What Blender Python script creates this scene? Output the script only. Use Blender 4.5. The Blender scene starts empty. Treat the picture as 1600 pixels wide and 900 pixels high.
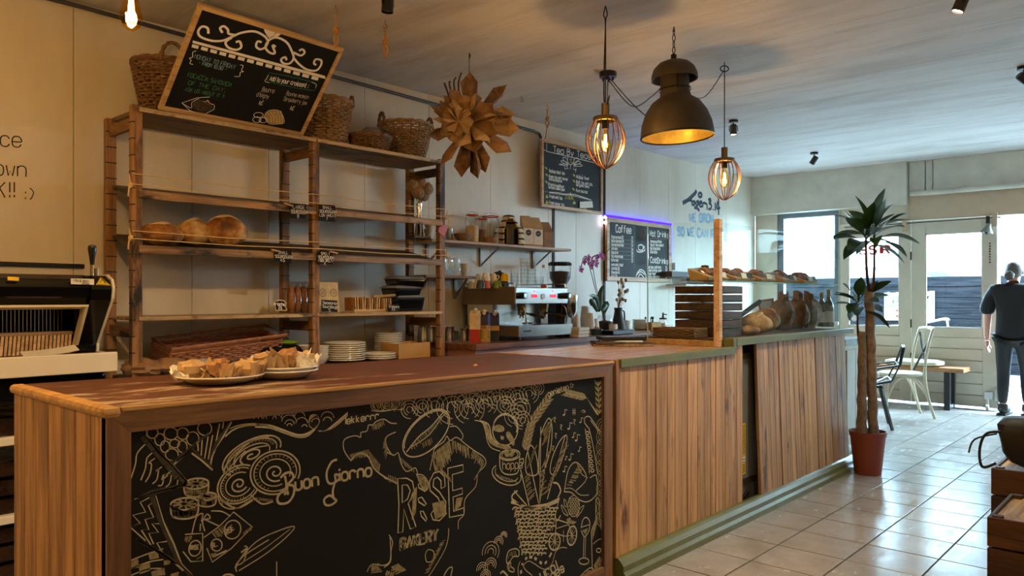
import bpy, bmesh, math, random
from mathutils import Vector, Matrix
random.seed(7)
R = math.radians
PI = math.pi
sc = bpy.context.scene
col = sc.collection

# ------------------------------------------------------------------ camera
ANG = R(42.1); SA, CA = math.sin(ANG), math.cos(ANG); FOC = 1200.0; HC = 1.27; HY = 463.0
cd = bpy.data.cameras.new('camera'); cam = bpy.data.objects.new('camera', cd); col.objects.link(cam)
cd.sensor_width = 36; cd.lens = 36 * FOC / 1600; cd.shift_y = (HY - 450) / 1600
cd.clip_start = 0.05; cd.clip_end = 300
cam.location = (0, 0, HC); cam.rotation_euler = (R(90), 0, ANG)
sc.camera = cam

# ------------------------------------------------------------------ colour management
sc.view_settings.view_transform = 'Standard'; sc.view_settings.look = 'None'
sc.view_settings.gamma = 1; sc.view_settings.use_curve_mapping = False
sc.view_settings.exposure = 0.12
sc.cycles.use_denoising = True
sc.cycles.caustics_reflective = False; sc.cycles.caustics_refractive = False
sc.cycles.sample_clamp_indirect = 6.0
sc.cycles.max_bounces = 10; sc.cycles.diffuse_bounces = 5; sc.cycles.transparent_max_bounces = 24

# ------------------------------------------------------------------ daylight (overcast sky)
w = bpy.data.worlds.new('overcast_sky'); sc.world = w; w.use_nodes = True
bg = w.node_tree.nodes['Background']
bg.inputs['Color'].default_value = (0.52, 0.79, 1.0, 1); bg.inputs['Strength'].default_value = 66.0

def portal(name, x0, x1, y, z0, z1):
    l = bpy.data.lights.new(name, 'AREA'); l.shape = 'RECTANGLE'; l.size = x1 - x0; l.size_y = z1 - z0
    l.cycles.is_portal = True
    o = bpy.data.objects.new(name, l); col.objects.link(o)
    o.location = ((x0 + x1) / 2, y, (z0 + z1) / 2); o.rotation_euler = (R(-90), 0, 0)
portal('daylight_portal', -4.25, 1.5, 10.02, 0.0, 2.4)

def lamp(name, loc, power, colr, radius=0.03, parent=None, spot=None, aim=None):
    l = bpy.data.lights.new(name, 'SPOT' if spot else 'POINT')
    l.energy = power; l.color = colr; l.shadow_soft_size = radius
    o = bpy.data.objects.new(name, l); col.objects.link(o); o.location = loc
    if spot:
        l.spot_size = R(spot); l.spot_blend = 0.6
        o.rotation_euler = Vector(aim).to_track_quat('-Z', 'Y').to_euler()
    return o
WARM = (1.0, 0.68, 0.36); WARMW = (1.0, 0.76, 0.5)

# ------------------------------------------------------------------ projection helpers (photo pixel -> point on a known plane)
def P(px, py, X=None, Y=None, Z=None):
    a = (px - 800) / FOC; b = (HY - py) / FOC
    d = Vector((-SA + a * CA, CA + a * SA, b))
    t = X / d.x if X is not None else Y / d.y if Y is not None else (Z - HC) / d.z
    return d * t + Vector((0, 0, HC))
def PN(px, py, p0, n):
    a = (px - 800) / FOC; b = (HY - py) / FOC
    d = Vector((-SA + a * CA, CA + a * SA, b)); o = Vector((0, 0, HC))
    return o + d * ((Vector(p0) - o).dot(n) / d.dot(n))

# ------------------------------------------------------------------ materials
def lin(c):
    return tuple((x / 255 / 12.92) if x / 255 <= .04045 else ((x / 255 + .055) / 1.055) ** 2.4 for x in c) + (1,)
def newmat(name):
    m = bpy.data.materials.new(name); m.use_nodes = True
    nt = m.node_tree; b = nt.nodes['Principled BSDF']
    return m, nt, b
def N(nt, t, **kw):
    n = nt.nodes.new(t)
    for k, v in kw.items():
        if hasattr(n, k): setattr(n, k, v)
    return n
def coords(nt, scale=(1, 1, 1), rand=True, gen='Object'):
    tc = N(nt, 'ShaderNodeTexCoord'); mp = N(nt, 'ShaderNodeMapping')
    mp.inputs['Scale'].default_value = scale
    nt.links.new(tc.outputs[gen], mp.inputs['Vector'])
    if rand:
        oi = N(nt, 'ShaderNodeObjectInfo'); mu = N(nt, 'ShaderNodeMath', operation='MULTIPLY'); mu.inputs[1].default_value = 37.0
        nt.links.new(oi.outputs['Random'], mu.inputs[0])
        cx = N(nt, 'ShaderNodeCombineXYZ')
        for i in range(3): nt.links.new(mu.outputs[0], cx.inputs[i])
        nt.links.new(cx.outputs[0], mp.inputs['Location'])
    return mp.outputs['Vector']
def noise(nt, vec, scale, detail=4, rough=.55, dist=0.0):
    n = N(nt, 'ShaderNodeTexNoise'); n.inputs['Scale'].default_value = scale; n.inputs['Detail'].default_value = detail
    n.inputs['Roughness'].default_value = rough; n.inputs['Distortion'].default_value = dist
    nt.links.new(vec, n.inputs['Vector']); return n.outputs['Fac']
def ramp(nt, fac, stops):
    r = N(nt, 'ShaderNodeValToRGB'); el = r.color_ramp.elements
    while len(el) < len(stops): el.new(0.5)
    for e, (p, c) in zip(el, stops): e.position = p; e.color = c
    nt.links.new(fac, r.inputs[0]); return r.outputs[0]
def mixc(nt, fac, a, b):
    m = N(nt, 'ShaderNodeMix', data_type='RGBA')
    for s, v in ((m.inputs[0], fac), (m.inputs[6], a), (m.inputs[7], b)):
        if isinstance(v, (int, float)): s.default_value = v
        elif isinstance(v, tuple): s.default_value = v
        else: nt.links.new(v, s)
    return m.outputs[2]
def bump(nt, b, h, strength=.2, dist=.01):
    n = N(nt, 'ShaderNodeBump'); n.inputs['Strength'].default_value = strength; n.inputs['Distance'].default_value = dist
    nt.links.new(h, n.inputs['Height']); nt.links.new(n.outputs[0], b.inputs['Normal'])
def plain(name, c, rough=.5, metal=0.0, var=0.0, spec=.5, bmp=0.0, bscale=60, vscale=8):
    m, nt, b = newmat(name); b.inputs['Roughness'].default_value = rough; b.inputs['Metallic'].default_value = metal
    b.inputs['Specular IOR Level'].default_value = spec
    c = lin(c)
    v = coords(nt)
    f = noise(nt, v, vscale, 5)
    dk = tuple(x * (1 - var) for x in c[:3]) + (1,); lt = tuple(min(1, x * (1 + var)) for x in c[:3]) + (1,)
    nt.links.new(ramp(nt, f, [(.3, dk), (.7, lt)]), b.inputs['Base Color'])
    if bmp: bump(nt, b, noise(nt, v, bscale, 3), bmp)
    return m
def wood(name, c1, c2, axis='Z', grain=1.0, rough=.5, bmp=.15, dark=None, damt=.0, dscale=3.0, pale=None, pamt=0.0, vary=.25, knots=False, spec=.5):
    m, nt, b = newmat(name); b.inputs['Roughness'].default_value = rough; b.inputs['Specular IOR Level'].default_value = spec
    sc_ = {'X': (.06, 1, 1), 'Y': (1, .06, 1), 'Z': (1, 1, .06)}[axis]
    v = coords(nt, tuple(s * grain for s in sc_))
    f = noise(nt, v, 38, 6, .6, 1.2)
    f2 = noise(nt, v, 9, 3, .5, 2.5)
    mx = N(nt, 'ShaderNodeMath', operation='MULTIPLY_ADD'); mx.inputs[1].default_value = .55; nt.links.new(f, mx.inputs[0])
    m2 = N(nt, 'ShaderNodeMath', operation='MULTIPLY'); m2.inputs[1].default_value = .45; nt.links.new(f2, m2.inputs[0]); nt.links.new(m2.outputs[0], mx.inputs[2])
    c = ramp(nt, mx.outputs[0], [(.41, lin(c1)), (.57, lin(c2))])
    if dark:
        ds = {'X': (.35, 1, 1), 'Y': (1, .35, 1), 'Z': (1, 1, .3)}[axis]
        vd = coords(nt, ds)
        fd = noise(nt, vd, dscale, 5, .65)
        c = mixc(nt, ramp(nt, fd, [(.58 - damt * .4, (0, 0, 0, 1)), (.66 - damt * .3, (1, 1, 1, 1))]), c, lin(dark))
    if pale:
        vp = coords(nt, sc_); fp = noise(nt, vp, 22, 6, .7)
        c = mixc(nt, ramp(nt, fp, [(.62 - pamt * .4, (0, 0, 0, 1)), (.74 - pamt * .4, (1, 1, 1, 1))]), c, lin(pale))
    if knots:
        vk = coords(nt, {'X': (.3, 1, 1), 'Y': (1, .3, 1), 'Z': (1, 1, .3)}[axis]); vo = N(nt, 'ShaderNodeTexVoronoi'); vo.inputs['Scale'].default_value = 6
        nt.links.new(vk, vo.inputs['Vector'])
        c = mixc(nt, ramp(nt, vo.outputs['Distance'], [(.05, (.85, .85, .85, 1)), (.13, (0, 0, 0, 1))]), c, lin((62, 30, 12)))
    oi = N(nt, 'ShaderNodeObjectInfo'); hs = N(nt, 'ShaderNodeHueSaturation'); mr = N(nt, 'ShaderNodeMapRange')
    mr.inputs['To Min'].default_value = 1 - vary; mr.inputs['To Max'].default_value = 1 + vary
    nt.links.new(oi.outputs['Random'], mr.inputs['Value']); nt.links.new(mr.outputs[0], hs.inputs['Value'])
    nt.links.new(c, hs.inputs['Color']); nt.links.new(hs.outputs[0], b.inputs['Base Color'])
    if bmp: bump(nt, b, mx.outputs[0], bmp, .004)
    return m
def emit(name, c, s):
    m = bpy.data.materials.new(name); m.use_nodes = True; nt = m.node_tree; nt.nodes.remove(nt.nodes['Principled BSDF'])
    e = N(nt, 'ShaderNodeEmission'); e.inputs[0].default_value = lin(c); e.inputs[1].default_value = s
    nt.links.new(e.outputs[0], nt.nodes['Material Output'].inputs[0]); return m
def glass(name, tint=(1, 1, 1, 1), gloss=1.0, ior=1.45, rough=0.0):
    m = bpy.data.materials.new(name); m.use_nodes = True; nt = m.node_tree; nt.nodes.remove(nt.nodes['Principled BSDF'])
    t = N(nt, 'ShaderNodeBsdfTransparent'); t.inputs[0].default_value = tint
    g = N(nt, 'ShaderNodeBsdfGlossy'); g.inputs['Roughness'].default_value = rough
    lw = N(nt, 'ShaderNodeLayerWeight'); lw.inputs[0].default_value = .5; fr = N(nt, 'ShaderNodeMath', operation='POWER'); fr.inputs[1].default_value = 3.2; nt.links.new(lw.outputs['Facing'], fr.inputs[0])
    mu = N(nt, 'ShaderNodeMath', operation='MULTIPLY_ADD'); mu.inputs[1].default_value = .7 * gloss; mu.inputs[2].default_value = .03 * gloss; nt.links.new(fr.outputs[0], mu.inputs[0])
    mx = N(nt, 'ShaderNodeMixShader'); nt.links.new(mu.outputs[0], mx.inputs[0]); nt.links.new(t.outputs[0], mx.inputs[1]); nt.links.new(g.outputs[0], mx.inputs[2])
    nt.links.new(mx.outputs[0], nt.nodes['Material Output'].inputs[0]); return m

M = {}
def build_mats():
    # wall paint: cream, scuffed
    m, nt, b = newmat('cream_wall_paint'); v = coords(nt, (1, 1, .35), rand=False)
    f = noise(nt, v, 2.2, 6, .6); f2 = noise(nt, v, 14, 5, .7)
    c = ramp(nt, f, [(.3, lin((206, 196, 178))), (.7, lin((228, 221, 206)))])
    c = mixc(nt, ramp(nt, f2, [(.66, (0, 0, 0, 1)), (.8, (.35, .35, .35, 1))]), c, lin((150, 138, 120)))
    nt.links.new(c, b.inputs['Base Color']); b.inputs['Roughness'].default_value = .45; bump(nt, b, f2, .05); M['wall'] = m
    m, nt, b = newmat('ceiling_paint'); v = coords(nt, (.45, 2.2, 1), rand=False); f = noise(nt, v, 1.6, 7, .62, .4); v3 = coords(nt, (.25, 1.6, 1), rand=False); f3 = noise(nt, v3, 5, 6, .7)
    c = ramp(nt, f, [(.34, lin((190, 184, 178))), (.56, lin((216, 212, 208)))])
    c = mixc(nt, ramp(nt, f3, [(.56, (0, 0, 0, 1)), (.75, (.5, .5, .5, 1))]), c, lin((166, 152, 138)))
    nt.links.new(c, b.inputs['Base Color']); b.inputs['Roughness'].default_value = .6; M['ceil'] = m
    m, nt, b = newmat('floor_tile'); v = coords(nt, (1, 1, 1)); f = noise(nt, v, 5, 6, .65); f2 = noise(nt, coords(nt, (1, .3, 1)), 18, 6, .7)
    c = ramp(nt, f, [(.3, lin((146, 140, 134))), (.7, lin((172, 166, 160)))])
    c = mixc(nt, ramp(nt, f2, [(.66, (0, 0, 0, 1)), (.82, (.4, .4, .4, 1))]), c, lin((118, 110, 102)))
    nt.links.new(c, b.inputs['Base Color'])
    nt.links.new(ramp(nt, f2, [(.3, (.12, .12, .12, 1)), (.7, (.3, .3, .3, 1))]), b.inputs['Roughness'])
    bump(nt, b, f2, .12, .004); M['tile'] = m
    M['grout'] = plain('dark_grout', (70, 62, 55), .9, var=.2)
    M['facade'] = plain('cream_facade_paint', (205, 200, 182), .5, var=.07, vscale=3)
    M['beige'] = plain('beige_lintel_paint', (196, 176, 150), .5, var=.06)
    M['dirty_white'] = plain('dirty_white_board', (205, 203, 190), .5, var=.1, vscale=5)
    M['counter_red'] = None
    m, nt, b = newmat('red_brown_worktop'); v = coords(nt, (1, .5, 1), rand=False); f = noise(nt, v, 5, 5, .6); f2 = noise(nt, coords(nt, (1, .25, 1), rand=False), 9, 7, .72)
    c = ramp(nt, f, [(.3, lin((70, 38, 28))), (.7, lin((94, 52, 38)))])
    sx_ = N(nt, 'ShaderNodeSeparateXYZ'); tc_ = N(nt, 'ShaderNodeTexCoord'); nt.links.new(tc_.outputs['Object'], sx_.inputs[0]); mr_ = N(nt, 'ShaderNodeMapRange'); mr_.inputs['From Min'].default_value = -.15; mr_.inputs['From Max'].default_value = -.6; nt.links.new(sx_.outputs['Y'], mr_.inputs['Value']); ml_ = N(nt, 'ShaderNodeMath', operation='MULTIPLY_ADD'); ml_.inputs[1].default_value = .12; nt.links.new(mr_.outputs[0], ml_.inputs[0]); nt.links.new(f2, ml_.inputs[2])
    c = mixc(nt, ramp(nt, ml_.outputs[0], [(.64, (0, 0, 0, 1)), (.74, (.65, .65, .65, 1))]), c, lin((214, 196, 172)))
    nt.links.new(c, b.inputs['Base Color']); b.inputs['Roughness'].default_value = .48; bump(nt, b, f2, .05); M['counter_red'] = m
    M['oak'] = wood('oak_edge', (150, 110, 64), (190, 148, 92), 'Y', 1, .42)
    M['oakz'] = wood('oak_stile', (80, 52, 30), (114, 78, 46), 'Z', 1, .45)
    M['oaky'] = wood('oak_rail', (92, 62, 34), (130, 92, 54), 'Y', 1, .45)
    M['pine'] = wood('pine_plank_golden', (112, 74, 38), (188, 142, 86), 'Z', .8, .4, vary=.12, knots=False)
    M['plank'] = wood('weathered_front_plank', (150, 110, 70), (198, 154, 104), 'Z', .8, .5, dark=(88, 56, 32), damt=-.06, dscale=5.5, vary=.16, knots=True)
    M['topwood'] = wood('sealed_wood_top', (126, 98, 78), (160, 128, 104), 'Y', .8, .25, pale=(190, 160, 130), pamt=.05)
    M['rack'] = wood('scorched_rack_timber', (116, 80, 46), (166, 122, 76), 'Z', 1, .55, dark=(30, 20, 14), damt=.17, dscale=5, vary=.15)
    M['racky'] = wood('scorched_rack_rail', (104, 72, 42), (146, 106, 66), 'X', 1, .55, dark=(30, 20, 14), damt=.1, dscale=5, vary=.15)
    M['shelf_dark'] = wood('dark_worn_shelf', (52, 40, 30), (86, 68, 50), 'Y', .8, .55, dark=(26, 20, 16), damt=.2, pale=(150, 116, 78), pamt=.02)
    M['shelf_lip'] = wood('lit_worn_shelf_lip', (84, 62, 40), (176, 138, 90), 'Y', .7, .5, dark=(32, 24, 18), damt=.1, dscale=6)  # golden light on the lip painted into the grain colour; dark blotches are wear
    M['shelf_pale'] = wood('pale_worn_shelf', (150, 120, 84), (205, 178, 134), 'Y', .8, .55, dark=(70, 48, 30), damt=.05, dscale=9)
    M['shelf_under'] = wood('brown_ply_board', (96, 70, 46), (134, 102, 68), 'Y', 1.3, .6, dark=(60, 42, 28), damt=.12, dscale=7)
    M['wallshelf'] = wood('plain_wall_shelf', (140, 112, 86), (180, 150, 120), 'Y', .8, .5)
    M['walnut'] = wood('reddish_worktop', (92, 54, 40), (134, 86, 64), 'Y', .8, .3)
    M['frame_wood'] = wood('board_frame_wood', (168, 134, 86), (206, 174, 122), 'Y', 1, .45, vary=.1)
    M['frame_pale'] = wood('pale_board_frame', (168, 132, 96), (206, 172, 134), 'Y', 1, .5, vary=.1)
    M['darkwood'] = wood('dark_crate_wood', (46, 26, 18), (84, 50, 32), 'Y', 1, .5)
    M['crate'] = wood('old_crate_wood', (44, 28, 20), (84, 54, 36), 'X', 1, .6, dark=(34, 22, 16), damt=.15)
    M['board_black'] = plain('chalkboard_black', (17, 16, 16), .7, var=.25, spec=.25, vscale=4)
    M['board_grey'] = plain('chalkboard_slate', (38, 44, 50), .65, var=.2, spec=.3, vscale=4)
    M['chalk'] = plain('chalk_cream', (178, 168, 138), .9, var=.15, vscale=60, spec=.1)
    M['chalk_dim'] = plain('chalk_smudge', (66, 62, 54), .9, var=.35, vscale=40, spec=.1)
    M['chalk_mid'] = plain('chalk_shading', (138, 128, 98), .9, var=.35, vscale=70, spec=.1)
    M['chalk_white'] = plain('chalk_white', (236, 234, 226), .9, var=.06, spec=.1)
    M['chalk_grey'] = plain('chalk_grey', (176, 170, 162), .9, var=.1, spec=.1)
    M['chalk_blue'] = plain('chalk_pale_blue', (128, 166, 186), .9, var=.1, spec=.1)
    M['chalk_green'] = plain('chalk_green', (70, 132, 92), .9, var=.1, spec=.1)
    M['chalk_yellow'] = plain('chalk_yellow', (206, 200, 90), .9, var=.1, spec=.1)
    M['chalk_orange'] = plain('chalk_orange', (190, 110, 70), .9, var=.1, spec=.1)
    M['chalk_tan'] = plain('chalk_tan', (172, 146, 96), .9, var=.1, spec=.1)
    M['chalk_teal'] = plain('chalk_teal', (60, 140, 116), .9, var=.1, spec=.1)
    M['marker'] = plain('black_marker', (20, 17, 14), .6)
    M['spray_navy'] = plain('navy_spray_paint', (34, 52, 70), .6, var=.2)
    M['spray_blue'] = plain('pale_blue_spray_paint', (150, 180, 202), .6, var=.18, vscale=30)
    M['green'] = plain('olive_green_paint', (98, 100, 46), .35, var=.15)
    M['black'] = plain('black_plastic', (16, 16, 17), .3, var=.1)
    M['black_gloss'] = plain('gloss_black', (14, 15, 18), .12, var=.05)
    M['black_matt'] = plain('matt_black', (22, 22, 24), .6, var=.1)
    M['iron'] = plain('dark_iron', (30, 28, 27), .5, .5, var=.1)
    M['rust'] = plain('rusty_brown_enamel', (60, 52, 43), .6, .1, var=.2, vscale=14, bmp=.06)
    M['gold_in'] = plain('gold_leaf_lining', (206, 178, 96), .4, .6, var=.2, vscale=20, bmp=.15, bscale=26)
    M['copper'] = plain('copper_wire', (150, 112, 84), .3, 1.0, var=.1)
    M['brass'] = plain('aged_brass', (136, 116, 82), .35, 1.0, var=.12)
    M['steel'] = plain('brushed_steel', (190, 190, 188), .22, 1.0, var=.06)
    M['chrome'] = plain('polished_chrome', (226, 230, 232), .16, 1.0, var=.02)
    M['steel_dark'] = plain('dark_steel_panel', (140, 126, 112), .35, .6, var=.06)
    M['grey_metal'] = plain('grey_sheet_metal', (130, 130, 124), .45, .3, var=.06)
    M['white_plastic'] = plain('white_enamel', (226, 222, 212), .25, var=.03)
    M['porcelain'] = plain('white_porcelain', (232, 228, 216), .14, var=.03)
    M['green_edge'] = plain('olive_glazed_rim', (150, 150, 90), .2, var=.1)
    M['kraft'] = plain('kraft_paper', (178, 148, 110), .75, var=.14, vscale=10, bmp=.12, bscale=18)
    M['kraft_dark'] = plain('brown_kraft_paper', (146, 112, 80), .7, var=.22, vscale=12, bmp=.15, bscale=16)
    M['kraft_printed'] = plain('printed_brown_paper', (124, 94, 70), .7, var=.5, vscale=26, bmp=.1)
    M['card'] = plain('cardboard', (184, 138, 80), .8, var=.08)
    M['paper'] = plain('white_paper', (228, 226, 218), .8, var=.03)
    M['cup_paper'] = plain('paper_cup_white', (222, 212, 196), .5, var=.04)
    M['red'] = plain('red_paint', (176, 34, 22), .35, var=.1)
    M['orange'] = plain('orange_red_glaze', (206, 72, 28), .25)
    M['yellow'] = plain('yellow_glaze', (238, 190, 20), .25)
    M['greenglaze'] = plain('green_glaze', (118, 150, 46), .25)
    M['blueglaze'] = plain('blue_glaze', (54, 80, 100), .25)
    M['label_yellow'] = plain('yellow_label', (232, 196, 30), .5)
    M['navy'] = plain('navy_print', (40, 38, 78), .5)
    M['wicker'] = plain('brown_wicker', (154, 122, 84), .55, var=.35, vscale=26)
    M['wicker_dark'] = plain('dark_wicker', (114, 84, 56), .55, var=.35, vscale=26)
    M['wicker_red'] = plain('reddish_wicker', (148, 98, 72), .5, var=.35, vscale=30)
    M['rope'] = plain('jute_rope', (178, 130, 68), .85, var=.25, vscale=60)
    M['string'] = plain('pale_string', (224, 196, 140), .7, var=.1)
    m, nt, b = newmat('bread_crust'); v = coords(nt); f = noise(nt, v, 7, 6, .65); f2 = noise(nt, v, 26, 4, .6)
    c = ramp(nt, f, [(.3, lin((92, 54, 26))), (.46, lin((160, 108, 54))), (.62, lin((214, 180, 124)))])
    nt.links.new(c, b.inputs['Base Color']); b.inputs['Roughness'].default_value = .6; bump(nt, b, f2, .4, .01); M['crust'] = m
    m, nt, b = newmat('dark_bake'); v = coords(nt); f = noise(nt, v, 22, 5, .65)
    c = ramp(nt, f, [(.35, lin((52, 28, 14))), (.55, lin((120, 70, 34))), (.72, lin((190, 140, 84)))])
    nt.links.new(c, b.inputs['Base Color']); b.inputs['Roughness'].default_value = .55; bump(nt, b, f, .5, .01); M['bake'] = m
    M['terracotta'] = plain('terracotta_plastic', (138, 62, 40), .45, var=.05)
    M['soil'] = plain('dark_soil', (36, 26, 20), .95, var=.3, vscale=30)
    M['bark'] = plain('cane_bark', (150, 132, 114), .85, var=.35, vscale=24, bmp=.5, bscale=40)
    m, nt, b = newmat('dracaena_leaf'); v = coords(nt, (1, 1, 1)); f = noise(nt, v, 9, 4)
    nt.links.new(ramp(nt, f, [(.3, lin((22, 52, 24))), (.7, lin((54, 96, 44)))]), b.inputs['Base Color']); b.inputs['Roughness'].default_value = .32; M['leaf'] = m
    M['orchid_leaf'] = plain('orchid_leaf', (34, 66, 30), .35, var=.2)
    M['orchid'] = plain('magenta_petal', (150, 34, 110), .5, var=.25, vscale=30)
    M['dried'] = plain('dried_flower', (150, 112, 66), .9, var=.4, vscale=40)
    M['dried_pale'] = plain('dried_seed_head', (150, 128, 104), .9, var=.4, vscale=60)
    M['twig'] = plain('dark_twig', (70, 48, 34), .85, var=.3)
    M['towel'] = None
    m, nt, b = newmat('striped_tea_towel'); v = coords(nt, (1, 1, 1), rand=False); wv = N(nt, 'ShaderNodeTexWave', bands_direction='Z'); wv.inputs['Scale'].default_value = 6.5; wv.inputs['Distortion'].default_value = 3.0
    nt.links.new(v, wv.inputs['Vector'])
    nt.links.new(ramp(nt, wv.outputs['Fac'], [(.14, lin((40, 34, 32))), (.24, lin((214, 198, 172)))]), b.inputs['Base Color']); b.inputs['Roughness'].default_value = .9; M['towel'] = m
    m, nt, b = newmat('checked_cloth'); v = coords(nt, (1, 1, 1), rand=False); ck = N(nt, 'ShaderNodeTexBrick'); ck.inputs['Scale'].default_value = 22; ck.offset = 0
    ck.inputs['Color1'].default_value = lin((204, 196, 186)); ck.inputs['Color2'].default_value = lin((188, 180, 172)); ck.inputs['Mortar'].default_value = lin((90, 92, 104)); ck.inputs['Mortar Size'].default_value = .03
    nt.links.new(v, ck.inputs['Vector']); nt.links.new(ck.outputs['Color'], b.inputs['Base Color']); b.inputs['Roughness'].default_value = .9; M['check'] = m
    M['window_glass'] = glass('window_glass', (.96, .98, .98, 1), .8)
    M['glass'] = glass('clear_glass', (.985, .99, .988, 1), 1.0)
    M['case_glass'] = glass('display_glass', (.95, .98, .97, 1), .3, 1.4)
    M['glass_edge'] = plain('glass_cut_edge', (150, 196, 196), .1, spec=.8)
    M['amber_glass'] = glass('amber_bulb_glass', (1.0, .78, .38, 1), .35)
    M['cling'] = glass('clear_plastic_wrap', (.88, .86, .82, 1), 1.4, 1.5, .12)
    M['smoke_lid'] = plain('grey_clear_lid', (120, 128, 130), .15, var=.1)
    M['bottle_glass'] = plain('dark_green_bottle', (16, 22, 14), .08, spec=.8)
    M['filament'] = emit('glowing_filament', (255, 190, 90), 60)
    M['spot_lens'] = emit('lit_spot_lens', (255, 240, 214), 22)
    M['led'] = emit('violet_led', (40, 12, 255), 8)
    M['led_white'] = emit('led_chip', (235, 220, 255), 20)
    M['display_red'] = emit('red_digit', (255, 30, 50), 2)
    M['skin'] = plain('skin', (206, 150, 128), .5, var=.06)
    M['tshirt'] = plain('black_cotton', (26, 25, 28), .85, var=.2, vscale=14)
    M['leggings'] = plain('black_leggings', (24, 24, 28), .7, var=.15)
    M['hair'] = plain('grey_brown_hair', (92, 82, 76), .6, var=.4, vscale=40)
    M['shoe'] = plain('dark_sneaker', (34, 32, 34), .7, var=.2)
    M['asphalt'] = plain('pale_pavement', (120, 122, 124), .85, var=.1)
    M['dark_wall'] = wood('dark_street_timber', (8, 9, 11), (20, 21, 24), 'X', .6, .9, spec=.03)
    M['pale_house'] = plain('pale_rendered_house', (214, 214, 208), .8, var=.05)
    M['house_stone'] = plain('grey_stone_trim', (170, 172, 172), .8, var=.06)
    M['teal_car'] = plain('teal_car_paint', (10, 62, 74), .35, var=.03)
    M['white_car'] = plain('white_van_paint', (214, 216, 214), .2, var=.02)
    M['car_glass'] = plain('tinted_car_glass', (60, 84, 92), .06, spec=.8)
    M['rubber'] = plain('tyre_rubber', (24, 24, 25), .85)
    M['slate_blue'] = plain('blue_grey_frame_paint', (112, 122, 132), .5, var=.05)
    M['cream_chair'] = plain('cream_painted_wood', (212, 200, 174), .4, var=.06)
    M['grey_table'] = plain('worn_grey_paint', (150, 158, 162), .5, var=.12, vscale=8)
    M['bench_wood'] = wood('acacia_bench', (132, 84, 48), (178, 126, 78), 'X', .8, .4)
    M['cushion'] = plain('cream_cushion', (206, 200, 172), .9, var=.1)
    M['bag'] = plain('black_nylon', (13, 12, 15), .6, var=.25, vscale=10, bmp=.1)
    M['coffee'] = plain('roasted_beans', (44, 26, 18), .45, var=.5, vscale=80, bmp=.6, bscale=90)
    M['granola'] = plain('granola', (150, 98, 50), .8, var=.5, vscale=60, bmp=.4, bscale=60)
    M['oat'] = plain('pale_oat_mix', (214, 186, 140), .7, var=.15, vscale=30)
    M['pipe_grey'] = plain('grey_conduit', (74, 76, 82), .4, .3, var=.05)
    M['salad'] = plain('mixed_filling', (150, 110, 70), .7, var=.5, vscale=50)
    M['wrapped_dark'] = plain('plastic_wrapped_trays', (44, 30, 24), .18, var=.5, vscale=14, bmp=.5, bscale=22)
    M['pink_box'] = plain('pinkish_cabinet_paint', (150, 104, 92), .45, var=.06)
build_mats()
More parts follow.
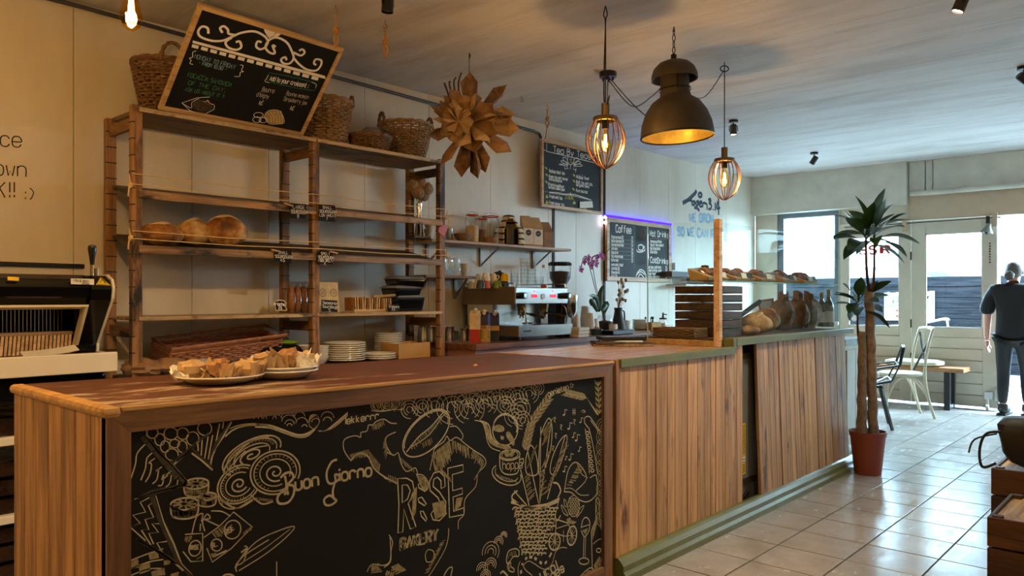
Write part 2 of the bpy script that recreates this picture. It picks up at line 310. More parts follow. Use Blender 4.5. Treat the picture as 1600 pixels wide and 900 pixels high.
# ------------------------------------------------------------------ mesh helpers
ROOT = {}
class MB:
    def __init__(s): s.v = []; s.f = []; s.mi = []; s.cur = 0
    def add(s, vs, fs):
        o = len(s.v); s.v += [Vector(v) for v in vs]; s.f += [[i + o for i in f] for f in fs]; s.mi += [s.cur] * len(fs); return s
    def box(s, x0, x1, y0, y1, z0, z1):
        v = [(x, y, z) for z in (z0, z1) for y in (y0, y1) for x in (x0, x1)]
        return s.add(v, [(0, 2, 3, 1), (4, 5, 7, 6), (0, 1, 5, 4), (2, 6, 7, 3), (0, 4, 6, 2), (1, 3, 7, 5)])
    def hexa(s, v): # 8 points ordered as box(): x fastest, then y, then z
        return s.add(v, [(0, 2, 3, 1), (4, 5, 7, 6), (0, 1, 5, 4), (2, 6, 7, 3), (0, 4, 6, 2), (1, 3, 7, 5)])
    def obox(s, c, size, rot=None):
        hx, hy, hz = (q / 2 for q in size); m = rot if rot is not None else Matrix.Identity(3)
        v = [Vector(c) + m @ Vector((x, y, z)) for z in (-hz, hz) for y in (-hy, hy) for x in (-hx, hx)]
        return s.hexa(v)
    def bar(s, a, b, w, t=None, up=(0, 0, 1)):
        a, b = Vector(a), Vector(b); d = (b - a); L = d.length; d.normalize()
        u = Vector(up); x = d.cross(u)
        if x.length < 1e-4: x = d.cross(Vector((1, 0, 0)))
        x.normalize(); u = x.cross(d); m = Matrix((x, d, u)).transposed()
        return s.obox((a + b) / 2, (w, L, t or w), m)
    def tube(s, pts, r, n=8, closed=False, cap=True):
        pts = [Vector(p) for p in pts]; k = len(pts); rr = r if isinstance(r, (list, tuple)) else [r] * k
        vs = []; prev = None
        for i in range(k):
            if closed: t = pts[(i + 1) % k] - pts[i - 1]
            else: t = pts[min(i + 1, k - 1)] - pts[max(i - 1, 0)]
            if t.length < 1e-9: t = Vector((0, 0, 1))
            t.normalize()
            if prev is None:
                a = Vector((0, 0, 1)) if abs(t.z) < .9 else Vector((1, 0, 0))
                nrm = t.cross(a).normalized()
            else:
                nrm = prev - t * prev.dot(t)
                if nrm.length < 1e-6: nrm = t.cross(Vector((0, .3, 1)))
                nrm.normalize()
            prev = nrm; bn = t.cross(nrm)
            for j in range(n):
                a = 2 * PI * j / n; vs.append(pts[i] + (nrm * math.cos(a) + bn * math.sin(a)) * rr[i])
        fs = []
        for i in range(k if closed else k - 1):
            for j in range(n):
                i2 = (i + 1) % k; j2 = (j + 1) % n
                fs.append((i * n + j, i * n + j2, i2 * n + j2, i2 * n + j))
        if cap and not closed: fs += [tuple(range(n - 1, -1, -1)), tuple((k - 1) * n + j for j in range(n))]
        return s.add(vs, fs)
    def lathe(s, prof, c=(0, 0, 0), n=24, m=None, cap=False):
        c = Vector(c); vs = []; k = len(prof)
        for r, z in prof:
            for j in range(n):
                a = 2 * PI * j / n; p = Vector((r * math.cos(a), r * math.sin(a), z))
                vs.append(c + (m @ p if m is not None else p))
        fs = [(i * n + j, i * n + (j + 1) % n, (i + 1) * n + (j + 1) % n, (i + 1) * n + j) for i in range(k - 1) for j in range(n)]
        if cap: fs += [tuple(range(n - 1, -1, -1)), tuple((k - 1) * n + j for j in range(n))]
        return s.add(vs, fs)
    def ball(s, c, r, n=16, k=10, rot=None, fn=None):
        r = r if isinstance(r, (tuple, list)) else (r, r, r); vs = []; c = Vector(c)
        for i in range(k + 1):
            th = PI * i / k
            for j in range(n):
                ph = 2 * PI * j / n; u = Vector((math.sin(th) * math.cos(ph), math.sin(th) * math.sin(ph), math.cos(th)))
                q = fn(u) if fn else 1.0
                p = Vector((u.x * r[0], u.y * r[1], u.z * r[2])) * q
                vs.append(c + (rot @ p if rot is not None else p))
        fs = [(i * n + j, (i + 1) * n + j, (i + 1) * n + (j + 1) % n, i * n + (j + 1) % n) for i in range(k) for j in range(n)]
        return s.add(vs, fs)
    def prism(s, poly, d):
        poly = [Vector(p) for p in poly]; d = Vector(d); n = len(poly)
        return s.add(poly + [p + d for p in poly], [tuple(range(n - 1, -1, -1)), tuple(range(n, 2 * n))] + [(i, (i + 1) % n, (i + 1) % n + n, i + n) for i in range(n)])
    def grid(s, fn, nu, nv):
        vs = [fn(i / nu, j / nv) for j in range(nv + 1) for i in range(nu + 1)]
        return s.add(vs, [(j * (nu + 1) + i, j * (nu + 1) + i + 1, (j + 1) * (nu + 1) + i + 1, (j + 1) * (nu + 1) + i) for j in range(nv) for i in range(nu)])
    def strip(s, pts, w, n):  # flat ribbon on a plane with normal n
        n = Vector(n).normalized(); k = len(pts)
        if k < 2: return s
        cl = (pts[0] - pts[-1]).length < 1e-6; vs = []
        for i in range(k):
            t = pts[min(i + 1, k - 1)] - pts[max(i - 1, 0)]
            if cl and i in (0, k - 1): t = pts[1] - pts[-2]
            if t.length < 1e-9: t = Vector((0, 1, 0))
            x = n.cross(t).normalized() * (w[i] if isinstance(w, list) else w) / 2
            vs += [pts[i] + x, pts[i] - x]
        return s.add(vs, [(2 * i, 2 * i + 1, 2 * i + 3, 2 * i + 2) for i in range(k - 1)])
    def build(s, name, mat, parent=None, smooth=False, bevel=0.0, solid=0.0, sub=0, label=None, angle=40):
        me = bpy.data.meshes.new(name)
        root = parent
        while root is not None and root.parent is not None: root = root.parent
        org = Vector((0, 0, 0)); vs = s.v
        if root is not None:
            mi = ROOT.get(root.name)
            if mi is not None: vs = [mi @ v for v in vs]
        else:
            xs = [v.x for v in vs]; ys = [v.y for v in vs]; zs = [v.z for v in vs]
            org = Vector(((min(xs) + max(xs)) / 2, (min(ys) + max(ys)) / 2, min(zs))); vs = [v - org for v in vs]
        me.from_pydata([tuple(v) for v in vs], [], s.f)
        mats = mat if isinstance(mat, (list, tuple)) else [mat]
        for m in mats: me.materials.append(M[m] if isinstance(m, str) else m)
        if len(mats) > 1: me.polygons.foreach_set('material_index', s.mi)
        me.validate(); me.update()
        if smooth:
            me.shade_smooth()
            if angle < 180 and hasattr(me, 'set_sharp_from_angle'): me.set_sharp_from_angle(angle=R(angle))
        o = bpy.data.objects.new(name, me); col.objects.link(o)
        if parent is not None: o.parent = parent
        else: o.location = org; ROOT[o.name] = Matrix.Translation(org).inverted()
        if bevel: b = o.modifiers.new('b', 'BEVEL'); b.width = bevel; b.segments = 2; b.limit_method = 'ANGLE'; b.angle_limit = R(35)
        if solid: b = o.modifiers.new('s', 'SOLIDIFY'); b.thickness = solid; b.offset = 0
        if sub: b = o.modifiers.new('d', 'SUBSURF'); b.levels = sub; b.render_levels = sub
        if label: o['label'] = label
        if parent is not None and (name.startswith('chalk_') or name in ('notch', 'lettering', 'chain', 'hinge', 'navy_lettering', 'pale_lettering', 'label_print', 'print')): o['kind'] = 'stuff'
        return o
ORD = ('lowest', 'second', 'third', 'fourth', 'fifth', 'sixth', 'seventh', 'eighth', 'ninth', 'tenth', 'eleventh', 'twelfth')
def tag(o, label, cat, group=None, kind=None):
    o['label'] = label; o['category'] = cat
    if group: o['group'] = group
    if kind: o['kind'] = kind
    return o
def thing(name, label, cat, loc=(0, 0, 0), rz=0.0, group=None):
    o = bpy.data.objects.new(name, None); col.objects.link(o); o.empty_display_size = .05
    o.location = loc; o.rotation_euler = (0, 0, rz)
    ROOT[o.name] = None if Vector(loc).length < 1e-9 and rz == 0 else (Matrix.Translation(Vector(loc)) @ Matrix.Rotation(rz, 4, 'Z')).inverted()
    return tag(o, label, cat, group)
def local(name, label, cat, group=None):   # a thing whose parts are given in its own coordinates, moved later with put()
    return thing(name, label, cat, (0, 0, 0), 0, group)
def put(o, loc, rz=0.0, s=1.0):
    o.location = loc; o.rotation_euler = (0, 0, rz); o.scale = (s, s, s); return o
def dup(root, loc, rz=0.0, label=None, s=1.0, rot=None):
    r = root.copy(); col.objects.link(r); r.location = loc; r.rotation_euler = rot or (0, 0, rz); r.scale = (s, s, s)
    if label: r['label'] = label
    for ch in list(root.children):
        if ch.type == 'LIGHT': continue
        c = ch.copy(); col.objects.link(c); c.parent = r
        for g in ch.children:
            e = g.copy(); col.objects.link(e); e.parent = c
    return r
def struct(mb, name, mat, label=None, parent=None, cat=None, **kw):
    o = mb.build(name, mat, parent, **kw)
    if parent is None: o['kind'] = 'structure'; o['label'] = label or name; o['category'] = cat or name.split('_')[0]
    return o
def single(mb, name, mat, label, cat, group=None, **kw):
    return tag(mb.build(name, mat, None, **kw), label, cat, group)
def rotm(ax, ang): return Matrix.Rotation(ang, 3, ax)
def spl(pts, k=5, closed=False):
    pts = [Vector(p) for p in pts]; n = len(pts)
    if n < 3: return pts
    g = (lambda i: pts[i % n]) if closed else (lambda i: pts[max(0, min(n - 1, i))]); out = []
    for i in range(n if closed else n - 1):
        a, b, c, d = g(i - 1), g(i), g(i + 1), g(i + 2)
        for q in range(k):
            t = q / k; out.append(.5 * ((2 * b) + (c - a) * t + (2 * a - 5 * b + 4 * c - d) * t * t + (3 * b - a - 3 * c + d) * t ** 3))
    out.append(pts[0].copy() if closed else pts[-1]); return out

# ------------------------------------------------------------------ handwriting
GL = {'A': '022842 1535', 'B': '0208 ~0828473605 ~05354432 3202', 'C': '~4738180703123243', 'D': '0208 ~082847433202', 'E': '48080242 0535', 'F': '480802 0535',
'G': '~4738180703123243 434525', 'H': '0208 4248 0545', 'I': '2228', 'J': '~4843321203', 'K': '0208 4805 1642', 'L': '080242', 'M': '0208254842', 'N': '02084248',
'O': '~180703123243473818', 'P': '0208 ~083847463505', 'Q': '~180703123243473818 2442', 'R': '0208 ~083847463505 2542', 'S': '~47381807063544321203', 'T': '0848 2822',
'U': '~080312324348', 'V': '082248', 'W': '0812253248', 'X': '0248 0842', 'Y': '082548 2522', 'Z': '08480242',
'a': '~4536160503123243 4642', 'b': '0802 ~0516364543321203', 'c': '~4536160503123243', 'd': '~4536160503123243 4842', 'e': '~04444536160503123243', 'f': '~38281712 0636',
'g': '~4536160503123243 ~4641301001', 'h': '0802 ~0516364542', 'i': '2622 2728', 'j': '~26211000 2728', 'k': '0802 3604 1432', 'l': '2822', 'm': '0602 ~05162522 ~25364542',
'n': '0602 ~0516364542', 'o': '~160503123243453616', 'p': '0600 ~0516364543321203', 'q': '4640 ~4536160503123243', 'r': '0602 ~05163645', 's': '~45361605144433321203',
't': '~18132232 0636', 'u': '~0603123243 4642', 'v': '062246', 'w': '0612243246', 'x': '0642 0246', 'y': '0622 4610', 'z': '06460242',
'0': '~180703123243473818', '1': '172822', '2': '~071838474602 0242', '3': '~071838473625 ~253544321203', '4': '380444 3832', '5': '480805 ~053545433202',
'6': '~3817050312324344351504', '7': '084812', '8': '~251607183847362544321203142 5'.replace(' ', ''), '9': '~4625160718384743 3212', '.': '2223', ',': '2311', '!': '2824 2223', ':': '2526 2223',
'-': '1535', '=': '0646 0444', '\u20ac': '~47382704123243 0535', "'": '2827', '(': '~38261332', ')': '~18362312', '{': '~482725241512 ', '}': '~082725342302', '/': '0248', '%': '0248 0817 4332', '*': '2724 1634', '#': '1218 3238 0646 0444', '?': '~0718384736 252423', '_': '0242', '"': '1817 3837'}
def glyph(ch):
    out = []
    for st in GL.get(ch, '').split():
        sm = st[0] == '~'; st = st.strip('~')
        pts = [Vector((int(st[i]), int(st[i + 1]) - 2, 0)) for i in range(0, len(st) - 1, 2)]
        out.append(spl(pts, 3) if sm else pts)
    return out
WD = {'I': 2.2, 'i': 2.4, 'l': 2.2, '.': 2.2, ',': 2.2, '!': 2.4, "'": 2, '1': 4, 't': 4.4, 'm': 5.6, 'j': 3.6, ':': 2.4, ' ': 3.6}
NARROW = {'I': -1.0, 'i': -1.0, 'l': -1.0, '.': -1, '!': -1, ':': -1, ',': -1, "'": -1}
def ptext(mb, pl, s, x, y, h, du=(1, 0), up=(0, -1), w=.004, n=(1, 0, 0), sx=.8, jit=.0, italic=0.0):
    """write s with its baseline starting at photo pixel x,y; h = cap height in pixels; pl maps a pixel to the board plane"""
    k = h / 6.0; cx = 0.0; rnd = random.Random(hash(s) % 1000 if False else len(s) * 7 + int(x))
    for ch in s:
        jy = rnd.uniform(-jit, jit); js = 1 + rnd.uniform(-jit, jit) * .2
        for st in glyph(ch):
            pp = []
            for p in st:
                u = (cx + (p.x + NARROW.get(ch, 0) + italic * p.y) * sx) * k; v = (p.y * js + jy) * k
                pp.append(pl(x + du[0] * u + up[0] * v, y + du[1] * u + up[1] * v))
            mb.strip(pp, w, n)
        cx += WD.get(ch, 5.4) * sx
    return mb
def pline(mb, pl, pts, w, n=(1, 0, 0), smooth=True, k=4, closed=False):
    pp = [Vector((p[0], p[1], 0)) for p in pts]
    if smooth: pp = spl(pp, k, closed)
    elif closed: pp = pp + [pp[0]]
    return mb.strip([pl(p.x, p.y) for p in pp], w, n)
def pfill(mb, pl, pts, smooth=False, k=3):
    pp = [Vector((p[0], p[1], 0)) for p in pts]
    if smooth: pp = spl(pp, k, True)[:-1]
    return mb.add([pl(p.x, p.y) for p in pp], [tuple(range(len(pp)))])
def circ(cx, cy, rx, ry=None, rot=0.0, a0=0, a1=360, n=18):
    ry = rx if ry is None else ry; out = []
    for i in range(n + 1):
        a = R(a0 + (a1 - a0) * i / n); x, y = rx * math.cos(a), ry * math.sin(a); c, s_ = math.cos(R(rot)), math.sin(R(rot))
        out.append((cx + x * c - y * s_, cy + x * s_ + y * c))
    return out
def crop(x0, y0, s): return lambda pts: [(x0 + p[0] / s, y0 + p[1] / s) for p in pts]
# ================================================================== THE ROOM
WX = -4.54; FY = 9.95; CZ = 2.86; RX = 1.75; BY = -1.9
# floor: grout bed with every tile a piece of its own
b = MB(); b.box(WX - .1, RX + .1, BY - .1, FY + .1, -.12, -.006)
floor = struct(b, 'floor', 'grout', 'grey-beige ceramic tiled floor with dark joints', cat='floor')
TX, TY = .3335, .3145
tb = MB(); g = .004
tb.box(-TX / 2 + g, TX / 2 - g, -TY / 2 + g, TY / 2 - g, -.008, 0)
t0 = tb.build('tile', 'tile', floor, bevel=.0015)
first = True
cx0 = -1.29 - TX / 2; cy0 = 3.824 + TY / 2
for i in range(-2, 10):
    for j in range(-6, 20):
        x = cx0 + i * TX; y = cy0 + j * TY
        if y + TY / 2 > FY + .05 or x > RX - .1: continue
        if j < -5 and i < 1: continue
        o = t0 if first else t0.copy()
        if not first: col.objects.link(o)
        first = False
        o.location = (x, y, random.uniform(-.0006, .0006))
# (the rest of the floor, under the counters and behind the camera, is plain screed)
b = MB(); b.box(WX, cx0 - 2.5 * TX, BY, FY, -.006, -.001); b.box(cx0 - 2.5 * TX, RX, BY, cy0 - 6.5 * TY, -.006, -.001)
b.build('floor_screed', 'tile', floor)

# left wall: boards with open seams
seams = [BY, -1.2, -.4, .35, 1.491, 2.144, 2.656, 3.427, 4.047, 4.75, 5.531, 5.952, 6.389, 7.089, 7.689, 8.3, 9.1, FY]
b = MB(); b.box(WX - .12, WX - .012, BY, FY, 0, CZ + .05)
wl = struct(b, 'wall_left', 'wall', 'cream painted board wall behind the counter', cat='wall')
for y0, y1 in zip(seams, seams[1:]):
    b = MB(); b.box(WX - .012, WX, y0 + .0015, y1 - .0015, 0, CZ); b.build('wall_panel', 'wall', wl, bevel=.002)
b = MB()
for y in (5.60, 6.42):   # dark metal edges on the wall beside the hanging menu
    b.box(WX, WX + .012, y - .012, y + .012, .95, 2.6)
b.build('wall_strip', 'iron', wl)
b = MB(); b.box(WX - .1, RX + .1, BY - .1, BY, 0, CZ); struct(b, 'wall_back', 'wall', 'cream wall behind the viewer', cat='wall')
b = MB(); b.box(RX, RX + .1, BY, FY, 0, CZ); struct(b, 'wall_right', 'wall', 'cream wall opposite the counter', cat='wall')
# ceiling boards running across the room
b = MB(); b.box(WX - .1, RX + .1, BY - .1, FY + .25, CZ + .012, CZ + .1)
ce = struct(b, 'ceiling', 'ceil', 'streaky off-white boarded ceiling', cat='ceiling')
ys = [BY, -.9, .1, 1.0, 1.95, 2.75, 3.35, 3.95, 4.6, 5.2, 5.75, 6.3, 7.0, 7.6, 8.3, 9.0, FY]
for y0, y1 in zip(ys, ys[1:]):
    b = MB(); b.box(WX, RX, y0 + .001, y1 - .001, CZ, CZ + .012); b.build('ceiling_board', 'ceil', ce, bevel=.0015)
# grey conduit under the ceiling on the left wall
b = MB(); b.tube([(WX + .03, -1.5, 2.83), (WX + .03, 1.5, 2.835), (WX + .03, 3.2, 2.80), (WX + .03, 5.27, 2.765), (WX + .03, 5.36, 2.755), (WX + .03, 5.4, 2.70)], .013, 8)
t = thing('conduit', 'grey electrical conduit running along the wall under the ceiling', 'pipe', (WX + .03, 2, 2.75))
b.build('tube', 'pipe_grey', t, smooth=True)
for y in (1.1, 1.75, 3.0, 4.2, 4.9):
    z = 2.835 - max(0, y - 1.5) * .0185
    b = MB(); b.box(WX + .001, WX + .05, y - .012, y + .012, z - .018, z + .018); b.build('clip', 'pipe_grey', t)

# ------------------------------------------------------------------ street front
DX0, DX1, DX2, DX3 = -3.43, -2.60, -1.72, -.72      # door edges, open doorway DX2..DX3
b = MB()
b.box(WX, -4.24, FY, FY + .14, 0, CZ); b.box(-4.24, -3.44, FY, FY + .14, 0, .95)
b.box(-4.24, RX, FY, FY + .14, 2.36, CZ)
b.box(-3.44, DX0 - .0, FY, FY + .14, 0, 2.36); b.box(DX0, DX3 + .1, FY + .02, FY + .14, 2.17, 2.36)
b.box(DX3 + .08, -.45, FY, FY + .14, 0, 2.36); b.box(-.45, 1.45, FY, FY + .14, 0, 1.8); b.box(1.45, RX, FY, FY + .14, 0, 2.36)
wf = struct(b, 'wall_front', 'facade', 'cream painted street front wall with doors', cat='wall')
b = MB(); b.box(WX, -2.62, FY - .13, FY, 2.36, CZ); b.build('boxed_beam', 'dirty_white', wf, bevel=.004)
for x0, x1, dz in ((-2.61, -2.44, .0), (-2.43, -2.36, .004), (-2.35, -.9, -.004), (-.89, RX, 0)):
    b = MB(); b.box(x0, x1, FY - .05 + dz, FY, 2.5, CZ - .002); b.build('fascia_board', 'dirty_white', wf, bevel=.003)
b = MB(); b.box(-2.62, RX, FY - .02, FY, 2.17, 2.46); b.build('lintel', 'beige', wf)
b = MB(); b.tube([(-2.58, FY - .09, 2.475), (.8, FY - .09, 2.475)], .03, 10)
single(b, 'awning_tube', 'dirty_white', 'long pale tube fixed along the fascia above the doors', 'tube', smooth=True)
# window by the display case
wn = MB(); 
for x0, x1, z0, z1 in ((-4.24, -4.16, .95, 2.36), (-3.5, -3.44, .95, 2.36), (-4.16, -3.5, .95, 1.02), (-4.16, -3.5, 2.30, 2.36)):
    wn.box(x0, x1, FY + .03, FY + .11, z0, z1)
win = struct(wn, 'window_1', 'slate_blue', 'street window beside the display case', cat='window')
b = MB(); b.box(-4.16, -3.5, FY + .066, FY + .072, 1.02, 2.30); b.build('pane', 'window_glass', win)
b = MB(); b.box(-4.28, -3.42, FY - .08, FY + .03, .91, .95); b.build('window_sill', 'dirty_white', win)
wn = MB()  # unseen high window, added to let more daylight into the room
for x0, x1, z0, z1 in ((-.45, -.38, 1.8, 2.36), (1.38, 1.45, 1.8, 2.36), (-.38, 1.38, 1.8, 1.86), (-.38, 1.38, 2.3, 2.36), (.46, .54, 1.86, 2.3)):
    wn.box(x0, x1, FY + .03, FY + .11, z0, z1)
win = struct(wn, 'window_2', 'facade', 'added unseen high window right of the open doorway', cat='window')
b = MB(); b.box(-.38, .46, FY + .066, FY + .072, 1.86, 2.3); b.build('pane', 'window_glass', win)
b = MB(); b.box(.54, 1.38, FY + .066, FY + .072, 1.86, 2.3); b.build('pane', 'window_glass', win)
# two closed leaves of the folding door
def leaf_door(name, x0, x1, gx0, gx1, label):
    z1 = 2.165; y0, y1 = FY + .0, FY + .045
    b = MB(); b.box(x0, gx0, y0, y1, .02, z1); b.box(gx1, x1, y0, y1, .02, z1); b.box(gx0, gx1, y0, y1, 2.0, z1); b.box(gx0, gx1, y0, y1, .80, .905)
    d = struct(b, name, 'facade', label, cat='door', bevel=.004)
    b = MB(); b.box(gx0, gx1, FY + .02, FY + .026, .905, 2.0); b.build('pane', 'window_glass', d)
    for i in range(6):
        a = .02 + i * .13; b = MB(); b.box(gx0 - .0, gx1, FY + .005, FY + .03, a + .004, a + .126); b.build('plank', 'facade', d, bevel=.004)
    b = MB(); b.box(gx0, gx1, FY + .032, FY + .045, .02, .80); b.build('backing_board', 'facade', d)
    bead = MB()
    for q in ((gx0, gx0 + .012, .905, 2.0), (gx1 - .012, gx1, .905, 2.0), (gx0, gx1, .905, .917), (gx0, gx1, 1.988, 2.0)): bead.box(q[0], q[1], FY + .004, FY + .019, q[2], q[3])
    bead.build('glazing_bead', 'dirty_white', d)
    return d
d1 = leaf_door('door_1', DX0, DX1 - .003, -3.32, -2.73, 'cream folding door leaf with glazed top, next to the window')
d2 = leaf_door('door_2', DX1 + .003, DX2, -2.447, -1.862, 'cream folding door leaf with glazed top, beside the open doorway')
b = MB()
for z in (.55, .95, 1.75): b.tube([(DX1, FY - .004, z - .05), (DX1, FY - .004, z + .05)], .008, 8)
b.build('hinge', 'iron', d1, smooth=True)
b = MB(); b.box(-1.84, -1.76, FY - .03, FY, .12, .2); b.tube([(-1.71, FY - .02, .02), (-1.71, FY - .02, .28)], .012, 8); b.box(-1.74, -1.68, FY - .02, FY, .1, .24); b.build('floor_bolt', 'steel', d2)
b = MB(); b.tube([(-1.82, FY - .05, .035), (-1.79, FY - .05, .035)], .033, 12); b.box(-1.815, -1.795, FY - .06, FY, .05, .12); b.build('caster', 'white_plastic', d2, smooth=True)
b = MB(); b.bar((DX2 + .0, FY + .07, .02), (DX2, FY + .07, 2.165), .03, .03); b.build('door_edge', 'white_plastic', d2)
b = MB()   # hook chain on the door
for i in range(8): b.ball((-1.79, FY - .012, 1.86 - i * .03), .009, 8, 5)
b.build('chain', 'iron', d2, smooth=True)
# sliding rail wire with two brackets
t = thing('door_wire', 'thin black wire stretched above the doors between two rusty brackets', 'wire', (-2.2, FY - .05, 2.1))
b = MB(); b.tube([(-3.35, FY - .05, 2.13), (-1.62, FY - .05, 2.145)], .005, 6); b.build('wire', 'iron', t)
for x in (-2.66, -1.735):
    b = MB(); b.box(x - .026, x + .026, FY - .06, FY - .021, 2.04, 2.2); b.build('bracket', 'beige', t, bevel=.01)
# little clip spotlight at the doorway
t = thing('clip_lamp', 'small grey clip spotlight fixed at the top of the doorway', 'lamp', (-1.8, FY - .08, 1.96))
b = MB(); b.tube([(-1.8, FY - .06, 2.16), (-1.8, FY - .06, 2.08)], .02, 10); b.build('socket', 'black', t, smooth=True)
b = MB(); b.lathe([(.022, .1), (.03, .06), (.066, .0), (.06, .0), (.026, .06)], (-1.81, FY - .08, 1.98), 16, rotm('Y', .25)); b.build('lamp_shade', 'grey_metal', t, smooth=True)
b = MB(); b.ball((-1.81, FY - .08, 1.985), .03, 10, 8); b.build('bulb', 'black_gloss', t, smooth=True)
# mirrored red lettering on the glass (read from the street)
b = MB(); pl = lambda x, y: P(x, y, Y=FY + .018)
ptext(b, pl, 'ESIR', 1344, 397, 12, (1, -.02), (0, -1), .024, (0, -1, 0), 1.35)
for i in range(0): pass
b.build('window_lettering', 'red', d1, label='thin red shop lettering seen reversed through the glass')
b = MB(); b.add([P(x, y, Y=FY + .017) for x, y in circ(1335, 497, 5, 5, n=16)[:-1]], [tuple(range(16))]); b.build('sticker', 'paper', d1, label='round white sticker on the glass')
b = MB(); b.add([P(x, y, Y=FY + .017) for x, y in ((1367, 461), (1373, 461), (1373, 467), (1367, 467))], [(0, 1, 2, 3)]); b.build('sticker', 'greenglaze', d1, label='small green sticker on the glass')

# ------------------------------------------------------------------ outside
b = MB(); b.box(-14, 14, FY + .14, 15.0, -.25, -.04); struct(b, 'pavement_outside', 'asphalt', 'pale pavement outside the doors', cat='pavement')
b = MB(); b.box(-16, 16, 15.15, 26, -.25, .45); struct(b, 'road_outside', 'asphalt', 'raised street beyond the dark timber wall', cat='road')
b = MB(); b.box(-14, 14, 15.02, 15.15, -.2, 1.6); dwl = struct(b, 'wall_street', 'dark_wall', 'dark timber wall across the pavement', cat='wall')
for i in range(9):
    b = MB(); b.box(-14, 14, 14.99, 15.02, -.04 + i * .185, .135 + i * .185); b.build('plank', 'dark_wall', dwl, bevel=.006)
def house(name, x0, x1, y, h, label, mat):
    t = thing(name, label, 'building', ((x0 + x1) / 2, y, .45), 0, 'houses across the street')
    b = MB(); b.box(x0, x1, y, y + 5, .45, h); b.build('wall', mat, t)
    n = max(2, int((x1 - x0) / 1.6)); dx = (x1 - x0) / n
    for k in range(3):
        for i in range(n):
            xa = x0 + dx * (i + .25); xb = xa + dx * .5; za = 1.3 + k * 2.6; zb = za + 1.6
            if zb > h - .3: continue
            b = MB(); b.box(xa - .08, xb + .08, y - .05, y + .0, za - .08, zb + .08); wdw = b.build('window', 'house_stone', t)
            b = MB(); b.box(xa, xb, y - .058, y - .05, za, zb); b.build('pane', 'car_glass', wdw)
    b = MB(); b.box(x0, x1, y - .12, y, h - .25, h); b.build('cornice', 'house_stone', t)
house('town_house', -13, -4.5, 26, 9.5, 'pale rendered house seen through the street window', 'pale_house')
house('town_house', -4.4, 1.5, 26, 8.2, 'pale house seen through the glazed door leaves', 'pale_house')
house('town_house', 1.6, 9, 26, 9.0, 'pale house seen above the person in the doorway', 'pale_house')
def car(name, label, loc, mat, h=1.45, L=4.2, van=False):
    t = local(name, label, 'car'); W = 1.75
    pr = [(-L/2, .3), (-L/2, .75), (-L/2+.15, .85), (-L*.22, .92), (-L*.1, h), (L*.24, h), (L*.42, .92), (L/2, .86), (L/2, .3)] if not van else [(-L/2, .3), (-L/2, .9), (-L*.36, 1.05), (-L*.27, h), (L/2, h), (L/2, .3)]
    b = MB(); b.prism([(x, -W/2, z) for x, z in pr], (0, W, 0)); b.build('body', mat, t, bevel=.06, smooth=True)
    gp = [(-L*.2, .95), (-L*.1, h-.06), (L*.23, h-.06), (L*.38, .95)] if not van else [(-L*.34, 1.1), (-L*.26, h-.15), (-L*.02, h-.15), (-L*.02, 1.1)]
    b = MB(); b.prism([(x, -W/2 - .012, z) for x, z in gp], (0, W + .024, 0)); b.build('side_window', 'car_glass', t)
    a, c = (pr[3], pr[4]) if not van else (pr[2], pr[3])
    b = MB(); b.hexa([(a[0]+.08-.03, -W*.42, a[1]+.07), (a[0]+.08, -W*.42, a[1]+.07), (a[0]+.05, W*.42, a[1]+.07), (a[0]+.08, W*.42, a[1]+.07), (c[0]-.06, -W*.4, c[1]-.06), (c[0]-.03, -W*.4, c[1]-.06), (c[0]-.06, W*.4, c[1]-.06), (c[0]-.03, W*.4, c[1]-.06)]); b.build('windscreen', 'car_glass', t)
    for sx in (-.31, .3):
        for sy in (-1, 1):
            b = MB(); b.tube([(L*sx, sy*W*.5-.1*sy, .32), (L*sx, sy*(W*.5+.02), .32)], .32, 20); wh = b.build('wheel', 'rubber', t, smooth=True)
            b = MB(); b.tube([(L*sx, sy*(W*.5+.02), .32), (L*sx, sy*(W*.5+.03), .32)], .2, 16); b.build('hubcap', 'steel', wh, smooth=True)
    return put(t, loc)
car('parked_car', 'teal parked car seen through the street window', (-5.6, 17.2, .45), 'teal_car', 1.42)
car('parked_car', 'blue-green parked car seen over the dark timber wall', (-4.4, 20.0, .45), 'teal_car', 1.45)
car('delivery_van', 'white delivery van parked across the street', (-10.5, 22.5, .45), 'white_car', 2.3, 5.2, True)
# notice leaning at the timber wall
t = thing('street_notice', 'white paper notice with handwriting and red crosses outside', 'notice', (-3.9, 14.9, .4))
PY = 14.96; pl = lambda x, y: P(x, y, Y=PY - .012)
q = [P(x, y, Y=PY) for x, y in ((1382, 458), (1460, 455), (1460, 500), (1382, 500))]
b = MB(); b.prism([q[3], q[2], q[1], q[0]], (0, .01, 0)); b.build('sheet', 'paper', t)
b = MB(); ptext(b, pl, 'Cee', 1384, 478, 20, (1, -.02), (0, -1), .035, (0, -1, 0), .62); ptext(b, pl, 'n', 1449, 476, 20, (1, 0), (0, -1), .035, (0, -1, 0), .6); b.build('handwriting', 'marker', t)
b = MB()
for y in (485, 494): ptext(b, pl, 'x', 1399, y + 3, 9, (1, 0), (0, -1), .03, (0, -1, 0), .9)
b.build('red_cross', 'red', t)
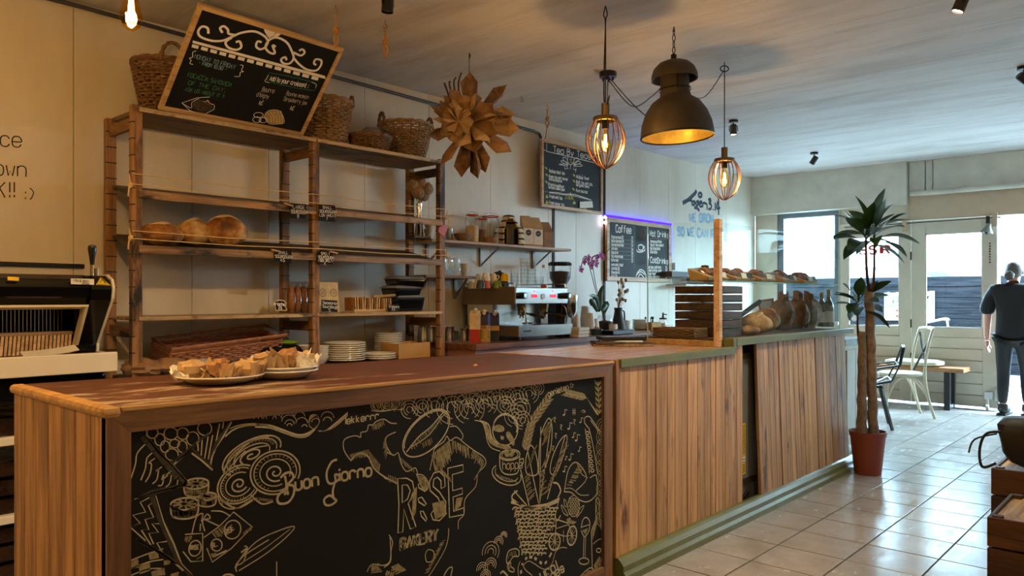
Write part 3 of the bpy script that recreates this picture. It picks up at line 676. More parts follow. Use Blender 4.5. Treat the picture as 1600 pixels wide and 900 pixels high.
# bicycle at the door
def bicycle(name, label, loc, rz):
    t = local(name, label, 'bicycle')
    for x in (-.53, .53):
        b = MB(); b.tube([(x + .34 * math.cos(a), 0, .34 + .34 * math.sin(a)) for a in [2*PI*i/32 for i in range(32)]], .018, 8, closed=True); wh = b.build('wheel', 'rubber', t, smooth=True)
        b = MB()
        for i in range(14): a = 2*PI*i/14; b.tube([(x, .0, .34), (x + .325*math.cos(a), 0, .34 + .325*math.sin(a))], .0018, 4)
        b.tube([(x, -.04, .34), (x, .04, .34)], .02, 8); b.build('spokes', 'steel', wh)
    b = MB(); bb = (-.1, 0, .3)
    for p, q_ in ((bb, (-.25, 0, .85)), (bb, (.36, 0, .62)), ((-.22, 0, .75), (.34, 0, .74)), (bb, (-.53, 0, .34)), ((-.22, 0, .75), (-.53, 0, .34)), ((.36, 0, .62), (.53, 0, .34)), ((.31, 0, .86), (.37, 0, .58))): b.tube([p, q_], .016, 8)
    b.build('frame', 'black', t, smooth=True)
    b = MB(); b.tube([(.31, 0, .86), (.29, 0, 1.0)], .013, 8); b.tube(spl([(.1, -.3, .98), (.26, -.24, 1.02), (.31, 0, 1.0), (.26, .24, 1.02), (.1, .3, .98)], 5), .012, 8); b.build('handlebar', 'steel', t, smooth=True)
    b = MB(); b.ball((-.28, 0, .9), (.14, .08, .035), 14, 8); b.build('saddle', 'black', t, smooth=True)
    b = MB(); b.box(-.8, -.3, -.07, .07, .72, .735); b.build('carrier', 'iron', t)
    b = MB(); b.tube([(.42, -.02, .78), (.48, -.02, .78)], .035, 10); b.build('headlight', 'steel', t, smooth=True)
    return put(t, loc, rz)
bicycle('bicycle', 'parked bicycle with chrome handlebar outside the glazed door', (-2.75, 11.0, -.04), R(8))
bicycle('bicycle', 'bicycle standing outside the doorway behind the person', (-.92, 11.4, -.04), R(60))
# ================================================================== CHALKBOARD COUNTER
CXF = -1.95; CXB = -2.67; CY0 = .712; CY1 = P(956, 700, X=-1.95).y
ct = thing('chalkboard_counter', 'wooden counter with a black chalk-drawn front panel', 'counter', ((CXF + CXB) / 2, 1.8, 0))
b = MB(); b.box(CXB + .02, CXF - .03, CY0 + .03, CY1 - .01, .02, .955); b.build('carcass', 'darkwood', ct)
nb = 7; wdt = (CXF - .002 - CXB) / nb
for i in range(nb):
    b = MB(); b.box(CXB + i * wdt + .001, CXB + (i + 1) * wdt - .001, CY0, CY0 + .025, 0, .978); b.build('end_plank', 'pine', ct, bevel=.0025)
sl = P(204, 700, X=CXF).y; sr = P(943, 700, X=CXF).y; RZ0, RZ1 = .938, .991; XA, XB_ = CXF - .03, CXF + .004
b = MB(); b.hexa([(XA, CY0, 0), (XB_, CY0, 0), (XA, sl, 0), (XB_, sl, 0), (XA, CY0, RZ1), (XB_, CY0, RZ1), (XA, sl, RZ0), (XB_, sl, RZ0)]); b.build('stile', 'oakz', ct)
b = MB(); b.hexa([(XA, sr, 0), (XB_, sr, 0), (XA, CY1, 0), (XB_, CY1, 0), (XA, sr, RZ0 - .018), (XB_, sr, RZ0 - .018), (XA, CY1, RZ1 - .02), (XB_, CY1, RZ1 - .02)]); b.build('stile', 'oakz', ct)
b = MB(); b.hexa([(XA, sl + .001, RZ0), (XB_, sl + .001, RZ0), (XA, sr - .001, RZ0 - .018), (XB_, sr - .001, RZ0 - .018), (XA, CY0 + .001, RZ1), (XB_, CY0 + .001, RZ1), (XA, CY1 - .001, RZ1 - .02), (XB_, CY1 - .001, RZ1 - .02)]); b.build('top_rail', 'oaky', ct)
b = MB(); b.box(XA, XB_, sl, sr, 0, .09); b.build('bottom_rail', 'oaky', ct, bevel=.002)
b = MB(); b.box(CXF - .028, CXF - .012, sl - .01, sr + .01, .08, .95); panel = b.build('chalkboard_panel', 'board_black', ct)
wt = thing('worktop', 'red-brown worktop with oak edging and flour dust, holding the two plates', 'worktop', ((CXF + CXB) / 2, 1.8, .96))
def tz(y): return 1.001 - .0095 * (y - CY0)     # the top sinks slightly towards the far end
def slab(x0, x1, y0, y1, th, name, mat, bev, up=0.0):
    b = MB(); b.hexa([(x0, y0, tz(y0) - th), (x1, y0, tz(y0) - th), (x0, y1, tz(y1) - th), (x1, y1, tz(y1) - th), (x0, y0, tz(y0) + up), (x1, y0, tz(y0) + up), (x0, y1, tz(y1) + up), (x1, y1, tz(y1) + up)]); b.build(name, mat, wt, bevel=bev)
slab(CXB - .02, CXF - .006, CY0 + .03, CY1 + .03, .022, 'slab', 'counter_red', .002)
slab(CXF - .006, CXF + .008, CY0 + .034, CY1 + .012, .0105, 'edge_strip', 'oak', .004, .002)
slab(CXB - .015, CXF + .008, CY0 - .01, CY0 + .034, .024, 'edge_strip', 'oak', .011, .003)

# ---- chalk drawing on the front panel
MP = CXF - .0105
pm = lambda x, y: P(x, y, X=MP)
c1 = crop(200, 620, 6.427); c2 = crop(200, 750, 6); c3 = crop(400, 640, 6); c4 = crop(600, 700, 4.5); c5 = crop(740, 590, 6); c6 = crop(740, 740, 5.627)
ca = crop(200, 600, 3); cb = crop(560, 600, 3)
L = MB(); S = MB(); F2 = MB()    # lines, smudges, shading
T1, T2, T3 = .0032, .0045, .007
def ln(f, pts, w=T1, **k): pline(L, pm, f(pts), w, **k)
def hatch(f, a, bb, n, ln_, jit=.3, w=.0022):   # n short strokes between two polyline ends
    r = random.Random(n * 13 + int(a[0]))
    for i in range(n):
        t = (i + r.uniform(-.3, .3)) / n; x = a[0] + (bb[0] - a[0]) * t; y = a[1] + (bb[1] - a[1]) * t
        k = 1 + r.uniform(-jit, jit)
        pline(F2, pm, f([(x, y), (x + ln_[0] * k, y + ln_[1] * k)]), w, smooth=False)
# upper-left patterns
pfill(S, pm, c1([(120, 415), (175, 380), (600, 850), (585, 890), (450, 800)]))
pfill(S, pm, c1([(440, 640), (800, 360), (815, 375), (450, 695)])); pfill(S, pm, c1([(1005, 270), (1040, 240), (880, 520), (830, 690), (800, 640), (880, 450)]))
pfill(S, pm, c1([(640, 525), (660, 520), (840, 690), (850, 735)]))
ln(c1, [(175, 380), (240, 470), (310, 560), (450, 690), (600, 860)], T2, smooth=False); ln(c1, [(450, 690), (560, 590), (700, 455), (810, 370)], T2)
ln(c1, [(1040, 250), (950, 410), (880, 510), (840, 620), (830, 690), (850, 735), (740, 640), (640, 565)], T2, smooth=False)
for q in ((430, 370, 68, 62), (550, 370, 58, 58), (468, 470, 50, 42), (372, 500, 46, 58), (545, 500, 48, 58), (440, 580, 64, 58), (320, 430, 50, 60), (650, 420, 62, 68), (770, 320, 70, 66), (245, 360, 56, 56)):
    ln(c1, circ(*q), T1 * .8)
for x0, y0, x1, y1 in ((700, 460, 705, 545), (745, 430, 735, 590), (805, 395, 770, 620), (850, 385, 805, 630), (920, 270, 875, 500), (960, 255, 950, 320)): ln(c1, [(x0, y0), (x1, y1)], T1, smooth=False)
for k, (sx, ex) in enumerate(((30, 215), (128, 285), (175, 270), (245, 340), (300, 400), (375, 440), (440, 500))):
    y0 = 820 + k * 18; y1 = 448 + k * 85 if k < 5 else 740 + (k - 5) * 55
    ln(c1, [(sx, y0), (sx + 45, (y0 + y1) / 2 + 40), (sx + 60, (y0 + y1) / 2 - 60), (ex - 60, y1 + 45), (ex, y1)], T1)
# cloud arcs along the top edge and the double wavy line
ln(c1, [(975, 400), (1060, 330), (1180, 290), (1300, 285), (1414, 300)], T2); ln(c1, [(1020, 320), (1120, 285), (1260, 270), (1414, 285)], T1)
for dy in (0, 12, 28): ln(c3, [(-10, 135 + dy), (130, 145 + dy), (260, 190 + dy), (400, 235 + dy * .9), (500, 210 + dy), (590, 130), (570, 55), (510, 60 + dy), (500, 150), (560, 190), (640, 200), (740, 130 + dy), (860, 25 + dy)], T1)
ln(c3, [(1080, 10), (1180, 15), (1310, -5)], T1)
for cx, cy, rr in ((130, 90, 60), (200, 95, 45), (310, 120, 70), (315, 140, 45), (315, 155, 24), (430, 130, 55), (455, 165, 24), (670, 80, 60), (670, 110, 40), (560, 120, 38), (410, 70, 50), (300, 80, 60), (60, 90, 40), (20, 90, 40)):
    ln(c3, circ(cx, cy, rr, rr, a0=185, a1=355, n=10), T1 * .8)
for cx, cy, rr in ((210, 145, 45), (160, 165, 30), (250, 160, 30)): ln(cb, circ(cx - 60, cy - 70, rr, rr, n=12), T1 * .7)
rc = random.Random(4)
for cx, cy, rr in ((300, 105, 45), (360, 100, 60), (440, 110, 75), (520, 115, 70), (590, 95, 60), (545, 70, 42), (480, 70, 45), (650, 70, 45), (700, 50, 40), (745, 60, 46), (800, 45, 46), (620, 50, 45), (760, 115, 45), (735, 150, 50), (840, 20, 30), (690, 100, 40), (240, 120, 40), (185, 100, 28), (130, 98, 26), (80, 100, 22), (770, 170, 40)):
    for q in (1, .66, .34): ln(cb, circ(cx, cy, rr * q, rr * q * 1.05, a0=rc.uniform(80, 120), a1=rc.uniform(400, 430), n=16), T1 * .72)
for cy in range(200, 660, 48):
    for q in (1, .7, .4): ln(cb, circ(1150, cy, 34 * q, 40 * q, a0=90, a1=270, n=8), T1 * .7)
# cinnamon rolls
for (cx, cy, rx, ry, rot) in ((135, 480, 150, 70, 0),): pass
ln(c1, [(960, 765), (990, 680), (1100, 560), (1250, 440), (1414, 405)], T2); ln(c1, [(1060, 690), (1120, 600), (1250, 520), (1400, 490)], T1); ln(c1, [(960, 765), (1000, 740), (1080, 640), (1180, 540)], T1)
def roll(f, cx, cy, rx, ry, rot, a0, a1):
    for q in (1, .86, .62): ln(f, circ(cx, cy, rx * q, ry * q, rot, a0, a1, 22), T2 if q > .9 else T1)
    pts = []
    for i in range(26):
        a = R(a0 + i * 22); q = .42 * (1 - i / 28); x, y = rx * q * math.cos(a), ry * q * math.sin(a); c, s_ = math.cos(R(rot)), math.sin(R(rot)); pts.append((cx + x * c - y * s_, cy + x * s_ + y * c))
    ln(f, pts, T2)
    for i in range(26):
        a = R(a0 + (a1 - a0) * i / 26); c, s_ = math.cos(R(rot)), math.sin(R(rot))
        if 3 < i < 24:
            p = []
            for q in (.72, .84): x, y = rx * q * math.cos(a), ry * q * math.sin(a); p.append((cx + x * c - y * s_, cy + x * s_ + y * c))
            pline(F2, pm, f(p), .0022, smooth=False)
roll(ca, 580, 335, 150, 70, -28, 150, 385); roll(ca, 520, 470, 108, 82, -35, 60, 330); roll(ca, 690, 415, 118, 100, -20, 80, 400)
for x0, y0, x1, y1 in ((430, 560, 585, 545), (575, 540, 680, 550)): 
    ln(ca, [(x0, y0 - 20), ((x0 + x1) / 2, y0 + 22), (x1, y1)], T2); hatch(ca, (x0 + 10, y0 - 10), (x1, y1 - 10), 14, (4, 14))
ln(ca, [(420, 525), (440, 570), (500, 585), (585, 540)], T1)
# tartlets
for cx, cy, rx in ((320, 475, 58), (265, 570, 66), (372, 535, 42)):
    ln(ca, circ(cx, cy - 8, rx, rx * .42, -6), T2); ln(ca, [(cx - rx, cy - 4), (cx - rx * .85, cy + rx * .75), (cx, cy + rx * .95), (cx + rx * .85, cy + rx * .68), (cx + rx, cy - 8)], T2)
    pfill(S, pm, ca([(cx - rx, cy), (cx - rx * .85, cy + rx * .72), (cx, cy + rx * .9), (cx + rx * .85, cy + rx * .65), (cx + rx, cy - 4), (cx, cy + rx * .4)]))
    for k in range(9): a = R(k * 40); pline(F2, pm, ca([(cx, cy - 8), (cx + rx * .85 * math.cos(a), cy - 8 + rx * .36 * math.sin(a))]), .005, smooth=False)
    hatch(ca, (cx - rx * .8, cy + rx * .4), (cx + rx * .8, cy + rx * .36), 16, (0, rx * .4), w=.003)
# zigzags, bar, chequer
pfill(S, pm, c2([(60, 180), (220, 90), (545, 30), (555, 55), (240, 140)])); ln(c2, [(60, 180), (240, 120), (400, 80), (550, 35)], T1)
pfill(S, pm, c2([(200, 160), (255, 140), (330, 400), (500, 790), (610, 900), (560, 900), (430, 720), (300, 430)])); ln(c2, [(255, 145), (330, 390), (430, 600), (500, 790)], T2, smooth=False); ln(c2, [(500, 790), (600, 895)], T2)
zz = [(200, 165), (115, 210), (165, 300), (45, 330), (115, 405), (20, 440), (165, 570)]
ln(c2, zz, T1, smooth=False); ln(c2, [(245, 205), (190, 240), (240, 350), (160, 370), (195, 465), (125, 470), (215, 610)], T1, smooth=False); ln(c2, [(295, 410), (225, 410), (285, 490), (195, 500), (240, 600)], T1, smooth=False); ln(c2, [(365, 575), (270, 590), (330, 690)], T1, smooth=False)
pfill(S, pm, c2([(70, 540), (120, 560), (440, 740), (500, 800), (440, 790), (240, 660), (90, 580)])); ln(c2, [(80, 555), (200, 620), (330, 700), (440, 780), (520, 850)], T2)
for k, y in enumerate((760, 840, 905)): ln(c2, [(10, y - k * 2), (190, y - 70), (330, y - 115 + k * 20)], T1)
for q in (((20, 760), (95, 740), (105, 820), (20, 830)), ((100, 800), (205, 775), (210, 850), (110, 885)), ((190, 690), (280, 670), (290, 730), (205, 750)), ((215, 860), (340, 820), (350, 890), (225, 905)), ((335, 755), (400, 750), (390, 790), (335, 800)), ((400, 880), (480, 860), (470, 905), (400, 905))): pfill(F2, pm, c2(q))
# gift cards on strings
for q in (((535, 510), (700, 500), (700, 760), (590, 765), (515, 670)), ((710, 540), (850, 440), (990, 300), (1165, 440), (970, 640), (790, 770), (740, 640))): ln(c2, q, T1, smooth=False)
ln(c2, circ(628, 640, 56, 74, 15), T1); ln(c2, circ(830, 610, 52, 56), T1); ln(c2, circ(980, 465, 76, 88, 20), T1)
ln(c2, [(780, 290), (880, 295), (960, 340)], T1); ln(c2, [(600, 500), (640, 350), (700, 315), (690, 390), (740, 320), (770, 360), (700, 380), (720, 480)], T1); ln(c2, [(720, 370), (850, 430)], T1); ln(c2, [(680, 410), (675, 480)], T1)
ptext(L, pm, 'RISE', *c2([(585, 655)])[0], 6.5, (1, -.1), (0, -1), T1, sx=.72); ptext(L, pm, 'R..', *c2([(800, 635)])[0], 7, (.9, -.35), (-.3, -.95), T1, sx=.72); ptext(L, pm, 'RISE', *c2([(925, 520)])[0], 8, (.72, -.6), (-.45, -.85), T1, sx=.72)
hatch(c2, (790, 500), (900, 420), 10, (40, 50)); hatch(c2, (1080, 490), (1160, 430), 7, (10, 24)); hatch(c2, (545, 530), (605, 520), 6, (-10, 50)); hatch(c2, (640, 745), (700, 710), 5, (20, -16)); hatch(c2, (780, 690), (830, 680), 6, (6, 30)); ln(c2, [(800, 720), (925, 660)], T2)
# big curved baguette
ln(c2, [(1020, 860), (1010, 800), (1100, 700), (1320, 560)], T1); ln(ca, [(505, 870), (520, 830), (600, 740), (700, 690), (780, 668), (740, 720), (640, 800), (520, 875)], T1); ln(ca, [(520, 830), (560, 770), (530, 790)], T2); ln(ca, [(530, 840), (640, 770), (760, 680)], T1 * .7)
ln(c2, [(1010, 800), (1080, 770), (1120, 640), (1090, 620)], T1)
ln(ca, [(697, 832), (697, 900)], T1, smooth=False); ln(ca, circ(470, 908, 28, 16, a0=190, a1=350), T2)
# lettering
ptext(L, pm, 'lekkerrr', 539, 663, 10.5, (1, -.17), (0, -1), .0042, sx=.78)
ln(c3, [(230, 640), (270, 600), (330, 590), (350, 640), (300, 700), (290, 760), (265, 800)], T3); ln(c3, [(270, 620), (285, 700), (275, 770)], T3); ln(c3, [(300, 705), (355, 720), (350, 800), (300, 870), (220, 880), (200, 830), (240, 770), (290, 760), (300, 800)], T3)
ptext(L, pm, 'uon', 462, 766, 20, (1, -.21), (-.05, -1), T3, sx=.72)
ln(c3, [(760, 470), (710, 490), (665, 580), (670, 670), (710, 695), (770, 660), (780, 620), (740, 610), (745, 660), (720, 760), (730, 830), (755, 855), (700, 895), (650, 890), (640, 840), (690, 805), (730, 830)], T3)
ptext(L, pm, 'iorno', 529, 752, 19, (1, -.17), (-.05, -1), T3, sx=.72)
# continents (outline left of the lettering, Africa-like shape behind RISE)
ln(c3, [(890, 480), (825, 380), (830, 280), (930, 245), (980, 260), (985, 215), (1040, 200), (1055, 145), (1090, 145), (1130, 110), (1200, 90), (1260, 125), (1320, 130)], T1)
ln(c3, [(890, 480), (930, 430), (990, 410), (1050, 440), (1100, 540), (1160, 600), (1240, 650), (1320, 690)], T2); hatch(c3, (880, 420), (1060, 370), 18, (20, 45)); hatch(c3, (1070, 400), (1170, 520), 14, (-10, 80)); hatch(c3, (1090, 150), (1200, 95), 12, (10, 45)); hatch(c3, (1240, 610), (1320, 640), 9, (0, 55)); ln(c3, [(1310, 210), (1230, 250), (1215, 310), (1250, 390), (1290, 430), (1330, 400)], T1); hatch(c3, (1215, 265), (1240, 400), 9, (-22, 70))
ln(c4, [(0, 210), (80, 240)], T1); ln(c4, [(20, 30), (70, 50), (100, 35), (120, 110), (160, 165), (220, 140), (240, 200)], T1); hatch(c4, (110, 60), (215, 150), 14, (6, 36))
# coffee bean
ln(cb, circ(318, 230, 138, 74, -46), T2); ln(cb, circ(318, 230, 130, 68, -46, 200, 400), T1); ln(cb, [(225, 320), (280, 250), (340, 200), (400, 130)], T2); ln(cb, [(240, 300), (330, 240), (395, 150)], T1)
hatch(cb, (240, 290), (390, 150), 22, (10, 22)); hatch(cb, (300, 275), (345, 250), 8, (8, 26))
# Africa-like outline with shading
ln(cb, [(335, 405), (350, 330), (360, 300), (400, 270), (415, 245), (430, 265), (460, 250), (500, 280), (540, 310), (590, 345), (595, 380), (560, 420), (550, 480), (500, 540), (495, 610), (470, 640), (468, 680)], T1)
ln(cb, [(430, 200), (460, 200), (490, 240), (480, 265)], T1)
for a, bb, n, dl in (((345, 330), (430, 260), 20, (14, 70)), ((440, 262), (520, 300), 14, (4, 46)), ((350, 360), (430, 300), 16, (10, 50)), ((540, 310), (592, 360), 12, (-14, 34)), ((590, 370), (556, 430), 10, (-14, 20)), ((380, 390), (430, 440), 10, (10, 24))): hatch(cb, a, bb, n, dl, w=.0035)
for pts in ([(270, 425), (320, 440), (325, 500), (300, 500)], [(255, 500), (275, 480), (270, 600), (250, 640)], [(345, 560), (400, 545), (415, 610), (360, 635)], [(460, 535), (490, 530), (480, 570), (450, 600)]): pfill(F2, pm, cb(pts))
# RISE in outline capitals
def outl(pts, w=T2): pline(L, pm, c4(pts), w, smooth=False, closed=True)
outl([(95, 215), (160, 212), (200, 235), (210, 290), (190, 360), (170, 390), (225, 555), (185, 570), (140, 430), (132, 590), (98, 598), (105, 400)])
outl([(128, 260), (165, 260), (185, 300), (165, 360), (128, 385)])
outl([(240, 255), (260, 250), (300, 290), (290, 305), (245, 280)]); outl([(240, 355), (265, 345), (298, 395), (285, 405), (245, 380)]); outl([(255, 445), (275, 445), (302, 500), (295, 515), (262, 480)])
ln(c4, [(225, 185), (270, 190), (305, 230), (310, 280), (290, 300)], T1); hatch(c4, (235, 190), (300, 240), 14, (6, 36), w=.003)
ln(c4, [(430, 270), (425, 200), (390, 165), (350, 175), (318, 240), (325, 300), (380, 350), (400, 400), (395, 450), (360, 460), (345, 440), (330, 465), (345, 505), (390, 510), (430, 470), (435, 380), (390, 310), (345, 270), (350, 220), (375, 205), (400, 230), (402, 285), (430, 270)], T2, smooth=False)
outl([(448, 142), (556, 118), (558, 165), (480, 188), (483, 300), (550, 282), (552, 322), (485, 345), (490, 445), (560, 420), (562, 468), (460, 488), (455, 300)])
for k in range(3): ptext(L, pm, 'BAKERY', 625 + k * .7, 859 - k * .3, 17, (1, -.255), (.02, -1), .007, sx=.66)
# land below the lettering
ln(c4, [(35, 610), (60, 660), (50, 720), (45, 800), (0, 840)], T1); ln(c4, [(455, 565), (450, 640), (420, 730), (330, 880), (310, 900)], T1); hatch(c4, (430, 650), (310, 880), 26, (-26, 8)); ln(c4, [(290, 750), (310, 715), (350, 730), (345, 790), (300, 800), (290, 750)], T1)
hatch(c4, (100, 815), (160, 860), 9, (-60, 26), w=.004); hatch(c4, (20, 860), (80, 880), 8, (-10, 30), w=.004); ln(c4, [(420, 900), (450, 850), (480, 840), (470, 900)], T2); hatch(cb, (60, 850), (60, 890), 6, (40, -6), w=.004); ln(cb, [(40, 880), (65, 845), (120, 850), (150, 820), (148, 710)], T1)
# pouring jug of steam into the cup, with a sleeping face
ln(c5, circ(297, 485, 118, 150, 6, -60, 275, 26), T2); ln(c5, circ(297, 470, 112, 125, 0, 180, 380, 16), T3)
for q in (((180, 470), (230, 440), (280, 460), (285, 500), (230, 510), (180, 490)), ((310, 510), (345, 515), (385, 600), (370, 640), (330, 590), (305, 545)), ((255, 545), (285, 555), (275, 585), (255, 575))): pfill(F2, pm, c5(q), True)
pfill(F2, pm, c5([(80, 410), (120, 430), (160, 540), (180, 590), (260, 630), (340, 650), (350, 680), (240, 660), (150, 610), (110, 500)]), True)
ln(c5, [(10, 400), (80, 420), (110, 500), (130, 600), (170, 660), (250, 690)], T1); ln(c5, [(60, 405), (140, 440), (170, 560), (230, 620), (330, 640), (355, 690)], T2)
# cup and saucer
ln(c5, circ(340, 725, 95, 50, -6), T2); ln(c5, circ(340, 725, 76, 38, -6), T1); ln(c5, [(245, 730), (250, 850), (300, 905), (400, 900), (425, 840), (432, 725)], T2); ln(c5, [(430, 770), (465, 760), (460, 810), (420, 840)], T2)
pfill(F2, pm, c5([(290, 700), (330, 690), (335, 740), (300, 740)]), True); pfill(F2, pm, c5([(345, 700), (385, 690), (370, 735), (340, 740)]), True)
ptext(L, pm, 'hoppa', *c5([(272, 862)])[0], 13, (1, -.08), (0, -1), T1, sx=.55)
ln(cb, circ(695, 425, 70, 46, 20, -30, 210, 20), T2); ln(cb, circ(695, 420, 56, 34, 20, 0, 190, 16), T1); hatch(cb, (640, 420), (745, 455), 20, (6, 14))
# wheat ears
def ear(f, a, bb, n, s_):
    ln(f, [a, ((a[0] + bb[0]) / 2, (a[1] + bb[1]) / 2), bb], T1, smooth=False); ax = math.atan2(bb[1] - a[1], bb[0] - a[0])
    for i in range(n):
        t = i / n; x = a[0] + (bb[0] - a[0]) * t; y = a[1] + (bb[1] - a[1]) * t
        for sg in (-1, 1):
            an = ax + sg * .5; e = (x + s_ * math.cos(an), y + s_ * math.sin(an)); nx, ny = -math.sin(an) * s_ * .16, math.cos(an) * s_ * .16
            pfill(F2, pm, f([(x, y), ((x + e[0]) / 2 + nx, (y + e[1]) / 2 + ny), e, ((x + e[0]) / 2 - nx, (y + e[1]) / 2 - ny)]))
ear(c5, (480, 680), (540, 430), 6, 90); ear(c5, (540, 430), (700, 200), 6, 90); ear(c5, (1160, 350), (1060, 190), 1, 10); ear(c5, (1060, 190), (860, 140), 6, 80); ear(c5, (1180, 340), (1165, 30), 6, 70); ln(c5, [(1060, 190), (1170, 350)], T2)
ptext(L, pm, 'genieten', 857, 620, 8.5, (.9, -.34), (-.25, -1), .0042, sx=.66); ln(c5, [(915, 95), (905, 65), (918, 55), (922, 70), (935, 60), (932, 80), (915, 95)], T1)
# loaves in the basket
def bag(f, pts): pline(L, pm, f(pts), T2, closed=True, k=4); 
bag(c5, [(500, 900), (490, 760), (535, 635), (585, 720), (600, 900)]); bag(c5, [(610, 890), (620, 620), (645, 490), (705, 380), (735, 470), (720, 680), (650, 890)]); bag(c5, [(720, 890), (735, 760), (805, 600), (870, 540), (865, 650), (780, 890)])
for a, bb, n, dl in (((500, 850), (560, 680), 14, (40, -60)), ((640, 640), (700, 430), 16, (40, -50)), ((630, 860), (700, 700), 12, (40, -50)), ((740, 870), (860, 620), 18, (20, -40)), ((650, 500), (710, 400), 8, (20, 60))): hatch(c5, a, bb, n, dl, w=.004)
for a, bb in (((790, 300), (845, 560)), ((855, 200), (850, 560)), ((905, 170), (850, 560)), ((970, 240), (885, 540)), ((760, 400), (800, 570)), ((730, 500), (790, 570))): ln(cb, [a, bb], T2, smooth=False)
for a, bb, n in (((780, 440), (800, 560), 10), ((850, 420), (850, 540), 10), ((870, 520), (960, 300), 14)): hatch(cb, a, bb, n, (26, -26), w=.004)
# woven basket
rb = random.Random(9)
for k in range(13):
    y = 300 + k * 33; x0 = 365 + k * 6.5; x1 = 735 - k * 9
    for i in range(int((x1 - x0) / 36) + 1):
        x = x0 + i * 36 + (k % 2) * 14 + rb.uniform(-4, 4); ln(c6, circ(x, y + 14 + rb.uniform(-5, 5), 22, 17, -18, 180, 350, 6), .0062)
ln(c6, [(330, 250), (400, 270), (470, 300), (560, 285), (650, 270), (755, 220)], .011); ln(c6, [(340, 225), (430, 280), (560, 310), (660, 280), (750, 245)], T3)
ln(c6, [(340, 230), (340, 190), (385, 150)], T3); ln(c6, [(700, 80), (740, 90), (765, 150), (740, 210)], T3); ln(c6, [(360, 290), (430, 720)], T1); ln(c6, [(745, 250), (690, 500)], T1); ln(c6, [(570, 330), (575, 720)], T1)
# music notes
for x, y, s_ in ((845, 350, 30), (890, 480, 34), (960, 590, 34), (900, 770, 34), (930, 560, 26), (985, 690, 24), (1000, 420, 26), (845, 880, 30), (860, 770, 18)):
    pfill(L, pm, c5(circ(x, y, s_ * .34, s_ * .26)[:-1])); ln(c5, [(x + s_ * .3, y), (x + s_ * .4, y - s_ * 1.7), (x + s_ * 1.1, y - s_ * 1.5)], T2, smooth=False)
for x, y in ((760, 390), (820, 460), (770, 540), (945, 410), (745, 660)): ln(c5, [(x - 10, y - 14), (x + 8, y - 16), (x + 4, y), (x - 6, y + 6), (x + 6, y + 30)], T1)
ptext(L, pm, '#', *c5([(925, 350)])[0], 10, (1, 0), (0, -1), T1, sx=.8); ln(c5, [(1010, 320), (1030, 305), (1048, 320), (1025, 328)], T1)
# saxophone
ln(c5, [(1075, 470), (1040, 420), (1045, 375), (1085, 365), (1120, 410), (1190, 510)], T2); ln(c5, [(1095, 400), (1170, 500)], T1); ln(c5, [(1045, 480), (1070, 640), (1085, 900)], T2); ln(c5, [(1080, 470), (1120, 640), (1165, 900)], T2)
for k in range(9): ln(c5, circ(1065 + k * 6, 520 + k * 44, 16, 14, n=8), T2)
ln(cb, [(1085, 440), (1115, 430), (1118, 510), (1080, 550), (1040, 545), (1000, 510), (965, 505)], T2); ln(cb, [(965, 505), (985, 400), (1025, 368), (1070, 440), (1020, 500)], T2); ln(cb, [(1025, 370), (1045, 420), (1075, 440)], T1); ln(cb, [(970, 490), (1000, 490), (1040, 520), (1080, 520)], T1); hatch(cb, (980, 470), (1030, 380), 12, (24, 4), w=.004)
# protea
ln(c6, circ(880, 285, 52, 92, 0), T1)
for k in range(9):
    for i in range(4): ln(c6, circ(846 + i * 22 + (k % 2) * 8, 225 + k * 17, 8, 10, 0, 180, 360, 4), T1)
for q in (((770, 275), (800, 310), (830, 370), (790, 345)), ((795, 225), (815, 250), (820, 290), (800, 280)), ((935, 310), (970, 280), (950, 330), (905, 385))): pline(L, pm, c6(q), T1, closed=True)
# bicycle
for cx, cy, rx, ry in ((712, 600, 48, 72), (865, 545, 40, 84)):
    ln(c6, circ(cx, cy, rx, ry, 8), T3); 
    for k in range(10): a = R(k * 36); ln(c6, [(cx, cy), (cx + rx * .9 * math.cos(a), cy + ry * .9 * math.sin(a))], T1 * .7, smooth=False)
ln(c6, [(712, 600), (725, 460), (720, 370)], T2, smooth=False); ln(c6, [(725, 400), (840, 440)], T2, smooth=False); ln(c6, [(720, 485), (830, 450)], T1, smooth=False); ln(c6, [(720, 520), (790, 550), (865, 545), (835, 440)], T2, smooth=False); ln(c6, [(712, 380), (735, 415), (765, 365)], T2); pfill(F2, pm, c6([(815, 400), (850, 385), (860, 410), (905, 425), (880, 445), (830, 440)])); ln(c6, [(790, 500), (790, 600)], T1, smooth=False)
# dashed winding road
ln(c6, [(820, 655), (770, 650), (720, 690), (690, 790), (640, 840), (590, 830), (530, 790), (480, 770), (440, 810), (460, 850), (515, 895)], T1); ln(c6, [(410, 770), (390, 830), (395, 900)], T1)
for x, y, dx, dy in ((665, 735, 20, -40), (625, 790, 20, -16), (580, 775, 20, 16), (535, 740, 20, 16), (490, 733, 26, 2), (452, 752, 20, -14), (425, 805, 8, -18), (415, 850, 4, 28)): ln(c6, [(x, y), (x + dx, y + dy)], .011, smooth=False)
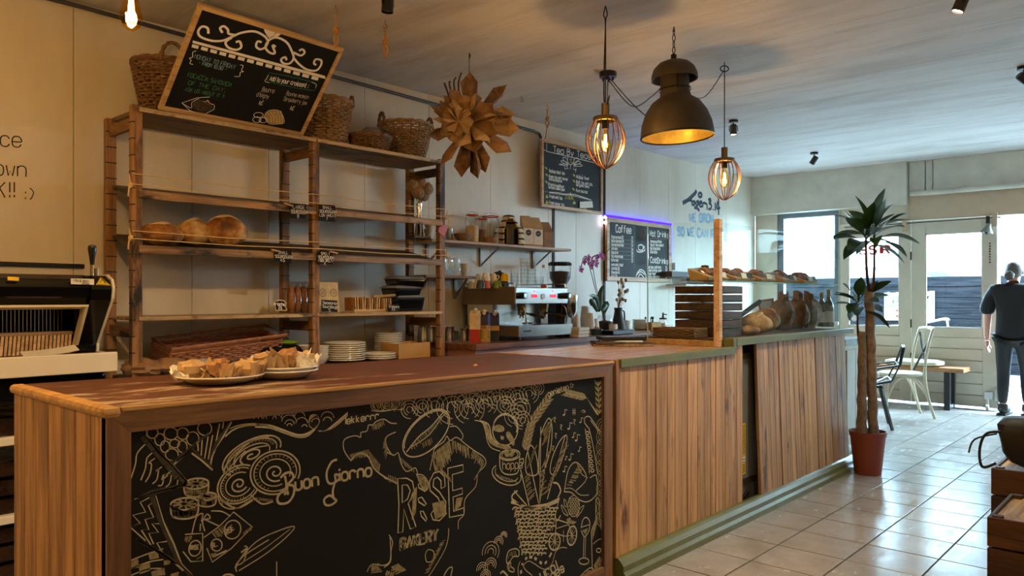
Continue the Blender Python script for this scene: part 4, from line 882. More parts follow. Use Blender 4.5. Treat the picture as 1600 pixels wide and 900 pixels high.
# glass and bottle
ln(c6, [(945, 480), (960, 410), (990, 385), (1020, 420), (1015, 500), (975, 555), (945, 500)], T2); ln(c6, [(950, 470), (1015, 450)], T1); ln(c6, [(970, 555), (965, 740)], T2, smooth=False); ln(c6, [(985, 555), (980, 740)], T1, smooth=False); ln(c6, circ(970, 770, 44, 28), T2); pfill(F2, pm, c6([(955, 500), (1005, 480), (985, 540)]))
ln(c6, [(1045, 900), (1035, 500), (1075, 400), (1075, 230), (1090, 215), (1105, 230), (1105, 390), (1140, 470), (1140, 900)], T2, smooth=False); pfill(F2, pm, c6([(1045, 590), (1042, 470), (1090, 370), (1090, 420)])); pfill(F2, pm, c6([(1110, 420), (1135, 460), (1132, 520), (1112, 470)])); ln(c6, [(1050, 620), (1100, 580), (1140, 575)], T1); ln(c6, circ(1100, 675, 20, 18), T2); hatch(c6, (1060, 800), (1110, 720), 16, (14, 60), w=.004); hatch(c6, (1060, 890), (1130, 720), 10, (4, 40), w=.003)
ln(c6, [(940, 900), (1020, 830), (1060, 850), (1060, 900)], T2); ln(c6, circ(1020, 885, 30, 30, 0, 180, 400), T1)
# wines lettering, croissant, shells
ptext(L, pm, 'ural', 846, 905, 15, (.88, -.5), (-.3, -.95), T3, sx=.7); ptext(L, pm, 'wines', 853, 914, 13, (.82, -.62), (-.4, -.9), T3, sx=.74)
ln(c6, [(400, 680), (370, 660), (310, 680), (290, 740), (295, 790), (320, 770), (350, 730), (395, 725), (400, 680)], T2); ln(c6, [(330, 780), (300, 800), (310, 850), (350, 865), (355, 840), (330, 820)], T2); ln(c6, [(235, 880), (260, 860), (300, 900)], T3)
hatch(c6, (300, 700), (380, 670), 6, (10, 40), w=.003); hatch(c6, (305, 790), (335, 780), 4, (6, 40), w=.003)
for cx, cy, rr in ((265, 545, 32), (220, 600, 45), (150, 690, 85), (75, 840, 55), (150, 800, 55), (105, 900, 50)):
    for q in (1, .65, .35): ln(c6, circ(cx, cy, rr * q * .85, rr * q * 1.1, 15, 150, 380, 14), T1)
S.build('chalk_smudge', 'chalk_dim', panel); F2.build('chalk_shading', 'chalk_mid', panel); L.build('chalk_drawing', 'chalk', panel)

# ================================================================== PLANK COUNTER
PX = -1.965
pc = thing('plank_counter', 'long counter clad in weathered planks with olive green trim', 'counter', (-2.25, 4.4, 0))
YE = 5.93
xs = [64, 103, 135, 168, 201, 241, 270, 296, 320, 355, 382, 403, 424, 458, 480, 500, 522]
def yb(x): return P(940 + x * .4221, 700, X=PX).y
def plank(y0, y1, z1, lean=0.0, d=0.0):
    g = .002; b = MB(); xo = PX + d
    b.hexa([(xo - .018 + lean, y0 + g, .02), (xo + lean, y0 + g, .02), (xo - .018 + lean, y1 - g, .02), (xo + lean, y1 - g, .02), (xo - .018, y0 + g, z1), (xo, y0 + g, z1), (xo - .018, y1 - g, z1), (xo, y1 - g, z1)])
    b.build('plank', 'plank', pc, bevel=.0018)
yst = P(1146, 600, X=PX).y
wide = {201, 320, 424}
for a, q in zip(xs, xs[1:]):
    y0, y1 = yb(a), yb(q); dd = random.choice((0, .001, .003)); pad = .011 if q in (320, 424) else .005 if q == 201 else 0
    plank(y0, y1 - pad, .95 if y1 < yst + .02 else 1.0, 0, dd)
xs2 = [578, 605, 622, 640, 660, 680, 695, 712, 732, 747, 760, 775, 795, 808, 820, 832, 845, 858, 870, 888, 905]
for a, q in zip(xs2, xs2[1:]):
    y0, y1 = yb(a), yb(q); plank(y0, y1 - (.009 if q in (660, 732, 795) else 0), 1.0, .035, -.012 + random.choice((0, .002)))
b = MB(); b.box(PX - .03, PX + .008, P(960.5, 700, X=PX).y, yb(64) - .001, 0, .985); b.build('end_post', 'pine', pc, bevel=.002)
b = MB(); b.box(-2.67, -2.06, CY1 + .035, 4.03, .02, .955); b.box(-2.67, -2.6, 4.03, YE, .02, 1.0); b.box(-2.6, -2.06, YE - .03, YE, .02, 1.0); b.build('carcass', 'darkwood', pc)
pr = [(0, .0), (.062, .0), (.062, .03), (.05, .045), (.05, .07), (.034, .09), (.02, .1), (0, .1)]
b = MB(); b.prism([(PX + .0 + x, CY1 + .04, z) for x, z in pr], (0, YE + .09 - CY1 - .04, 0)); b.build('base_moulding', 'green', pc)
b = MB(); b.box(PX - .012, PX + .016, yb(64) - .004, yst, .947, .988); b.build('edge_trim', 'green', pc, bevel=.003)
b = MB(); b.box(PX - .05, PX + .014, yst - .026, yst + .012, .947, 1.034); b.build('edge_trim', 'green', pc, bevel=.003)
b = MB(); b.box(PX - .05, PX + .016, yst + .012, YE + .03, .992, 1.034); b.build('edge_trim', 'green', pc, bevel=.004)
b = MB(); b.box(-2.69, PX - .012, CY1 + .032, yst - .026, .957, .985); b.build('low_top', 'topwood', pc, bevel=.002)
b = MB(); b.box(-2.62, PX - .05, yst + .0, YE + .02, .99, 1.026); b.build('high_top', 'darkwood', pc, bevel=.002)
# cooling unit seen through the missing plank
fr = thing('cooling_unit', 'black grilled cooling unit with yellow warning labels behind the missing plank', 'refrigerator', (-2.2, 4.25, .02))
ga, gb = yb(522), yb(578)
b = MB(); b.box(-2.3, -2.045, ga - .03, gb + .25, .03, .93); b.build('housing', 'grey_metal', fr)
for k in range(34):
    b = MB(); b.box(-2.045, -2.02, ga - .02, ga + .10, .2 + k * .0195, .211 + k * .0195); b.build('slat', 'black', fr)
b = MB(); b.box(-2.046, -2.03, ga - .02, ga + .1, .06, .9); b.build('vent_backing', 'black_matt', fr)
b = MB(); b.box(-2.045, -2.024, ga + .11, gb + .2, .19, .9); b.build('front_panel', 'grey_metal', fr, bevel=.004)
for z0, z1, mt in ((.33, .52, 'label_yellow'), (.22, .29, 'label_yellow'), (.295, .325, 'paper')):
    b = MB(); b.box(-2.024, -2.0225, ga + .115, ga + .16, z0, z1); lb = b.build('warning_label', mt, fr)
    b = MB(); zz_ = z0 + .012
    while zz_ < z1 - .012: b.box(-2.0226, -2.0218, ga + .12, ga + .155, zz_, zz_ + .004); zz_ += .011
    b.build('label_print', 'marker', lb)
b = MB(); b.tube([(-2.03, ga, .09), (-2.03, ga + .1, .06), (-2.03, gb, .1)], .012, 8); b.build('hose', 'black', fr)

# ================================================================== GLASS DISPLAY CASE
GX = -2.04; GY0 = P(1122, 500, X=GX).y; GY1 = 5.92; GB = -2.5
gc = thing('glass_display_case', 'frameless glass display case with wooden corner post on the counter', 'display case', (-2.27, 4.9, 1.026))
def pane(b0, name='pane'):
    return b0.build(name, 'case_glass', gc)
b = MB(); b.box(GX - .003, GX + .003, GY0 + .02, GY1, 1.03, 1.69); pane(b)
b = MB(); b.box(GB, GX - .016, GY0 - .003, GY0 + .003, 1.0, 1.70); pane(b)
b = MB(); b.box(GB + .05, GX - .004, GY1 - .003, GY1 + .003, 1.03, 1.69); pane(b)
b = MB(); b.box(GB - .003, GB + .001, GY0 - .004, GY0 + .004, .987, 1.70); b.build('glass_edge', 'glass_edge', gc)
b = MB(); b.box(GX - .004, GX + .004, GY1 + .0035, GY1 + .006, 1.03, 1.69); b.build('glass_edge', 'glass_edge', gc)
b = MB(); b.box(GX - .018, GX + .018, GY0 - .02, GY0 + .018, .986, 1.705); b.build('corner_post', 'frame_pale', gc, bevel=.002)
b = MB(); b.box(GB - .0, GX - .018, GY0 - .018, GY0 + .014, .9855, 1.018); b.build('base_strip', 'oak', gc, bevel=.002)
b = MB(); b.box(GB + .05, GX - .006, GY0 + .03, GY1 - .02, 1.352, 1.36); b.build('glass_shelf', 'case_glass', gc)
b = MB(); b.box(GX - .008, GX - .005, GY0 + .03, GY1 - .02, 1.352, 1.36); b.build('glass_edge', 'glass_edge', gc)
# bags of biscuits along the glass shelf
def pouch(label, loc, s, k):
    t = local('biscuit_tray', label, 'pastry', 'biscuit trays on the glass shelf')
    b = MB(); w, d, h = .075, .05, .02
    b.hexa([(-d, -w, 0), (d, -w, 0), (-d, w, 0), (d, w, 0), (-d - .01, -w - .008, h + .045), (d + .01, -w - .008, h), (-d - .01, w + .008, h + .045), (d + .01, w + .008, h)]); b.build('tray', 'kraft', t, bevel=.006)
    r = random.Random(k)
    for i in range(6):
        b = MB(); x = r.uniform(-.03, .03); y = r.uniform(-.055, .055)
        b.ball((x, y, .045 - x * .6), (.03, .03, .018), 10, 6, fn=lambda u: 1 + .12 * math.sin(9 * u.x + k) * math.sin(8 * u.y)); b.build('biscuit', 'bake', t, smooth=True)
    b = MB(); b.grid(lambda u, v: Vector((-.055 + .11 * u, -.075 + .15 * v, .062 - .035 * u + .018 * math.sin(PI * v) * math.sin(PI * u) + .004 * math.sin(20 * v + k))), 6, 8); b.build('wrapping', 'cling', t, smooth=True)
    b = MB(); b.obox((.062, .0, .035), (.002, .06, .03), rotm('Y', -.3)); b.build('price_card', 'paper' if k % 3 else 'black_matt', t)
    return put(t, loc, 0, s)
names = ['next to the wooden corner post', 'second from the corner post', 'third from the corner post', 'fourth from the corner post', 'fifth from the corner post', 'sixth from the corner post', 'seventh from the corner post', 'eighth from the corner post', 'ninth from the corner post', 'at the far end by the plant']
for k, nm in enumerate(names):
    y = GY0 + .14 + k * .18
    pouch('wrapped biscuit tray on the glass shelf, ' + nm, (-2.19 - .05 * (k % 2), y, 1.36), 1.18 - .04 * (k % 3), k)
def jar(name, label, cat, loc, r, h, lidm='brass', fill=None, group=None):
    t = local(name, label, cat, group)
    b = MB(); b.lathe([(.001, 0), (r, 0), (r, h * .78), (r * .8, h * .88), (r * .8, h), (r * .76, h), (r * .76, h * .87), (r * .94, h * .77), (r * .94, .006), (.001, .006)], n=20); b.build('body', 'glass', t, smooth=True)
    b = MB(); b.lathe([(.001, h + .02), (r * .82, h + .016), (r * .84, h), (r * .84, h - .008)], n=20); b.build('lid', lidm, t, smooth=True)
    if fill: b = MB(); b.lathe([(.001, .008), (r * .92, .008), (r * .92, h * .5), (.001, h * .56)], n=16); b.build('contents', fill, t, smooth=True)
    return put(t, loc)
jar('spice_jar', 'small jar of brown granola with dark lid on the glass shelf', 'jar', (-2.36, GY0 + .45, 1.36), .03, .09, 'black', 'granola')
# lower level of the case
def loaf(name, label, loc, r, rz=0.0, seed=1, mat='crust', cat='bread', group=None, tilt=0.0, ridge=True):
    t = local(name, label, cat, group); rr = random.Random(seed); ph = rr.uniform(0, 6)
    def fn(u):
        q = 1 + .05 * math.sin(5 * u.x + ph) + .03 * math.sin(9 * u.y + 2 * ph) * math.cos(7 * u.x)
        if u.z < -.3: q *= 1 - .25 * (-u.z - .3)
        return q
    b = MB(); b.ball((0, 0, r[2] * .8), r, 22, 14, rotm('X', tilt), fn); b.build('crust', mat, t, smooth=True, angle=180)
    if ridge:
        b = MB(); pts = [(r[0] * (.12 + .25 * math.sin(i * .5)), r[1] * .8 * (i / 8 - .5) * 2, r[2] * .8 + r[2] * math.sqrt(max(.05, .93 - (.8 * (i / 8 - .5) * 2) ** 2)) * .96) for i in range(9)]
        b.tube([rotm('X', tilt) @ Vector(p) - Vector((0, 0, 0)) for p in pts], [r[0] * .03 + r[0] * .1 * math.sin(PI * i / 8) for i in range(9)], 6); b.build('score_ridge', 'oat' if mat == 'crust' else mat, t, smooth=True)
    return put(t, loc, rz)
for k in range(6):
    b = MB(); z = 1.026 + k * .052; t = thing('wooden_bread_tray', 'dark wooden bread tray, %s of the stack behind the corner post' % ('bottom', 'second', 'third', 'fourth', 'fifth', 'topmost')[k], 'tray', (-2.3, GY0 + .385, z), 0, 'stacked dark bread trays')
    x0, x1, y0, y1 = -2.46, -2.14, GY0 + .25, GY0 + .52
    b.box(x0, x1, y0, y1, z, z + .008); b.build('base', 'darkwood', t)
    for q in ((x0, x1, y0, y0 + .012), (x0, x1, y1 - .012, y1), (x0, x0 + .012, y0 + .012, y1 - .012), (x1 - .012, x1, y0 + .012, y1 - .012)):
        b = MB(); b.box(*q, z + .008, z + .046); b.build('side', 'darkwood', t, bevel=.003)
def Pc(px, z=1.026, x=-2.2): return Vector((x, P(px, 500, X=x).y, z))
loaf('bread_loaf', 'golden round loaf behind the case glass beside the dark trays', Pc(1180), (.11, .1, .075), .3, 3)
loaf('bread_loaf', 'larger brown loaf inside the case under the tilted black knife', Pc(1196, x=-2.33), (.12, .1, .085), 1.2, 4)
loaf('croissant', 'small croissant lying at the glass near the two loaves', Pc(1172, x=-2.12), (.07, .04, .035), 1.2, 5, 'crust', 'pastry', ridge=False)
b = MB(); b.tube([Vector((-2.25, Pc(1170).y, 1.15)), Vector((-2.25, Pc(1198).y, 1.235))], .016, 8); single(b, 'bread_knife', 'black', 'black handled bread knife propped above the loaves', 'knife')
t = thing('framed_notice', 'small red framed notice inside the display case', 'notice', Pc(1203, 1.12, -2.44))
q = [P(x, y, X=-2.44) for x, y in ((1184, 469), (1207, 466), (1209, 488), (1187, 491))]
b = MB(); b.prism([q[3], q[2], q[1], q[0]], (.008, 0, 0)); b.build('frame', 'red', t)
q = [P(x, y, X=-2.431) for x, y in ((1187, 472), (1205, 469.5), (1206, 485), (1189, 488))]
b = MB(); b.prism([q[3], q[2], q[1], q[0]], (.002, 0, 0)); b.build('sheet', 'paper', t)
b = MB(); z0 = 1.026; b.box(-2.47, -2.41, Pc(1203).y - .02, Pc(1203).y + .02, z0, 1.16); b.build('stand', 'black', t)
def bottle(label, loc, r=.04, h=.3, mat='bottle_glass', fo='brass', group=None):
    t = local('bottle', label, 'bottle', group)
    b = MB(); b.lathe([(.001, .0), (r, 0), (r, h * .5), (r * .8, h * .62), (r * .36, h * .76), (r * .34, h * .97), (.001, h)], n=18); b.build('body', mat, t, smooth=True)
    b = MB(); b.lathe([(r * .38, h * .8), (r * .4, h * .98), (.001, h * 1.005)], n=14); b.build('foil', fo, t, smooth=True)
    b = MB(); b.lathe([(r * 1.01, h * .12), (r * 1.01, h * .42)], n=18); b.build('bottle_label', 'paper', t, smooth=True)
    return put(t, loc)
bottle('dark wine bottle in the display case, nearer to the plant', Pc(1295, x=-2.25), .04, .3)
bottle('dark wine bottle in the display case, nearer to the loaves', Pc(1284, x=-2.3), .04, .28)
for k, px in enumerate((1222, 1246, 1264)):
    t = local('paper_bread_bag', 'crumpled brown paper bread bag in the case, %s' % ('beside the red framed notice', 'in the middle of three', 'beside the wine bottles')[k], 'paper bag', 'paper bread bags in the display case')
    b = MB(); r = random.Random(k + 30)
    b.ball((0, 0, .13), (.09, .075, .14), 14, 12, fn=lambda u: (1 + .16 * math.sin(6 * u.x + 3 * u.z + k) * math.cos(5 * u.y + 2 * k)) * (1 - .3 * max(0, u.z))); b.build('bag', 'kraft_printed', t, smooth=True, angle=25)
    b = MB(); b.grid(lambda u, v: Vector((.03 * math.sin(u * 9 + k), -.06 + .12 * u, .2 + .075 * v + .015 * math.sin(7 * u))), 8, 2); b.build('folded_top', 'kraft_dark', t)
    put(t, Pc(px, x=-2.3))
# ================================================================== BREAD RACK
RF = -4.11; RB = -4.45; RY = (1.644, 2.715, 3.776); RT = 2.24
rk = thing('bread_rack', 'tall scorched timber bread rack with two bays against the wall', 'shelf rack', (-4.28, 2.7, 0))
for y in RY:
    for x in (RF, RB):
        b = MB(); b.box(x - .022, x + .022, y - .026, y + .026, 0, RT + (.02 if x == RF else .0)); p = b.build('post', 'rack', rk, bevel=.004)
        b = MB()
        for k in range(20): b.box(x - .0225 if x == RF else x + .006, x + .0235, y - .0265, y - .012 if x == RF else y + .0265, .55 + k * .085, .556 + k * .085)
        b.build('notch', 'marker', p)
    for z in (2.17, 1.085, .76, .3):
        b = MB(); b.box(RB + .022, RF - .022, y - .012, y + .012, z - .03, z + .03); b.build('side_rail', 'racky', rk, bevel=.003)
def board(y0, y1, zf, zb, th, mat, name='shelf_board', xf=RF + .03, xb=RB - .02, segs=1):
    for k in range(segs):
        ta, tb_ = k / segs, (k + 1) / segs; xa = xb + (xf - xb) * ta + .0015; xc = xb + (xf - xb) * tb_ - .0015; za = zb + (zf - zb) * ta; zc = zb + (zf - zb) * tb_
        b = MB(); b.hexa([(xa, y0, za - th), (xc, y0, zc - th), (xa, y1, za - th), (xc, y1, zc - th), (xa, y0, za), (xc, y0, zc), (xa, y1, za), (xc, y1, zc)]); b.build(name, mat, rk, bevel=.003)
bays = ((RY[0] + .005, RY[1] - .005), (RY[1] + .005, RY[2] - .005))
for (y0, y1) in bays:
    board(y0, y1, 2.245, 2.245, .022, 'shelf_under', 'top_board')
    b = MB(); b.box(RF + .03, RF + .036, y0, y1, 2.224, 2.246); b.build('worn_edge', 'shelf_pale', rk)
    board(y0, y1, 1.80, 1.885, .02, 'shelf_dark', segs=2, xf=RF + .02)
    board(y0, y1, 1.515, 1.615, .02, 'shelf_dark', segs=2, xf=RF + .02)
    board(y0, y1, 1.163, 1.163, .02, 'shelf_pale')
    board(y0, y1, .84, .84, .02, 'shelf_dark')
    board(y0, y1, .35, .35, .02, 'shelf_dark')
b = MB()   # lips of the sloping shelves
for (y0, y1) in bays:
    for z in (1.812, 1.527):
        b = MB(); b.box(RF + .018, RF + .032, y0, y1, z - .035, z + .008); b.build('front_lip', 'shelf_lip', rk, bevel=.002)
for z in (1.845, 1.868 + .03, 1.565, 1.605):
    b = MB(); b.tube([(RF + .034, RY[0] - .03, z), (RF + .036, RY[0], z), (RF + .036, (RY[0] + RY[1]) / 2, z - .008), (RF + .036, RY[1], z), (RF + .036, (RY[1] + RY[2]) / 2, z - .008), (RF + .036, RY[2], z), (RF + .03, RY[2] + .03, z)], .0028, 6)
    b.build('retaining_string', 'string', rk)
for y in (RY[0], RY[2]):
    for z in (1.84, 1.57):
        b = MB(); sg = -1 if y == RY[0] else 1
        b.ball((RF + .02, y + sg * .034, z), (.018, .012, .016), 8, 6); b.tube([(RF + .02, y + sg * .034, z), (RF + .03, y + sg * .045, z + .05)], [.006, .003], 6); b.tube([(RF + .02, y + sg * .034, z), (RF + .04, y + sg * .05, z - .02), (RF + .03, y + sg * .05, z - .06)], .004, 6); b.build('string_knot', 'string', rk, smooth=True)
# ---- loaves
def Pr(px, z, x): return Vector((x, P(px, 400, X=x).y, z))
loaf('sourdough_loaf', 'flat long sourdough loaf on the sloping shelf, nearest the left post', Pr(251, 1.545, -4.17), (.095, .12, .066), .1, 1, tilt=.0)
loaf('sourdough_loaf', 'round sourdough loaf on the sloping shelf between two others', Pr(301, 1.56, -4.23), (.1, .1, .08), .2, 2)
loaf('sourdough_loaf', 'tall pale-ridged sourdough loaf on the sloping shelf, topmost of three', Pr(352, 1.555, -4.18), (.1, .125, .098), -.35, 6)
# ---- price cards hanging on the strings
def card(label, px, py, w, h, lines, xw=RF + .045, sz=5.2, dy=7.2, clip=True, tilt=0.03):
    pl = lambda x, y: P(x, y, X=xw)
    t = thing('price_card', label, 'price card', P(px, py, X=xw))
    q = [(px - w/2, py - h/2 - tilt * w), (px + w/2, py - h/2 + tilt * w), (px + w/2, py + h/2 + tilt * w), (px - w/2, py + h/2 - tilt * w)]
    b = MB(); b.prism([pl(*q[3]), pl(*q[2]), pl(*q[1]), pl(*q[0])], (-.003, 0, 0)); b.build('slate', 'board_black', t)
    pl2 = lambda x, y: P(x, y, X=xw + .001); b = MB(); y = py - h/2 + dy
    for s_ in lines:
        wpx = len(s_) * sz * .62; sxx = min(.8, .8 * (w - 3) / max(wpx, 1)); ptext(b, pl2, s_, px - min(wpx, w - 3) * .5, y, sz, (1, .06), (0, -1), .0027, sx=sxx); y += dy
    b.build('chalk_lettering', 'chalk_white', t)
    if clip:
        b = MB(); a = pl(px + clip * w * .2, py - h * .42); b.bar(a + Vector((.006, -.03, .006)), a + Vector((.006, .03, -.004)), .012, .01); b.build('clothes_peg', 'frame_pale', t, bevel=.002)
    return t
card('slate price card reading large sourdough on the upper string', 466, 330, 25, 23, ['LARGE', 'SOURDOUGH', '8'], clip=-3.2)
card('slate price card reading small sourdough low wheat on the upper string', 511, 333, 26, 26, ['SMALL', 'SOURDOUGH', 'LOW WHEAT', '7'], sz=4.2, dy=6, clip=3)
card('slate price card reading small sourdough on the lower string', 442, 400, 27, 19, ['SMALL', 'SOURDOUGH', '4.5'], sz=4.4, dy=6, clip=-2.2)
card('slate price card reading spelt sourdough on the lower string', 508, 403, 24, 20, ['SPELT', 'SOURDOUGH', '(100% SPELT)', '6'], sz=4.0, dy=5.2, clip=2.6)
Z4 = 1.163; Z5 = .84
card('slate price card reading seasonal sourdough standing on the pale shelf', 515, 478, 25, 18, ['Seasonal', 'Sourdough', '5'], xw=RF - .02, sz=4.4, dy=5.8, clip=0)
t = thing('price_tag', 'small white-edged slate tag reading brioche on the pale shelf', 'price card', P(437, 485, X=RF - .02))
pl = lambda x, y: P(x, y, X=RF - .02)
o_ = [(425, 470), (433, 470), (436, 468), (444, 469), (448, 474), (446, 479), (449, 484), (447, 485.5), (431, 485.5), (430, 480)]
b = MB(); b.prism([pl(*q) for q in reversed(o_)], (-.004, 0, 0)); b.build('edge', 'oat', t)
cx_, cy_ = 437.5, 477.5; b = MB(); b.prism([P(cx_ + (q[0] - cx_) * .86, cy_ + (q[1] - cy_) * .84, X=RF - .0185) for q in reversed(o_)], (-.002, 0, 0)); b.build('slate', 'board_black', t)
b = MB(); pl2 = lambda x, y: P(x, y, X=RF - .0175); ptext(b, pl2, 'Brioche', 428, 477, 4.6, (1, .05), (0, -1), .0036, sx=.66); ptext(b, pl2, '2.5', 435, 483, 4.2, (1, .05), (0, -1), .0036, sx=.66); b.build('chalk_lettering', 'chalk_white', t)
for k in range(4):
    t = local('biscuit_bag', 'clear bag of long brown rusks on the pale shelf, %s from the middle post' % ('fourth', 'third', 'second', 'nearest')[k], 'snack bag', 'rusk bags on the pale shelf')
    b = MB(); b.ball((0, 0, .085), (.028, .026, .088), 12, 10, fn=lambda u: 1 + .05 * math.sin(9 * u.z + k)); b.build('rusks', 'granola', t, smooth=True)
    b = MB(); b.lathe([(.03, .005), (.032, .1), (.022, .16), (.008, .175), (.02, .2)], n=12); b.build('wrapper', 'cling', t, smooth=True)
    put(t, Pr(455 + k * 9.5, Z4, -4.22))
for k, px in enumerate((501, 518)):
    t = local('granola_bag', 'pale paper granola bag with round stamp, %s' % ('next to the middle post', 'behind the seasonal card')[k], 'paper bag', 'granola bags on the pale shelf')
    b = MB(); b.hexa([(-.035, -.045, 0), (.035, -.045, 0), (-.035, .045, 0), (.035, .045, 0), (-.006, -.045, .2), (.008, -.045, .2), (-.006, .045, .2), (.008, .045, .2)]); b.build('bag', 'oat', t, bevel=.006)
    b = MB(); m_ = rotm('Y', -.13); b.strip([Vector((.0228, .0, .13)) + m_ @ Vector((0, .024 * math.cos(a), .024 * math.sin(a))) for a in [2*PI*i/20 for i in range(21)]], .003, (1, 0, .1))
    for dz in (-.006, .006): b.strip([Vector((.0228 - dz * .13, -.012, .13 + dz)), Vector((.0228 - dz * .13, .012, .13 + dz))], .003, (1, 0, .1))
    b.build('round_stamp', 'marker', t)
    put(t, Pr(px, Z4, -4.24))
t = thing('cracker_box', 'wooden rack of upright crackers on the pale shelf', 'food rack', Pr(577, Z4, -4.2))
y0, y1 = Pr(547, 0, -4.18).y, Pr(606, 0, -4.18).y
b = MB(); b.tube([(-4.14, y0, Z4 + .012), (-4.14, y1 + .05, Z4 + .012)], .009, 8); b.build('dowel', 'frame_wood', t, smooth=True)
b = MB(); b.tube([(-4.14, (y0 + y1) / 2, Z4 + .105), (-4.14, y1 + .03, Z4 + .115)], .009, 8); b.build('dowel', 'frame_wood', t, smooth=True)
b = MB(); b.box(-4.26, -4.13, y0, y1, Z4, Z4 + .006); b.build('base', 'frame_wood', t)
r = random.Random(5); n_ = 17
for k in range(n_):
    y = y0 + (y1 - y0) * k / (n_ - 1); b = MB(); b.obox((-4.19, y, Z4 + .055), (.09, .006, .085 + r.uniform(-.01, .012)), rotm('X', r.uniform(-.08, .08))); b.build('cracker', 'oat' if k % 3 else 'granola', t)
card('little folded slate tag leaning at the black containers', 615, 481, 17, 11, ['Crackers', '3.5'], xw=-4.1, sz=3.2, dy=4.6, clip=0, tilt=-.06)
for k in range(3):
    t = local('food_container', 'black takeaway container with clear lid, %s of the stack' % ('bottom', 'middle', 'top')[k], 'container', 'stacked black food containers')
    w, d, h = .125 - .0 * k, .085, (.095, .06, .06)[k]
    b = MB(); b.hexa([(-d*.85, -w*.88, 0), (d*.85, -w*.88, 0), (-d*.85, w*.88, 0), (d*.85, w*.88, 0), (-d, -w, h), (d, -w, h), (-d, w, h), (d, w, h)]); b.build('tub', 'black_gloss', t, bevel=.012)
    b = MB(); b.hexa([(-d-.008, -w-.008, h), (d+.008, -w-.008, h), (-d-.008, w+.008, h), (d+.008, w+.008, h), (-d*.8, -w*.86, h+.02), (d*.8, -w*.86, h+.02), (-d*.8, w*.86, h+.02), (d*.8, w*.86, h+.02)]); b.build('lid', 'smoke_lid', t, bevel=.006)
    put(t, Pr((632, 627, 633)[k], Z4 + (0, .1, .165)[k] + .003, -4.23), (.0, .06, -.08)[k])
# ---- bottom visible shelf: tray, bags, crockery
t = thing('wicker_tray', 'long reddish wicker tray leaning on the paper bags', 'basket', Pr(365, Z5 + .06, -4.2))
a, c = P(268, 572, X=-4.13), P(441, 548, X=-4.13)
du = (c - a)
for k in range(7):
    b = MB(); zz_ = .012 * k - .01
    for sd in (0, 1):
        xo = 0 if sd == 0 else -.24
        b.tube([a + du * (i / 40) + Vector((xo + .009 * math.sin(i * PI / 2 + k * PI), 0, zz_ + .05 * sd)) for i in range(41)], .0065, 5)
    b.build('wicker_strand', 'wicker_red', t, smooth=True)
b = MB(); n_ = Vector((0, 0, .004)); b.prism([a, a + du, a + du + Vector((-.24, 0, .05)), a + Vector((-.24, 0, .05))], (0, 0, .006)); b.build('base', 'wicker_red', t)
b = MB(); b.tube([a + Vector((0, 0, .088)), a + du + Vector((0, .03, .095)), a + du + Vector((-.24, .03, .145)), a + Vector((-.24, 0, .138))], .01, 6, closed=True); b.build('rim', 'wicker_red', t, smooth=True)
for e_ in (0, 1):
    b = MB()
    for k in range(7): b.tube([a + du * e_ + Vector((-.24 * i / 10, .005 * math.sin(i * PI / 1 + k), .05 * i / 10 + .012 * k)) for i in range(11)], .0065, 5)
    b.build('wicker_end', 'wicker_red', t, smooth=True)
def crumple(name, label, cat, c, r, mat, seed, amp=.2, group=None, rz=0):
    rr = random.Random(seed); ks = [rr.uniform(3, 8) for _ in range(6)]; ph = [rr.uniform(0, 6) for _ in range(6)]
    b = MB(); b.ball((0, 0, r[2] * .9), r, 20, 12, fn=lambda u: max(.45, 1 + amp * (math.sin(ks[0] * u.x + ph[0]) * math.sin(ks[1] * u.y + ph[1]) + .7 * math.sin(ks[2] * u.z * 2 + ph[2] + ks[3] * u.y))) * (1 if u.z > -.85 else .9))
    o = single(b, name, mat, label, cat, group, smooth=True, angle=20); o.location = (c[0], c[1], c[2] + 0.0); o.rotation_euler = (0, 0, rz); return o
crumple('paper_bag', 'flattened brown paper bag beside the left rack post', 'paper bag', Pr(222, Z5 + .002, -4.16), (.12, .1, .05), 'kraft_dark', 1, .12)
crumple('paper_bag', 'folded kraft bag with pale edge under the wicker tray', 'paper bag', Pr(268, Z5 + .002, -4.14), (.11, .1, .052), 'kraft_dark', 2, .1)
crumple('folded_cloth', 'grey checked cloth bundled beneath the wicker tray', 'cloth', Pr(312, Z5 + .002, -4.12), (.08, .085, .045), 'check', 3, .12)
crumple('black_bag', 'slack black plastic bag next to the middle post', 'bag', Pr(436, Z5 + .002, -4.16), (.1, .16, .07), 'black_gloss', 4, .14)
b = MB(); b.ball((0, 0, 0), (.06, .07, .018), 14, 8); o = single(b, 'avocado_half', 'greenglaze', 'pale green cut melon on the black bag', 'fruit', smooth=True); o.location = Pr(449, Z5 + .13, -4.17)
def plate(b, r, z, lip=.018): b.lathe([(.001, z), (r * .62, z), (r * .7, z + .004), (r, z + lip), (r * .99, z + lip + .004), (r * .68, z + .009), (.001, z + .007)], n=28)
def stack(name, cat, label, loc, r, n, dz, mat='porcelain', group=None, lip=.018):
    for k in range(n):
        b = MB(); plate(b, r, 0, lip); o = b.build(name, mat, None, smooth=True); o.location = Vector(loc) + Vector((random.uniform(-.002, .002), random.uniform(-.002, .002), k * dz)); tag(o, label + ', ' + ORD[k] + ' from below', cat, group)
stack('plate', 'plate', 'large white plate in the tall stack on the low rack shelf', Pr(539, Z5, -4.2), .135, 9, .0135, group='tall stack of large plates')
stack('plate', 'plate', 'white plate in the short stack of two, before the saucers', Pr(592, Z5, -4.14), .115, 3, .014, group='short stack of plates')
stack('saucer', 'plate', 'small white side plate in the high stack behind', Pr(607, Z5, -4.33), .1, 12, .0135, group='stack of side plates')
